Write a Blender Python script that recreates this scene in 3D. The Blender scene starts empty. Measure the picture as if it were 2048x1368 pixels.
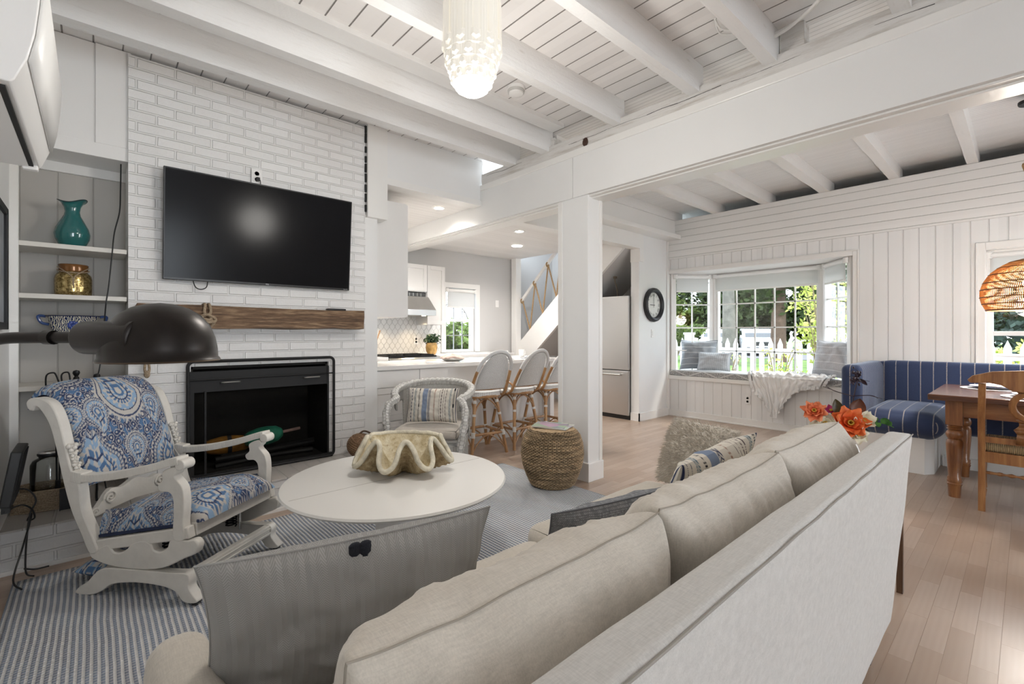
import bpy, math, random
from mathutils import Vector, Matrix, noise as mnoise

# ------------------------------------------------------------------ camera, world, light, exposure
SC = bpy.context.scene
COL = SC.collection
R = math.radians

cam_data = bpy.data.cameras.new('camera')
cam_data.sensor_width = 36.0
cam_data.lens = 930.0 / 2048.0 * 36.0
cam_data.shift_y = -17.0 / 2048.0
cam_data.clip_start = 0.02
cam_data.clip_end = 300.0
cam = bpy.data.objects.new('camera', cam_data)
COL.objects.link(cam)
cam.location = (0.0, 0.0, 1.22)
cam.rotation_euler = (R(90), 0.0, R(-42))
SC.camera = cam

world = bpy.data.worlds.new('overcast_sky')
SC.world = world
world.use_nodes = True
_bg = world.node_tree.nodes['Background']
_bg.inputs['Color'].default_value = (0.80, 0.90, 1.0, 1.0)
_bg.inputs['Strength'].default_value = 5.0

SC.view_settings.view_transform = 'Standard'
SC.view_settings.look = 'None'
SC.view_settings.gamma = 1.0
SC.view_settings.use_curve_mapping = False
SC.view_settings.exposure = 0.57
SC.cycles.max_bounces = 10
SC.cycles.diffuse_bounces = 6
SC.cycles.glossy_bounces = 3
SC.cycles.transmission_bounces = 6
SC.cycles.transparent_max_bounces = 12
SC.cycles.caustics_reflective = False
SC.cycles.caustics_refractive = False
SC.cycles.sample_clamp_indirect = 6.0


def area_light(name, loc, rot, sx, sy, power, color=(1, 1, 1)):
    l = bpy.data.lights.new(name, 'AREA')
    l.shape = 'RECTANGLE'
    l.size, l.size_y = sx, sy
    l.energy = power
    l.color = color
    o = bpy.data.objects.new(name, l)
    COL.objects.link(o)
    o.location = loc
    o.rotation_euler = rot
    return o


# added fill lights outside two invented glazed doors, behind and right of the camera
area_light('added_fill_rear', (0.9, -6.7, 1.25), (R(90), 0, 0), 1.8, 2.3, 70, (0.90, 0.95, 1.0))
area_light('added_fill_side', (6.75, -2.4, 1.25), (0, R(90), 0), 2.2, 1.7, 120, (0.90, 0.95, 1.0))
sun_data = bpy.data.lights.new('sun', 'SUN')
sun_data.energy = 2.2
sun_data.angle = R(6)
sun_data.color = (1.0, 0.96, 0.88)
sun = bpy.data.objects.new('sun', sun_data)
COL.objects.link(sun)
sun.rotation_euler = (R(38), R(28), R(0))


# ------------------------------------------------------------------ object helpers
def tag(o, label=None, cat=None, group=None, kind=None):
    if label: o['label'] = label
    if cat: o['category'] = cat
    if group: o['group'] = group
    if kind: o['kind'] = kind
    return o


def thing(name, label, cat, loc=(0, 0, 0), rotz=0.0, group=None, kind=None):
    o = bpy.data.objects.new(name, None)
    o.empty_display_size = 0.1
    COL.objects.link(o)
    o.location = loc
    o.rotation_euler = (0, 0, rotz)
    return tag(o, label, cat, group, kind)


def dup(root, loc=None, rotz=None, label=None, group=None, parent=None):
    """a thing copied with its parts and sub-parts (mesh data shared)"""
    c = root.copy()
    COL.objects.link(c)
    if parent is not None: c.parent = parent
    if loc is not None: c.location = loc
    if rotz is not None: c.rotation_euler = (0, 0, rotz)
    if label: c['label'] = label
    if group: c['group'] = group
    for ch in list(root.children):
        dup(ch, parent=c)
    return c


class MB:
    """collects shapes and links them as ONE mesh object"""
    def __init__(s):
        s.v, s.f, s.uv, s.col = [], [], {}, {}

    def mark(s): return len(s.v)

    def xf(s, i0, m):
        for i in range(i0, len(s.v)):
            s.v[i] = tuple(m @ Vector(s.v[i]))
        return s

    def box(s, x0, x1, y0, y1, z0, z1):
        i = len(s.v)
        s.v += [(x0, y0, z0), (x1, y0, z0), (x1, y1, z0), (x0, y1, z0), (x0, y0, z1), (x1, y0, z1), (x1, y1, z1), (x0, y1, z1)]
        s.f += [(i, i+3, i+2, i+1), (i+4, i+5, i+6, i+7), (i, i+1, i+5, i+4), (i+1, i+2, i+6, i+5), (i+2, i+3, i+7, i+6), (i+3, i, i+4, i+7)]
        return s

    def bar(s, p0, p1, w, h, up=(0, 0, 1)):
        """rectangular bar from p0 to p1; w across, h along up"""
        p0, p1 = Vector(p0), Vector(p1)
        d = (p1 - p0).normalized()
        u = Vector(up)
        r = d.cross(u)
        if r.length < 1e-5: r = d.cross(Vector((1, 0, 0)))
        r.normalize(); u = r.cross(d).normalized()
        i = len(s.v)
        for p in (p0, p1):
            for a, b in ((-1, -1), (1, -1), (1, 1), (-1, 1)):
                s.v.append(tuple(p + r * (a * w / 2) + u * (b * h / 2)))
        s.f += [(i, i+1, i+2, i+3), (i+7, i+6, i+5, i+4)]
        for k in range(4):
            j = (k + 1) % 4
            s.f.append((i+k, i+4+k, i+4+j, i+j))
        return s

    def prism(s, poly, axis, a, b):
        """polygon extruded along axis 'x','y','z' from a to b; poly gives the two other coordinates in xyz order"""
        n = len(poly); i = len(s.v)
        for t in (a, b):
            for p, q in poly:
                s.v.append({'x': (t, p, q), 'y': (p, t, q), 'z': (p, q, t)}[axis])
        s.f.append(tuple(range(i + n - 1, i - 1, -1)))
        s.f.append(tuple(range(i + n, i + 2 * n)))
        for k in range(n):
            j = (k + 1) % n
            s.f.append((i+k, i+j, i+n+j, i+n+k))
        return s

    def tube(s, pts, r, n=8, closed=False, cap=True):
        pts = [Vector(p) for p in pts]
        m = len(pts)
        rs = r if isinstance(r, (list, tuple)) else [r] * m
        i0 = len(s.v)
        prev = None
        for k, p in enumerate(pts):
            if closed: t = pts[(k+1) % m] - pts[k-1]
            else: t = pts[min(k+1, m-1)] - pts[max(k-1, 0)]
            if t.length < 1e-9: t = Vector((0, 0, 1))
            t.normalize()
            if prev is None:
                a = Vector((0, 0, 1)) if abs(t.z) < 0.9 else Vector((1, 0, 0))
                nx = t.cross(a).normalized()
            else:
                nx = prev - t * prev.dot(t)
                if nx.length < 1e-6: nx = t.orthogonal()
                nx.normalize()
            prev = nx
            ny = t.cross(nx)
            for q in range(n):
                an = 2 * math.pi * q / n
                s.v.append(tuple(p + (nx * math.cos(an) + ny * math.sin(an)) * rs[k]))
        for k in range(m if closed else m - 1):
            a, b = i0 + k * n, i0 + ((k + 1) % m) * n
            for q in range(n):
                w = (q + 1) % n
                s.f.append((a+q, a+w, b+w, b+q))
        if cap and not closed:
            s.f.append(tuple(range(i0 + n - 1, i0 - 1, -1)))
            s.f.append(tuple(range(i0 + (m-1) * n, i0 + m * n)))
        return s

    def lathe(s, prof, n=24, c=(0, 0, 0), cap=True, wob=None):
        i0 = len(s.v); m = len(prof)
        for k, (r, z) in enumerate(prof):
            for q in range(n):
                an = 2 * math.pi * q / n
                rr = r if wob is None else wob(r, z, an)
                s.v.append((c[0] + rr * math.cos(an), c[1] + rr * math.sin(an), c[2] + z))
        for k in range(m - 1):
            for q in range(n):
                w = (q + 1) % n
                a, b = i0 + k * n, i0 + (k + 1) * n
                s.f.append((a+q, a+w, b+w, b+q))
        if cap:
            if prof[0][0] > 1e-6: s.f.append(tuple(range(i0 + n - 1, i0 - 1, -1)))
            if prof[-1][0] > 1e-6: s.f.append(tuple(range(i0 + (m-1)*n, i0 + m*n)))
        return s

    def grid(s, fn, nu, nv, cu=False, cv=False, uv=True, col=None):
        """fn(u,v)->xyz for u,v in 0..1"""
        i0 = len(s.v)
        mu, mv = nu if cu else nu + 1, nv if cv else nv + 1
        for a in range(mu):
            for b in range(mv):
                u, w = a / nu, b / nv
                if uv: s.uv[len(s.v)] = (u, w)
                if col: s.col[len(s.v)] = col(u, w)
                s.v.append(tuple(fn(u, w)))
        for a in range(nu):
            for b in range(nv):
                a2, b2 = (a + 1) % mu, (b + 1) % mv
                s.f.append((i0 + a*mv + b, i0 + a2*mv + b, i0 + a2*mv + b2, i0 + a*mv + b2))
        return s

    def ball(s, c, r, nu=12, nv=8, sc=(1, 1, 1)):
        i0 = len(s.v)
        for a in range(nu):
            for b in range(1, nv):
                th, ph = 2*math.pi*a/nu, math.pi*b/nv
                s.v.append((c[0]+r*sc[0]*math.sin(ph)*math.cos(th), c[1]+r*sc[1]*math.sin(ph)*math.sin(th), c[2]-r*sc[2]*math.cos(ph)))
        lo = len(s.v); s.v.append((c[0], c[1], c[2]-r*sc[2])); s.v.append((c[0], c[1], c[2]+r*sc[2]))
        m = nv - 1
        for a in range(nu):
            a2 = (a + 1) % nu
            for b in range(m - 1):
                s.f.append((i0+a*m+b, i0+a2*m+b, i0+a2*m+b+1, i0+a*m+b+1))
            s.f.append((lo, i0+a2*m, i0+a*m))
            s.f.append((lo+1, i0+a*m+m-1, i0+a2*m+m-1))
        return s

    def pillow(s, w, h, t, n=20, pinch=0.06, p=2.6, wr=0.0, seed=0, m=None, crease=0.0, col=None, nz=None):
        """knife-edged cushion in the xz plane, thickness along y, centred"""
        i0 = len(s.v)
        for side in (1, -1):
            j0 = len(s.v)
            def fn(u, v):
                a, b = 2*u-1, 2*v-1
                x = a * w/2 * (1 - pinch * (1 - b*b))
                z = b * h/2 * (1 - pinch * (1 - a*a))
                k = max(0.0, (1-abs(a)**p)) * max(0.0, (1-abs(b)**p))
                d = t/2 * k ** 0.55
                if wr:
                    q = mnoise.noise(Vector((a*3+seed, b*3, seed*1.7+side))) + .5*mnoise.noise(Vector((a*8+seed, b*5, seed+side*3)))
                    d += wr * q * min(1, 3*k)
                if crease:
                    d += crease * math.sin(a*14 + 3*b + seed) * math.exp(-((1-abs(b))*3)) * min(1, 4*k)
                return (x, side * d, z)
            s.grid(fn, n, nz or n, col=col)
            if side == -1:
                # turn the back faces the right way round
                nf = n * (nz or n)
                s.f[-nf:] = [tuple(reversed(q)) for q in s.f[-nf:]]
        if m is not None: s.xf(i0, m)
        return s

    def rbox(s, x0, x1, y0, y1, z0, z1, r=0.05, n=14, puff=0.0, e=5.0, wr=0.0, seed=0):
        """soft rounded block (superellipsoid blend), for upholstery"""
        cx, cy, cz = (x0+x1)/2, (y0+y1)/2, (z0+z1)/2
        hx, hy, hz = (x1-x0)/2, (y1-y0)/2, (z1-z0)/2
        def face(ax, sg):
            def fn(u, v):
                a, b = 2*u-1, 2*v-1
                # denser sampling near the edges
                a = math.copysign(abs(a)**0.75, a); b = math.copysign(abs(b)**0.75, b)
                q = [0, 0, 0]
                q[ax] = sg; q[(ax+1) % 3] = a; q[(ax+2) % 3] = b
                P = [q[0]*hx, q[1]*hy, q[2]*hz]
                H = [hx, hy, hz]
                rr = [min(r, h) for h in H]
                inner = [max(-(H[k]-rr[k]), min(H[k]-rr[k], P[k])) for k in range(3)]
                d = [P[k]-inner[k] for k in range(3)]
                L = math.sqrt(sum((d[k]/max(rr[k], 1e-6))**2 for k in range(3)))
                if L > 1e-9: P = [inner[k] + d[k]/L for k in range(3)]
                if puff:
                    P[ax] += sg * puff * (1-a*a) * (1-b*b)
                if wr:
                    o = wr * mnoise.noise(Vector((P[0]*6+seed, P[1]*6, P[2]*6+seed)))
                    P[ax] += sg * o
                return (cx+P[0], cy+P[1], cz+P[2])
            i0 = len(s.f)
            s.grid(fn, n, n)
            if sg < 0: s.f[i0:] = [tuple(reversed(q)) for q in s.f[i0:]]
        for ax in range(3):
            for sg in (1, -1): face(ax, sg)
        return s

    def build(s, name, mat, parent=None, smooth=40, bevel=0.0, seg=2, sub=0, merge=False, solid=0.0):
        me = bpy.data.meshes.new(name)
        me.from_pydata(s.v, [], s.f)
        if s.uv:
            l = me.uv_layers.new(name='UVMap')
            vi = [0] * len(me.loops)
            me.loops.foreach_get('vertex_index', vi)
            buf = []
            for i in vi: buf += s.uv.get(i, (0.0, 0.0))
            l.data.foreach_set('uv', buf)
        if s.col:
            ca = me.color_attributes.new('pattern', 'FLOAT_COLOR', 'POINT')
            buf = []
            for i in range(len(s.v)): buf += tuple(s.col.get(i, (1, 1, 1))) + (1.0,)
            ca.data.foreach_set('color', buf)
        me.materials.append(mat)
        if merge:
            import bmesh
            bm = bmesh.new(); bm.from_mesh(me)
            bmesh.ops.remove_doubles(bm, verts=bm.verts, dist=1e-5)
            bm.to_mesh(me); bm.free()
        if smooth:
            me.polygons.foreach_set('use_smooth', [True] * len(me.polygons))
            me.set_sharp_from_angle(angle=R(smooth))
        me.update()
        o = bpy.data.objects.new(name, me)
        COL.objects.link(o)
        if parent is not None: o.parent = parent
        if bevel:
            b = o.modifiers.new('bevel', 'BEVEL'); b.width = bevel; b.segments = seg; b.limit_method = 'ANGLE'; b.angle_limit = R(40)
        if solid:
            q = o.modifiers.new('solid', 'SOLIDIFY'); q.thickness = solid; q.offset = 0
        if sub:
            q = o.modifiers.new('sub', 'SUBSURF'); q.levels = sub; q.render_levels = sub
        return o


def struct(name, mb, mat, parent=None, **k):
    o = mb.build(name, mat, parent, **k)
    if parent is None: o['kind'] = 'structure'
    return o


def curve_pts(pts, n=8, closed=False):
    """Catmull-Rom through pts"""
    P = [Vector(p) for p in pts]; m = len(P); out = []
    for k in range(m if closed else m - 1):
        if closed: a, b, c, d = P[k-1], P[k], P[(k+1) % m], P[(k+2) % m]
        else: a, b, c, d = P[max(k-1, 0)], P[k], P[k+1], P[min(k+2, m-1)]
        for j in range(n):
            t = j / n
            out.append(0.5 * ((2*b) + (c-a)*t + (2*a-5*b+4*c-d)*t*t + (3*b-a-3*c+d)*t**3))
    if not closed: out.append(P[-1])
    return out


# ------------------------------------------------------------------ materials
class NT:
    def __init__(s, name):
        s.m = bpy.data.materials.new(name); s.m.use_nodes = True
        s.t = s.m.node_tree
        s.p = s.t.nodes['Principled BSDF']; s.out = s.t.nodes['Material Output']
    def n(s, typ, ins=None, **attr):
        q = s.t.nodes.new(typ)
        for k, v in attr.items(): setattr(q, k, v)
        for k, v in (ins or {}).items(): s.set(q.inputs[k], v)
        return q
    def set(s, sock, v):
        if isinstance(v, bpy.types.NodeSocket): s.t.links.new(v, sock)
        elif isinstance(v, bpy.types.Node): s.t.links.new(v.outputs[0], sock)
        else:
            if hasattr(sock, 'default_value') and isinstance(v, (tuple, list)) and len(v) == 3 and sock.type == 'RGBA': v = (*v, 1.0)
            sock.default_value = v
    def math(s, op, a, b=None, c=None):
        q = s.n('ShaderNodeMath', operation=op)
        s.set(q.inputs[0], a)
        if b is not None: s.set(q.inputs[1], b)
        if c is not None: s.set(q.inputs[2], c)
        return q.outputs[0]
    def mix(s, f, a, b, blend='MIX'):
        q = s.n('ShaderNodeMix', data_type='RGBA', blend_type=blend)
        s.set(q.inputs[0], f); s.set(q.inputs[6], a); s.set(q.inputs[7], b)
        return q.outputs[2]
    def ramp(s, f, stops, interp='LINEAR'):
        q = s.n('ShaderNodeValToRGB'); q.color_ramp.interpolation = interp
        e = q.color_ramp.elements
        while len(e) < len(stops): e.new(0.5)
        for k, (p, c) in enumerate(stops):
            e[k].position = p; e[k].color = (*c, 1.0) if len(c) == 3 else c
        s.set(q.inputs[0], f)
        return q.outputs[0]
    def coord(s, which='Object'): return s.n('ShaderNodeTexCoord').outputs[which]
    def xyz(s, c): 
        q = s.n('ShaderNodeSeparateXYZ'); s.set(q.inputs[0], c); return q.outputs
    def comb(s, x=0.0, y=0.0, z=0.0):
        q = s.n('ShaderNodeCombineXYZ'); s.set(q.inputs[0], x); s.set(q.inputs[1], y); s.set(q.inputs[2], z); return q.outputs[0]
    def noise(s, c, scale, detail=4.0, rough=0.55, out=0):
        return s.n('ShaderNodeTexNoise', {'Vector': c, 'Scale': scale, 'Detail': detail, 'Roughness': rough}).outputs[out]
    def mapping(s, c, scale=(1, 1, 1), rot=(0, 0, 0), loc=(0, 0, 0)):
        return s.n('ShaderNodeMapping', {'Vector': c, 'Scale': scale, 'Rotation': rot, 'Location': loc}).outputs[0]
    def bump(s, h, dist=0.002, strength=1.0):
        q = s.n('ShaderNodeBump', {'Height': h, 'Distance': dist, 'Strength': strength})
        s.set(s.p.inputs['Normal'], q.outputs[0]); return q.outputs[0]
    def base(s, col=None, rough=None, metal=None, spec=None):
        if col is not None: s.set(s.p.inputs['Base Color'], col)
        if rough is not None: s.set(s.p.inputs['Roughness'], rough)
        if metal is not None: s.set(s.p.inputs['Metallic'], metal)
        if spec is not None: s.set(s.p.inputs['Specular IOR Level'], spec)
        return s
    def groove(s, x, period, width):
        """1 in a groove of the given width, repeating along x"""
        fr = s.math('FRACT', s.math('DIVIDE', x, period))
        d = s.math('MULTIPLY', s.math('ABSOLUTE', s.math('SUBTRACT', fr, 0.5)), 2.0)
        q = s.n('ShaderNodeMapRange', {'Value': d, 'From Min': 1.0 - 2*width/period, 'From Max': 1.0 - width/period})
        return q.outputs[0]


def plain(name, col, rough=0.5, metal=0.0, spec=0.5, var=0.0, vscale=20.0, bump=0.0, bscale=60.0, coat=0.0, sheen=0.0):
    a = NT(name)
    a.base(col, rough, metal, spec)
    if var:
        nz = a.noise(a.coord(), vscale)
        lo = tuple(max(0, c*(1-var)) for c in col); hi = tuple(min(1, c*(1+var)) for c in col)
        a.base(a.ramp(nz, [(0.3, lo), (0.7, hi)]))
    if bump: a.bump(a.noise(a.coord(), bscale, 3), bump)
    if coat: a.p.inputs['Coat Weight'].default_value = coat; a.p.inputs['Coat Roughness'].default_value = 0.1
    if sheen: a.p.inputs['Sheen Weight'].default_value = sheen
    return a.m


WHITE = (0.80, 0.80, 0.795)


def m_paint(name, col=WHITE, rough=0.45):
    a = NT(name)
    nz = a.noise(a.coord(), 3.0, 3)
    a.base(a.mix(nz, tuple(c*0.97 for c in col), tuple(min(1, c*1.02) for c in col)), rough)
    a.bump(a.noise(a.coord(), 140, 2), 0.0006, 0.5)
    return a.m


def m_boards(name, axis, period, width, col=WHITE, groovecol=(0.30, 0.28, 0.26), rough=0.45, worn=0.0, depth=0.004, soft=0.6):
    """painted boards with grooves repeating along one object axis"""
    a = NT(name)
    c = a.coord(); xs = a.xyz(c)
    x = xs['XYZ'.index(axis)]
    g = a.groove(x, period, width)
    cell = a.math('FLOOR', a.math('ADD', a.math('DIVIDE', x, period), 0.5))
    wn = a.n('ShaderNodeTexWhiteNoise', {'W': cell}, noise_dimensions='1D').outputs[0]
    base = a.mix(wn, tuple(k*0.965 for k in col), tuple(min(1, k*1.02) for k in col))
    if worn:
        st = a.noise(a.mapping(c, {'X': (3, 22, 22), 'Y': (22, 3, 22), 'Z': (22, 22, 3)}[axis]), 2.2, 6, 0.7)
        base = a.mix(a.math('MULTIPLY', a.ramp(st, [(0.60, (0, 0, 0)), (0.78, (1, 1, 1))]), worn), base, (0.48, 0.43, 0.38))
    a.base(a.mix(a.math('MULTIPLY', g, soft), base, groovecol), rough)
    a.bump(a.math('SUBTRACT', 1.0, g), depth)
    return a.m


def m_oldbeam(name, dark=0.5, axis='X', col=(0.79, 0.785, 0.78), lo=0.56):
    """rough whitewashed timber"""
    a = NT(name)
    c = a.coord()
    sc = {'X': (1.2, 14, 14), 'Y': (14, 1.2, 14)}[axis]
    st = a.noise(a.mapping(c, sc), 2.4, 7, 0.72)
    kn = a.n('ShaderNodeTexVoronoi', {'Vector': a.mapping(c, {'X': (1.6, 5, 5), 'Y': (5, 1.6, 5)}[axis]), 'Scale': 1.4}).outputs['Distance']
    f = a.math('MULTIPLY', a.ramp(st, [(lo, (0, 0, 0)), (0.80, (1, 1, 1))]), dark)
    k2 = a.math('MULTIPLY', a.ramp(kn, [(0.0, (1, 1, 1)), (0.075, (0, 0, 0))]), dark)
    base = a.mix(a.noise(c, 2.0, 2), tuple(k*0.95 for k in col), col)
    base = a.mix(f, base, (0.42, 0.37, 0.32))
    base = a.mix(k2, base, (0.34, 0.28, 0.23))
    a.base(base, 0.55)
    a.bump(a.math('ADD', st, a.math('MULTIPLY', a.noise(c, 45, 3), 0.4)), 0.006, 0.7)
    return a.m


def m_brick(name, swap, col=(0.79, 0.785, 0.78), bw=0.205, bh=0.068, mortar=0.008, dirt=0.15):
    """painted brickwork; swap 'XZ' or 'YZ' says the wall's plane"""
    a = NT(name)
    c = a.coord(); s = a.xyz(c)
    wob = a.noise(c, 5.0, 3)
    hx = a.math('ADD', s[0] if swap[0] == 'X' else s[1], a.math('MULTIPLY', a.math('SUBTRACT', wob, 0.5), 0.012))
    hz = a.math('ADD', s[2] if swap[1] == 'Z' else s[1], a.math('MULTIPLY', a.math('SUBTRACT', a.noise(c, 4.0, 2), 0.5), 0.010))
    b = a.n('ShaderNodeTexBrick', {'Vector': a.comb(hx, hz, 0.0), 'Scale': 1.0, 'Mortar Size': mortar, 'Mortar Smooth': 0.45, 'Brick Width': bw, 'Row Height': bh,
            'Color1': (0.0, 0, 0), 'Color2': (1.0, 1, 1), 'Mortar': (0.5, 0.5, 0.5)})
    cell = b.outputs['Color']
    base = a.mix(cell, tuple(k*0.955 for k in col), tuple(min(1, k*1.02) for k in col))
    base = a.mix(a.math('MULTIPLY', b.outputs['Fac'], 0.13), base, (0.54, 0.525, 0.50))
    sp = a.ramp(a.noise(c, 38, 5, 0.7), [(0.66, (0, 0, 0)), (0.76, (1, 1, 1))])
    base = a.mix(a.math('MULTIPLY', sp, dirt), base, (0.35, 0.31, 0.28))
    a.base(base, 0.5)
    h = a.math('ADD', a.math('MULTIPLY', a.math('SUBTRACT', 1.0, b.outputs['Fac']), 1.0), a.math('MULTIPLY', a.noise(c, 60, 4, 0.7), 0.35))
    h = a.math('ADD', h, a.math('MULTIPLY', a.xyz(cell)[0], 0.25))
    a.bump(h, 0.009, 0.8)
    return a.m


def m_floor():
    a = NT('oak_laminate_strips')
    c = a.coord(); s = a.xyz(c)
    b = a.n('ShaderNodeTexBrick', {'Vector': a.comb(s[0], s[1], 0.0), 'Scale': 1.0, 'Mortar Size': 0.0011, 'Mortar Smooth': 0.3, 'Brick Width': 0.40, 'Row Height': 0.072,
            'Color1': (0, 0, 0), 'Color2': (1, 1, 1), 'Mortar': (0.5, 0.5, 0.5)}, offset=0.37, offset_frequency=2)
    cell = a.xyz(b.outputs['Color'])[0]
    off = a.math('MULTIPLY', cell, 17.0)
    gr = a.noise(a.comb(a.math('ADD', a.math('MULTIPLY', s[0], 2.2), off), a.math('ADD', a.math('MULTIPLY', s[1], 26.0), off), 0.0), 1.6, 6, 0.62)
    rings = a.n('ShaderNodeTexWave', {'Vector': a.comb(a.math('ADD', a.math('MULTIPLY', s[0], 1.1), off), a.math('ADD', a.math('MULTIPLY', s[1], 9.0), off), 0.0), 'Scale': 1.5, 'Distortion': 5.0, 'Detail': 2.0, 'Detail Scale': 0.7}, wave_type='RINGS').outputs[0]
    base = a.ramp(cell, [(0.0, (0.39, 0.285, 0.215)), (0.5, (0.45, 0.345, 0.27)), (1.0, (0.51, 0.405, 0.33))])
    base = a.mix(a.math('MULTIPLY', gr, 0.35), base, (0.38, 0.265, 0.19))
    base = a.mix(a.math('MULTIPLY', rings, 0.16), base, (0.36, 0.245, 0.17))
    base = a.mix(a.math('MULTIPLY', b.outputs['Fac'], 0.5), base, (0.30, 0.19, 0.12))
    a.base(base, a.math('ADD', 0.27, a.math('MULTIPLY', gr, 0.1)), 0.0, 0.5)
    a.bump(a.math('SUBTRACT', 1.0, b.outputs['Fac']), 0.0006)
    return a.m


def m_rug():
    a = NT('blue_white_woven_rug')
    c = a.coord(); s = a.xyz(c)
    P = 0.021
    row = a.math('FLOOR', a.math('DIVIDE', s[0], P))
    wv = a.math('MULTIPLY', a.math('SUBTRACT', a.noise(c, 3.0, 2), 0.5), 0.012)
    x = a.math('ADD', s[0], wv)
    fx = a.math('FRACT', a.math('DIVIDE', x, P))
    alt = a.math('MULTIPLY', a.math('FLOOR', a.math('DIVIDE', x, P)), 0.5)
    fy = a.math('FRACT', a.math('ADD', a.math('DIVIDE', s[1], 0.017), alt))
    dash = a.math('LESS_THAN', fy, 0.62)
    stripe = a.math('LESS_THAN', fx, 0.54)
    f = a.math('MULTIPLY', stripe, a.math('ADD', 0.62, a.math('MULTIPLY', dash, 0.38)))
    big = a.noise(a.mapping(c, (6, 1.2, 1)), 1.5, 2)
    blue = a.ramp(big, [(0.35, (0.225, 0.24, 0.29)), (0.55, (0.24, 0.285, 0.36)), (0.75, (0.235, 0.245, 0.295))])
    a.base(a.mix(f, (0.64, 0.635, 0.625), blue), 0.95, 0.0, 0.15)
    h = a.math('ADD', a.math('SINE', a.math('MULTIPLY', fx, 6.283)), a.math('MULTIPLY', a.math('SINE', a.math('MULTIPLY', fy, 6.283)), 0.6))
    a.bump(h, 0.003, 0.8)
    return a.m


def m_linen(name, col, scale=420.0, amt=0.10, bump=0.0007):
    a = NT(name)
    c = a.coord(); s = a.xyz(c)
    n1 = a.noise(a.mapping(c, (1.0, 0.12, 1.0)), scale, 2, 0.6)
    n2 = a.noise(a.mapping(c, (0.12, 1.0, 0.12)), scale, 2, 0.6)
    w = a.math('MULTIPLY', a.math('ADD', n1, n2), 0.5)
    a.base(a.ramp(w, [(0.35, tuple(k*(1-amt) for k in col)), (0.65, tuple(min(1, k*(1+amt)) for k in col))]), 0.9, 0.0, 0.2)
    a.p.inputs['Sheen Weight'].default_value = 0.25
    a.bump(w, bump, 0.6)
    return a.m


def m_herring(name, ca, cb, nx=40.0, ny=130.0):
    """herringbone weave on a pillow's uv"""
    a = NT(name)
    u = a.xyz(a.coord('UV'))
    col = a.math('FRACT', a.math('MULTIPLY', u[0], nx))
    tri = a.math('ABSOLUTE', a.math('SUBTRACT', a.math('MULTIPLY', col, 2.0), 1.0))
    st = a.math('FRACT', a.math('ADD', a.math('MULTIPLY', u[1], ny), a.math('MULTIPLY', tri, 2.2)))
    f = a.math('LESS_THAN', st, 0.5)
    band = a.math('LESS_THAN', a.math('FRACT', a.math('MULTIPLY', u[0], nx/2)), 0.5)
    f = a.math('MULTIPLY', f, a.math('ADD', 0.75, a.math('MULTIPLY', band, 0.25)))
    a.base(a.mix(f, ca, cb), 0.92, 0.0, 0.2)
    a.bump(st, 0.0012, 0.6)
    return a.m


def m_wood(name, c1, c2, c3, rough=0.35, axis='X', scale=1.0, coat=0.2, bump=0.0008):
    a = NT(name)
    c = a.coord()
    sc = {'X': (1.5, 16, 16), 'Y': (16, 1.5, 16), 'Z': (16, 16, 1.5)}[axis]
    g = a.noise(a.mapping(c, tuple(k*scale for k in sc)), 2.0, 6, 0.62)
    a.base(a.ramp(g, [(0.3, c1), (0.52, c2), (0.72, c3)]), rough)
    a.bump(g, bump)
    if coat: a.p.inputs['Coat Weight'].default_value = coat; a.p.inputs['Coat Roughness'].default_value = 0.15
    return a.m


def m_weave(name, c1, c2, nu, nv, depth=0.004, gap=None, sep=0.5):
    """basket weave on uv: horizontal strands bulging between uprights"""
    a = NT(name)
    u = a.xyz(a.coord('UV'))
    U = a.math('MULTIPLY', u[0], nu); V = a.math('MULTIPLY', u[1], nv)
    par = a.math('MULTIPLY', a.math('FLOOR', V), 0.5)
    fu = a.math('FRACT', a.math('ADD', U, par)); fv = a.math('FRACT', V)
    bu = a.math('SINE', a.math('MULTIPLY', fu, 3.14159)); bv = a.math('SINE', a.math('MULTIPLY', fv, 3.14159))
    h = a.math('MULTIPLY', a.math('POWER', bu, 0.6), a.math('POWER', bv, 0.6))
    cell = a.n('ShaderNodeTexWhiteNoise', {'Vector': a.comb(a.math('FLOOR', a.math('ADD', U, par)), a.math('FLOOR', V), 0.0)}, noise_dimensions='2D').outputs[0]
    nz = a.noise(a.coord(), 9.0, 3)
    tone = a.math('ADD', a.math('MULTIPLY', cell, sep), a.math('MULTIPLY', nz, 1.0 - sep))
    base = a.ramp(tone, [(0.25, c1), (0.75, c2)])
    base = a.mix(a.ramp(h, [(0.15, (1, 1, 1)), (0.5, (0, 0, 0))]), base, gap if gap else tuple(k*0.3 for k in c1))
    a.base(base, 0.7, 0.0, 0.3)
    a.bump(h, depth, 0.9)
    return a.m


def m_glass(name, tint=(1, 1, 1), refl=0.07):
    """clear pane: straight-through transparency with a mirror-like sheen"""
    a = NT(name)
    t = a.n('ShaderNodeBsdfTransparent', {'Color': tint}); g = a.n('ShaderNodeBsdfGlossy', {'Roughness': 0.02})
    fr = a.n('ShaderNodeFresnel', {'IOR': 1.35})
    f = a.math('ADD', a.math('MULTIPLY', fr.outputs[0], 4.0 * refl), refl * 0.2)
    mx = a.n('ShaderNodeMixShader'); a.set(mx.inputs[0], f); a.t.links.new(t.outputs[0], mx.inputs[1]); a.t.links.new(g.outputs[0], mx.inputs[2])
    a.t.links.new(mx.outputs[0], a.out.inputs[0])
    return a.m


def m_emit(name, col, strength):
    a = NT(name)
    a.p.inputs['Emission Color'].default_value = (*col, 1); a.p.inputs['Emission Strength'].default_value = strength
    a.base(col, 0.4)
    return a.m


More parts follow.
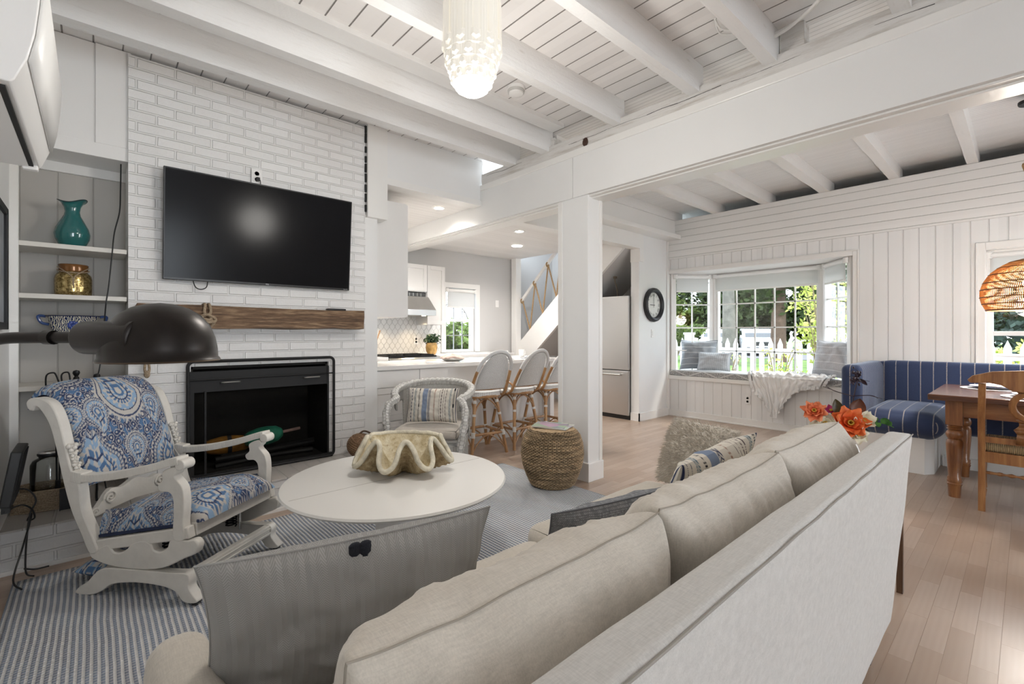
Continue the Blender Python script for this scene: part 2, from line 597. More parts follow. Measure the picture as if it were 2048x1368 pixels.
def m_attr(name, rough=0.9, bump=0.0008, scale=500.0, spec=0.2):
    """colour from the mesh's own woven / printed pattern"""
    a = NT(name)
    q = a.n('ShaderNodeAttribute', attribute_name='pattern')
    a.base(q.outputs['Color'], rough, 0.0, spec)
    if bump: a.bump(a.noise(a.coord(), scale, 2), bump, 0.6)
    return a.m


def m_translucent(name, col, tr=0.5):
    a = NT(name)
    d = a.n('ShaderNodeBsdfDiffuse', {'Color': col}); t = a.n('ShaderNodeBsdfTranslucent', {'Color': col})
    mx = a.n('ShaderNodeMixShader', {0: tr}); a.t.links.new(d.outputs[0], mx.inputs[1]); a.t.links.new(t.outputs[0], mx.inputs[2])
    a.t.links.new(mx.outputs[0], a.out.inputs[0])
    return a.m


M = {}
M['wall'] = m_paint('white_wall_paint')
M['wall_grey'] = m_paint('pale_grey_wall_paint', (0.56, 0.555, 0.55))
M['trim'] = m_paint('white_gloss_trim', (0.82, 0.81, 0.79), 0.3)
M['ceil_boards'] = m_boards('white_ceiling_boards', 'X', 0.1392, 0.0048, (0.80, 0.78, 0.77), (0.20, 0.18, 0.17), worn=0.25, depth=0.006, soft=0.95)
M['ceil_bead'] = m_boards('white_beadboard', 'X', 0.042, 0.003, (0.89, 0.89, 0.885), (0.55, 0.55, 0.55), depth=0.003, soft=0.6)
M['ceil_kitchen'] = m_boards('white_kitchen_ceiling', 'Y', 0.09, 0.003, (0.80, 0.78, 0.76), (0.5, 0.48, 0.46), depth=0.002, soft=0.35)
M['shiplap'] = m_boards('white_shiplap', 'Z', 0.094, 0.003, (0.80, 0.795, 0.78), (0.36, 0.35, 0.34), depth=0.004, soft=0.7)
M['vboards'] = m_boards('white_vertical_boards', 'Y', 0.128, 0.006, (0.80, 0.80, 0.795), (0.58, 0.56, 0.53), depth=0.004, soft=0.30)
M['beam'] = m_oldbeam('whitewashed_beam', 0.30, 'X')
M['beam_clean'] = m_oldbeam('white_painted_rafter', 0.16, 'X', (0.82, 0.81, 0.79))
M['timber'] = m_oldbeam('rough_whitewashed_timber', 1.0, 'Y', (0.70, 0.685, 0.665), lo=0.47)
M['brick'] = m_brick('white_painted_brick', 'XZ')
M['brick_side'] = m_brick('white_painted_brick_side', 'YZ')
M['hearth'] = m_brick('worn_white_hearth_brick', 'XZ', (0.66, 0.65, 0.64), 0.30, 0.075, 0.008, 0.5)
M['hearth_top'] = m_brick('worn_grey_hearth_top', 'XY', (0.50, 0.47, 0.44), 0.105, 0.42, 0.008, 0.6)
M['floor'] = m_floor()
M['rug'] = m_rug()
M['glass'] = m_glass('window_glass')
M['dark'] = plain('dark_void', (0.02, 0.02, 0.02), 0.9)
M['black'] = plain('black_iron', (0.018, 0.018, 0.019), 0.45, 0.6)
M['blackplastic'] = plain('black_plastic', (0.015, 0.015, 0.016), 0.35)
M['steel'] = plain('brushed_steel', (0.56, 0.56, 0.55), 0.30, 1.0, var=0.04, vscale=6)
M['chrome'] = plain('chrome', (0.75, 0.75, 0.74), 0.15, 1.0)
M['brass'] = plain('aged_brass', (0.50, 0.35, 0.15), 0.3, 1.0)
M['bronze'] = plain('dark_bronze', (0.030, 0.026, 0.024), 0.34, 0.85, var=0.3, vscale=8)
M['cab'] = m_paint('white_cabinet_paint', (0.80, 0.79, 0.78), 0.35)
M['quartz'] = plain('white_quartz', (0.82, 0.81, 0.80), 0.12, var=0.03, vscale=4)
M['plaster'] = plain('white_plastic', (0.82, 0.81, 0.80), 0.35)
M['linen'] = m_linen('oatmeal_linen', (0.55, 0.505, 0.44))
M['linen_back'] = m_linen('pale_linen', (0.54, 0.525, 0.50))
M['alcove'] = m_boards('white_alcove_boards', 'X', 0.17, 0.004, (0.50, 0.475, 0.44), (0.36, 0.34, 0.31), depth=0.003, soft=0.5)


# ------------------------------------------------------------------ the setting: shell of the house
def bx(name, mat, *boxes, parent=None, bevel=0.0):
    m = MB()
    for b in boxes: m.box(*b)
    return struct(name, m, mat, parent, smooth=0, bevel=bevel)


XL, XH, XW = -0.35, 3.0, 6.42          # left wall, header, window wall
YB, YF, YK = -6.5, 3.83, 6.0           # wall behind the camera, chimney wall, far kitchen wall
ZC = 3.02

bx('floor', M['floor'], (-0.5, XW + 0.1, YB - 0.2, YK + 0.2, -0.1, 0.0))
bx('ceiling', M['ceil_boards'], (-0.5, 3.1, YB - 0.2, YF + 0.4, ZC, ZC + 0.1))
bx('ceiling_dining', M['ceil_bead'], (3.1, 6.95, YB - 0.2, 3.80, ZC, ZC + 0.1))
bx('ceiling_kitchen', M['ceil_kitchen'], (1.7, 3.02, 3.9, YK + 0.1, 2.56, 2.66), (3.16, 5.45, 3.72, YK + 0.1, 2.50, 2.60))
bx('ceiling_stairwell', M['wall'], (5.40, 6.6, 3.72, YK + 0.1, 3.02, 3.10))

# left wall, and the wall at the back with invented glazed doors
bx('wall_left', M['wall'], (XL - 0.15, XL, YB, YK, 0, ZC))
bx('wall_back', M['wall'], (XL, 0.0, YB - 0.15, YB, 0, ZC), (1.8, XW + 0.15, YB - 0.15, YB, 0, ZC), (0.0, 1.8, YB - 0.15, YB, 2.35, ZC))
m = MB()
for k in range(3):
    x = 0.0 + 1.8 * k / 2
    m.box(x - 0.035, x + 0.035, YB - 0.12, YB - 0.04, 0.0, 2.35)
m.box(0, 1.8, YB - 0.12, YB - 0.04, 0.0, 0.12); m.box(0, 1.8, YB - 0.12, YB - 0.04, 2.25, 2.35)
d = thing('added_door_1', None, None, kind='structure')  # invented unseen doors, added to let fill daylight in from behind
m.build('frame', M['trim'], d, smooth=0)
MB().box(0, 1.8, YB - 0.085, YB - 0.075, 0.1, 2.3).build('pane', M['glass'], d, smooth=0)

# chimney breast of painted brick with a firebox opening, raised hearth
FX0, FX1, FZ0, FZ1 = 0.495, 1.430, 0.22, 0.992
bx('wall_chimney', M['brick'], (0.165, FX0, YF, YF + 0.5, 0.0, 3.0), (FX1, 1.745, YF, YF + 0.5, 0.0, 3.0), (FX0, FX1, YF, YF + 0.5, FZ1, 3.0), (FX0, FX1, YF, YF + 0.5, 0.0, FZ0 - 0.005))
m = MB(); m.grid(lambda u, v: (0.1645, YF + 0.001 + 0.40 * u, 3.0 * v), 1, 1); struct('wall_chimney_side', m, M['brick_side'], smooth=0)
firebox = plain('sooty_firebox', (0.022, 0.021, 0.020), 0.9, bump=0.004, bscale=30)
bx('firebox', firebox, (FX0, FX1, YF + 0.46, YF + 0.48, FZ0, FZ1), (FX0, FX0 + 0.015, YF + 0.03, YF + 0.46, FZ0, FZ1), (FX1 - 0.015, FX1, YF + 0.03, YF + 0.46, FZ0, FZ1),
   (FX0, FX1, YF + 0.03, YF + 0.46, FZ1 - 0.02, FZ1), (FX0, FX1, YF + 0.03, YF + 0.46, FZ0 - 0.004, FZ0 + 0.012))
bx('hearth', M['hearth'], (XL, 1.85, 3.45, YF + 0.01, 0.0, 0.212), bevel=0.006)
bx('hearth_top', M['hearth_top'], (XL, 1.86, 3.44, YF + 0.36, 0.212, 0.222))
bx('trim_hearth', M['trim'], (XL, 1.86, 3.435, 3.45, 0.0, 0.022))

# alcove left of the chimney, closed above
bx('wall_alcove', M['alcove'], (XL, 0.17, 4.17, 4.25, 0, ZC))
bx('trim_alcove', M['trim'], (XL, XL + 0.035, 3.82, 3.86, 0.222, 2.32), (XL + 0.0, 0.165, 4.145, 4.17, 2.255, 2.335))

# short walls and soffits towards the kitchen
bx('wall_stub', M['wall'], (1.745, 1.86, YF + 0.01, 3.96, 0, 2.25))
bx('trim_pilaster', M['trim'], (1.752, 1.935, 3.795, 3.95, 2.225, ZC))
m = MB()
rng = random.Random(3)
for k in range(9):
    z = 2.27 + k * 0.085
    m.box(1.738, 1.756, 3.815, 3.84, z, z + 0.05 + rng.random() * 0.035)
m.build('trim_gap', M['dark'], None, smooth=0)['kind'] = 'structure'
bx('wall_kitchen_header', M['wall'], (1.935, 3.035, YF, 3.93, 2.60, ZC))
bx('trim_kitchen_header', M['trim'], (1.935, 3.04, YF - 0.02, 3.95, 2.545, 2.602))
bx('wall_kitchen_left', M['wall'], (1.70, 1.86, 3.96, YK, 0, 2.6))
# far kitchen wall with a window
KX0, KX1, KZ0, KZ1 = 4.02, 4.60, 0.93, 1.93
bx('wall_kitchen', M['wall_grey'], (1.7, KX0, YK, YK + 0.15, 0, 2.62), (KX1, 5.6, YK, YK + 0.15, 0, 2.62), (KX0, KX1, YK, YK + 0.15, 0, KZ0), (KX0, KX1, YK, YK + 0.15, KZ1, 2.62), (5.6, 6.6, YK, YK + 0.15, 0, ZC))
bx('trim_kitchen_window', M['trim'], (KX0 - 0.08, KX0, YK - 0.02, YK, KZ0, KZ1 + 0.08), (KX1, KX1 + 0.08, YK - 0.02, YK, KZ0, KZ1 + 0.08), (KX0 - 0.08, KX1 + 0.08, YK - 0.022, YK - 0.002, KZ1, KZ1 + 0.078))


def sash_window(name, P, w, h, cols, rows, bars, parent=None, frame=0.05, split=None, mat=None, muntin=0.018):
    """P(x, d, z): x along the window from 0..w, d outwards, z up from 0..h"""
    root = thing(name, None, None, kind='structure') if parent is None else parent
    f = MB()
    def slab(x0, x1, z0, z1, d0, d1, mb):
        i = len(mb.v)
        for (x, d, z) in ((x0, d0, z0), (x1, d0, z0), (x1, d1, z0), (x0, d1, z0), (x0, d0, z1), (x1, d0, z1), (x1, d1, z1), (x0, d1, z1)): mb.v.append(tuple(P(x, d, z)))
        mb.f += [(i, i+3, i+2, i+1), (i+4, i+5, i+6, i+7), (i, i+1, i+5, i+4), (i+1, i+2, i+6, i+5), (i+2, i+3, i+7, i+6), (i+3, i, i+4, i+7)]
    slab(0, frame, 0, h, -0.02, 0.06, f); slab(w - frame, w, 0, h, -0.02, 0.06, f)
    slab(frame, w - frame, 0, frame * 0.8, -0.02, 0.06, f); slab(frame, w - frame, h - frame, h, -0.02, 0.06, f)
    if split: slab(frame, w - frame, split - 0.022, split + 0.022, -0.01, 0.05, f)
    f.build('frame', M['trim'], root, smooth=0, bevel=0.004)
    b = MB()
    for k in range(1, cols):
        x = frame + (w - 2*frame) * k / cols
        slab(x - muntin/2, x + muntin/2, frame * 0.8, h - frame, 0.008, 0.022, b)
    for z in bars: slab(frame, w - frame, z - muntin/2, z + muntin/2, 0.008, 0.022, b)
    if b.v: b.build('muntins', mat or M['trim'], root, smooth=0)
    g = MB(); slab(frame * 0.6, w - frame * 0.6, frame * 0.5, h - frame * 0.6, 0.013, 0.017, g)
    g.build('pane', M['glass'], root, smooth=0)
    return root


leadgrey = plain('grey_muntin', (0.33, 0.34, 0.35), 0.4)
sash_window('window_3', lambda x, d, z: (KX0 + x, YK + 0.06 + d, KZ0 + z), KX1 - KX0, KZ1 - KZ0, 3, 2, (0.26, 0.74), split=0.5, frame=0.045, mat=leadgrey, muntin=0.012)

# kitchen-side wall of the stairs and the short wall that carries the clock
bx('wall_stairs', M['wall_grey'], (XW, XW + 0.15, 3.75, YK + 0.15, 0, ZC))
bx('wall_clock', M['wall'], (5.635, XW, 3.62, 3.75, 0, 2.60))
bx('baseboard_clock', M['trim'], (5.62, XW, 3.605, 3.62, 0, 0.11), (5.62, 5.635, 3.605, 3.75, 0, 0.11))
bx('trim_clock_wall', M['trim'], (5.622, 5.72, 3.598, 3.752, 2.22, 2.40), (6.36, XW, 3.602, 3.62, 0.11, 2.59))
bx('trim_soffit', M['trim'], (3.17, XW, 3.50, 3.74, 2.66, 2.885), (3.17, XW, 3.41, 3.70, 2.60, 2.66), (3.17, 5.72, 3.60, 3.74, 2.40, 2.60), bevel=0.004)

# post and header
bx('post', M['wall'], (3.02, 3.185, 2.42, 2.735, 0, 2.37), bevel=0.004)
bx('baseboard_post', M['trim'], (3.003, 3.205, 2.40, 2.755, 0, 0.155), bevel=0.005)
bx('trim_post_edge', M['trim'], (3.165, 3.20, 2.412, 2.422, 0.155, 2.36), (3.012, 3.022, 2.70, 2.745, 0.155, 2.36))
bx('header', M['wall'], (XH, 3.185, YB, 2.565, 2.362, 2.70), (XH, 3.185, 2.57, YK, 2.362, 2.70))
bx('trim_header_ledge', M['trim'], (XH - 0.012, 3.20, YB, 3.82, 2.70, 2.757), bevel=0.006)
bx('trim_header_bead', M['trim'], (XH + 0.03, 3.215, YB, YK, 2.350, 2.362), (XH + 0.07, 3.225, YB, YK, 2.338, 2.350), (3.185, 3.24, YB, 3.4, 2.35, 2.42), bevel=0.003)
m = MB()
def timber_face(u, v):
    y = YB + (3.80 - YB) * u
    t = v * 4
    prof = [(3.004, 2.757), (2.997, 2.80), (3.0, 2.868), (3.17, 2.868), (3.17, 2.757)]
    k = min(3, int(t)); f = t - k
    x = prof[k][0] * (1-f) + prof[k+1][0] * f; z = prof[k][1] * (1-f) + prof[k+1][1] * f
    return (x + 0.006 * mnoise.noise(Vector((y*2.3, z*9, 0.3))), y, z + (0.008 * mnoise.noise(Vector((y*1.7, 3.1, 0))) if z > 2.8 else 0))
m.grid(timber_face, 260, 12, uv=False)
struct('trim_timber_plate', m, M['timber'])
crack = MB()
pts = [(2.998 + 0.0, 3.72 - 0.06*k, 2.832 + 0.014 * mnoise.noise(Vector((k*0.31, 1.2, 0))) - 0.0005 * k) for k in range(58)]
for k in range(len(pts) - 1):
    w = 0.0028 * (0.5 + abs(mnoise.noise(Vector((k*0.4, 7, 0))))*1.6)
    crack.bar(pts[k], pts[k+1], 0.004, w, (0, 0, 1))
struct('trim_timber_crack', crack, M['dark'], smooth=0)
m = MB(); m.ball((2.996, 2.43, 2.79), 0.036, 14, 8, (0.25, 0.8, 1.0)); struct('trim_knot_hole', m, plain('dark_knot', (0.055, 0.022, 0.012), 0.7, bump=0.006, bscale=90))

# beams: living room (deep) and dining side (slender), all on the same centres
rng = random.Random(11)
def rough_beam(name, x0, x1, y0, y1, z0, z1, mat, amp=0.004, ends=0.05):
    m = MB(); n = 60
    def fn(u, v):
        t = (v % 1.0) * 4; k = int(t) % 4; f = t - int(t)
        c = [(y0, z1), (y0, z0), (y1, z0), (y1, z1)]
        a, b = c[k], c[(k+1) % 4]
        y, z = a[0]*(1-f)+b[0]*f, a[1]*(1-f)+b[1]*f
        x = x0 + (x1-x0)*u
        q = mnoise.noise(Vector((x*2.2, y*7+y0*9, z*7)))
        return (x, y + amp*q, z + amp*mnoise.noise(Vector((x*2.2, y*7+5+y0*9, z*7))))
    m.grid(fn, n, 8, cv=True, uv=False)
    m.f.append(tuple(range(8))); m.f.append(tuple(reversed(range(n*8, n*8+8))))
    o = m.build(name, mat, None, smooth=35); o['kind'] = 'structure'
    return o
for (a, b) in ((3.275, 3.375), (2.84, 2.93), (2.09, 2.16), (1.465, 1.54), (0.995, 1.065), (0.385, 0.46), (-0.25, -0.17)):
    rough_beam('ceiling_beam', XL, XH + 0.05, a, b, 2.83, ZC, M['beam'])
rough_beam('ceiling_batten', XL, XH, 2.665, 2.80, 2.985, ZC, M['beam'], 0.002)
for (a, b) in ((3.50, 3.60), (2.86, 2.945), (2.205, 2.31), (1.56, 1.66), (0.925, 1.01), (0.325, 0.405), (-0.28, -0.20), (-0.9, -0.82)):
    rough_beam('ceiling_rafter', 3.12, 6.62, a, b, 2.887, ZC, M['beam_clean'], 0.003)
bx('trim_beam_block', M['timber'], (3.02, 3.12, 2.80, 2.86, 2.868, 2.95), (3.03, 3.12, 0.86, 0.985, 2.868, ZC), bevel=0.004)

# window wall: vertical boards below, shiplap above, a bay with a seat and a second window by the dining table
BY0, BY1, BZ0, BZ1 = 1.335, 3.60, 0.60, 2.107
W2Y0, W2Y1, W2Z0, W2Z1 = -1.05, 0.278, 0.80, 2.03
bx('wall_right', M['vboards'], (XW, XW + 0.15, YB, -3.3, 0, 2.33), (XW, XW + 0.15, -1.5, W2Y0, 0, 2.33), (XW, XW + 0.15, -3.3, -1.5, 2.25, 2.33), (XW, XW + 0.15, W2Y1, BY0, 0, 2.33), (XW, XW + 0.15, BY1, 3.76, 0, 2.33),
   (XW, XW + 0.15, W2Y0, W2Y1, 0, W2Z0), (XW, XW + 0.15, W2Y0, W2Y1, W2Z1, 2.33), (XW, XW + 0.15, BY0, BY1, 0, BZ0 - 0.02), (XW, XW + 0.15, BY0, BY1, BZ1, 2.33))
bx('wall_right_upper', M['shiplap'], (XW - 0.02, XW + 0.15, YB, 3.62, 2.325, 2.885))
bx('wall_right_recess', M['wall_grey'], (6.90, 6.95, YB, 3.8, 2.7, ZC), (XW + 0.15, 6.95, YB, 3.8, 2.70, 2.74))
bx('baseboard_right', M['trim'], (XW - 0.018, XW, -1.5, 3.605, 0, 0.09), (XW - 0.03, XW - 0.018, -1.5, 3.605, 0, 0.02), bevel=0.004)
bx('trim_bay', M['trim'], (XW - 0.02, XW, BY0 - 0.06, BY0, 0.60, BZ1 + 0.06), (XW - 0.019, XW, BY0, BY1 + 0.01, BZ1, BZ1 + 0.05), (XW - 0.02, XW, BY1, BY1 + 0.012, 0.6, BZ1), (XW - 0.028, XW - 0.018, BY0 - 0.062, BY0 - 0.045, 0.6, BZ1 + 0.065), (XW - 0.028, XW - 0.018, BY0 - 0.06, BY1, BZ1 + 0.045, BZ1 + 0.062), bevel=0.004)
bx('trim_bay_seat', M['trim'], (XW - 0.03, XW + 0.02, BY0 - 0.3, BY1 + 0.02, 0.545, 0.60), bevel=0.006)
bx('trim_window_2', M['trim'], (XW - 0.02, XW, W2Y1, W2Y1 + 0.065, W2Z0 - 0.05, W2Z1 + 0.07), (XW - 0.02, XW, W2Y0 - 0.065, W2Y0, W2Z0 - 0.05, W2Z1 + 0.07), (XW - 0.019, XW, W2Y0, W2Y1, W2Z1, W2Z1 + 0.069), (XW - 0.03, XW + 0.06, W2Y0 - 0.05, W2Y1 + 0.05, W2Z0 - 0.03, W2Z0), (XW - 0.03, XW - 0.02, W2Y1 + 0.05, W2Y1 + 0.068, W2Z0, W2Z1 + 0.072), bevel=0.004)
bx('trim_window_2_reveal', M['trim'], (XW, XW + 0.15, W2Y1 - 0.004, W2Y1, W2Z0, W2Z1), (XW, XW + 0.15, W2Y0, W2Y0 + 0.004, W2Z0, W2Z1), (XW, XW + 0.15, W2Y0, W2Y1, W2Z1 - 0.004, W2Z1))
# bay shell
BX = 6.93; CY0, CY1 = 1.755, 3.16
grow = [(XW + 0.02, BY0 - 0.12), (BX + 0.12, CY0 - 0.10), (BX + 0.12, CY1 + 0.10), (XW + 0.02, BY1 + 0.12)]
m = MB(); m.prism(grow, 'z', BZ1 - 0.002, BZ1 + 0.10); struct('ceiling_bay', m, M['trim'], smooth=0)
m = MB(); m.prism(grow, 'z', -0.15, BZ0); struct('wall_bay_base', m, M['trim'], smooth=0)


def plane_P(a, b, z0):
    a, b = Vector((*a, 0)), Vector((*b, 0)); t = (b - a).normalized(); nrm = Vector((t.y, -t.x, 0))
    if nrm.x < 0: nrm = -nrm
    return lambda x, d, z: tuple(a + t*x + nrm*d + Vector((0, 0, z0 + z))), (b - a).length


BH = BZ1 - BZ0
P, L = plane_P((BX, CY1), (BX, CY0), BZ0)
sash_window('window_1', P, L, BH, 5, 4, (0.365, 0.705, 1.05, 1.38), frame=0.07)
P, L = plane_P((XW + 0.02, BY1 - 0.01), (BX, CY1), BZ0)
sash_window('window_1_left', P, L, BH, 2, 4, (0.365, 0.705, 1.05, 1.38), frame=0.075)
P, L = plane_P((BX, CY0), (XW + 0.02, BY0 + 0.01), BZ0)
sash_window('window_1_right', P, L, BH, 2, 4, (0.365, 0.705, 1.05, 1.38), frame=0.075)
m = MB(); m.box(BX - 0.035, BX + 0.03, CY1 - 0.03, CY1 + 0.04, BZ0, BZ1); m.box(BX - 0.035, BX + 0.03, CY0 - 0.04, CY0 + 0.03, BZ0, BZ1)
struct('trim_bay_posts', m, M['trim'], smooth=0, bevel=0.005)
P, L = plane_P((XW + 0.10, W2Y1), (XW + 0.10, W2Y0), W2Z0)
sash_window('window_2', P, L, W2Z1 - W2Z0, 2, 2, (0.2,), split=0.42, frame=0.05)

d = thing('added_door_2', None, None, kind='structure')  # invented unseen doors, added as an opening for fill daylight from the side
m = MB()
for k in range(5):
    y = -3.3 + 1.8*k/4; m.box(XW + 0.04, XW + 0.11, y - 0.035, y + 0.035, 0.0, 2.25)
m.box(XW + 0.04, XW + 0.11, -3.3, -1.5, 0.0, 0.12); m.box(XW + 0.04, XW + 0.11, -3.3, -1.5, 2.15, 2.25); m.build('frame', M['trim'], d, smooth=0)
MB().box(XW + 0.07, XW + 0.08, -3.3, -1.5, 0.1, 2.2).build('pane', M['glass'], d, smooth=0)


# ------------------------------------------------------------------ outdoors
lawn = NT('lawn'); lawn.base(lawn.ramp(lawn.noise(lawn.coord(), 0.6, 6, 0.7), [(0.35, (0.045, 0.10, 0.015)), (0.65, (0.12, 0.21, 0.035))]), 0.9)
gravel = NT('pale_gravel'); gravel.base(gravel.ramp(gravel.noise(gravel.coord(), 30, 4), [(0.35, (0.34, 0.34, 0.33)), (0.65, (0.52, 0.52, 0.52))]), 0.9)
bx('ground_lawn', lawn.m, (9.3, 90, -50, 70, -0.4, -0.15))
bx('ground_gravel', gravel.m, (XW + 0.2, 9.3, -50, 70, -0.4, -0.14), (-20, XW + 0.2, YK + 0.3, 70, -0.4, -0.16))
bx('ground_drive', plain('asphalt_drive', (0.12, 0.12, 0.125), 0.9, var=0.2), (27, 37, -50, 70, -0.149, -0.13))
bark = plain('grey_bark', (0.115, 0.105, 0.095), 0.9, var=0.35, vscale=3, bump=0.03, bscale=6)
redbark = plain('reddish_bark', (0.10, 0.062, 0.045), 0.9, var=0.35, vscale=3, bump=0.03, bscale=6)


def m_leaf(name, c1, c2, scale=1.5):
    a = NT(name)
    a.base(a.ramp(a.noise(a.coord(), scale, 4), [(0.35, c1), (0.65, c2)]), 0.7, 0, 0.2)
    return a.m


L_dark = m_leaf('dark_evergreen_leaves', (0.018, 0.030, 0.012), (0.055, 0.078, 0.022))
L_mid = m_leaf('mid_green_leaves', (0.040, 0.075, 0.016), (0.14, 0.19, 0.04))
L_lime = m_leaf('lime_young_leaves', (0.28, 0.36, 0.05), (0.52, 0.58, 0.14), 6)
L_blue = m_leaf('bluish_evergreen_leaves', (0.022, 0.038, 0.032), (0.05, 0.075, 0.06))


def leaf_cloud(rng, n, rx, ry, rz, size, clusters=40, spread=0.28, shell=0.55, cz=0.0, elong=1.6):
    m = MB(); cs = []
    for k in range(clusters):
        d = Vector((rng.gauss(0, 1), rng.gauss(0, 1), rng.gauss(0, 1))).normalized()
        q = shell + (1 - shell) * rng.random()
        cs.append(Vector((d.x*rx*q, d.y*ry*q, d.z*rz*q)))
    for k in range(n):
        c = rng.choice(cs)
        p = c + Vector((rng.gauss(0, spread*rx), rng.gauss(0, spread*ry), rng.gauss(0, spread*rz)))
        a = Vector((rng.gauss(0, 1), rng.gauss(0, 1), rng.gauss(0, .7))).normalized()
        b = a.cross(Vector((rng.gauss(0, 1), rng.gauss(0, 1), rng.gauss(0, 1)))).normalized()
        s1, s2 = size*(0.6+0.8*rng.random()), size*(0.6+0.8*rng.random())/elong
        i = len(m.v)
        p.z += cz
        for e, g in ((-1, 0), (0, -1), (1, 0), (0, 1)): m.v.append(tuple(p + a*s1*0.5*e + b*s2*0.5*g))
        m.f.append((i, i+1, i+2, i+3))
    return m


def tree(name, label, loc, h, trunk_r, crown, crown_z, n, size, leafmat, barkmat, seed, lean=0.0, low=0.0, group='trees beyond the fence'):
    rng = random.Random(seed)
    t = thing(name, label, 'tree', loc, 0, group)
    pts = [(lean*k/6 + 0.06*rng.gauss(0, 1)*k/6, 0.06*rng.gauss(0, 1)*k/6, h*k/6) for k in range(7)]
    m = MB(); m.tube(curve_pts(pts, 3), [trunk_r*(1.25 - 0.8*k/18) for k in range(19)], 10)
    for k in range(5):
        an = rng.random()*6.28; z = h*(0.45+0.1*k)
        m.tube([(lean*z/h, 0, z), (lean*z/h + math.cos(an)*crown[0]*.35, math.sin(an)*crown[1]*.35, z+h*.07), (lean*z/h+math.cos(an)*crown[0]*.7, math.sin(an)*crown[1]*.7, z+h*.12)], [trunk_r*.4, trunk_r*.25, trunk_r*.08], 6)
    m.build('trunk', barkmat, t)
    leaf_cloud(rng, n, *crown, size, 70, 0.125, 0.35, crown_z).build('crown', leafmat, t, smooth=0)
    return t


t0 = tree('evergreen_tree', 'tall grey-barked tree in front of the parked white cars', (20.6, 8.75, -0.15), 11, 0.24, (3.6, 3.6, 3.4), 7.6, 5200, 0.30, L_dark, bark, 1)
t1 = tree('evergreen_tree', 'reddish-trunked evergreen to the right of the parked white cars', (24.5, 8.05, -0.15), 10, 0.30, (3.8, 3.8, 3.6), 6.2, 5200, 0.32, L_dark, redbark, 2)
bgt = tree('evergreen_tree', 'dense evergreen of the dark screen behind the parked cars', (41, 8.0, -0.15), 12, 0.3, (3.3, 3.7, 5.4), 5.0, 11000, 0.50, L_dark, bark, 5)
bg2 = tree('leafy_tree', 'lighter leafy tree of the green screen behind the lawn', (39, 24.5, -0.15), 10, 0.25, (3.2, 3.6, 4.6), 4.6, 8000, 0.36, L_mid, bark, 6)
for x, y, rz in ((41, -0.6, 1.0), (42, -9.4, 2.0), (40.5, 16.4, 3.0), (51.5, 3.6, 4.0), (52, 12.4, 5.0), (51, 21.4, 0.5), (52, -5.2, 1.7), (51, -14.0, 2.7), (52, 30.2, 0.9)):
    dup(bgt, (x, y, -0.15), rz)
for x, y, rz in ((40, 33.2, 1.2), (50, 39.5, 2.2)):
    dup(bg2, (x, y, -0.15), rz)
rng = random.Random(77)
hm = MB()
for k in range(26):
    q = leaf_cloud(rng, 700, 1.6, 2.4, 2.6, 0.55, 14, 0.2, 0.3, 2.2)
    i0 = len(hm.v); hm.v += [(x + 46 + rng.uniform(-1, 1), y - 18 + 2.8*k, z) for x, y, z in q.v]; hm.f += [tuple(i + i0 for i in f) for f in q.f]
tag(hm.build('undergrowth', L_mid, None, smooth=0), 'continuous green undergrowth filling the gaps between the tree trunks', 'undergrowth', kind='stuff')
blue = tree('conifer_tree', 'bluish dark conifer seen through the window by the dining table', (24, -0.6, -0.15), 9, 0.2, (2.6, 2.6, 4.0), 3.6, 6000, 0.26, L_blue, bark, 8)
tree('leafy_tree', 'young bright green tree at the left edge of the dining window', (17.5, 2.2, -0.15), 3.6, 0.06, (0.9, 0.9, 1.2), 2.6, 1500, 0.16, L_lime, bark, 9)


def shrub(name, label, loc, h, r, stems, leaves, size, mat, seed, arch=0.5, group=None):
    rng = random.Random(seed)
    t = thing(name, label, 'shrub', loc, 0, group)
    st, lf = MB(), MB()
    for k in range(stems):
        an = rng.random()*6.283; q = r*(0.3+0.7*rng.random()); hh = h*(0.55+0.45*rng.random())
        p = [(0.05*math.cos(an), 0.05*math.sin(an), 0), (q*.35*math.cos(an), q*.35*math.sin(an), hh*.55), (q*.8*math.cos(an), q*.8*math.sin(an), hh*.95), (q*(1+arch*.5)*math.cos(an), q*(1+arch*.5)*math.sin(an), hh*(1-.15*arch))]
        c = curve_pts(p, 6)
        st.tube(c, [0.011*(1-0.8*j/len(c)) for j in range(len(c))], 5)
        for j in range(leaves):
            b = c[rng.randrange(len(c)//3, len(c))]
            a = Vector((rng.gauss(0, 1), rng.gauss(0, 1), rng.gauss(0, 1))).normalized(); e = a.orthogonal().normalized()
            pp = b + a*0.05*rng.random(); i = len(lf.v)
            s1 = size*(.6+.7*rng.random())
            for x, y in ((0, 0), (.5, -.3), (1, 0), (.5, .3)): lf.v.append(tuple(pp + a*s1*x + e*s1*y))
            lf.f.append((i, i+1, i+2, i+3))
    st.build('stems', plain(name+'_stems', (0.22, 0.17, 0.10), 0.8), t)
    lf.build('leaves', mat, t, smooth=0)
    return t


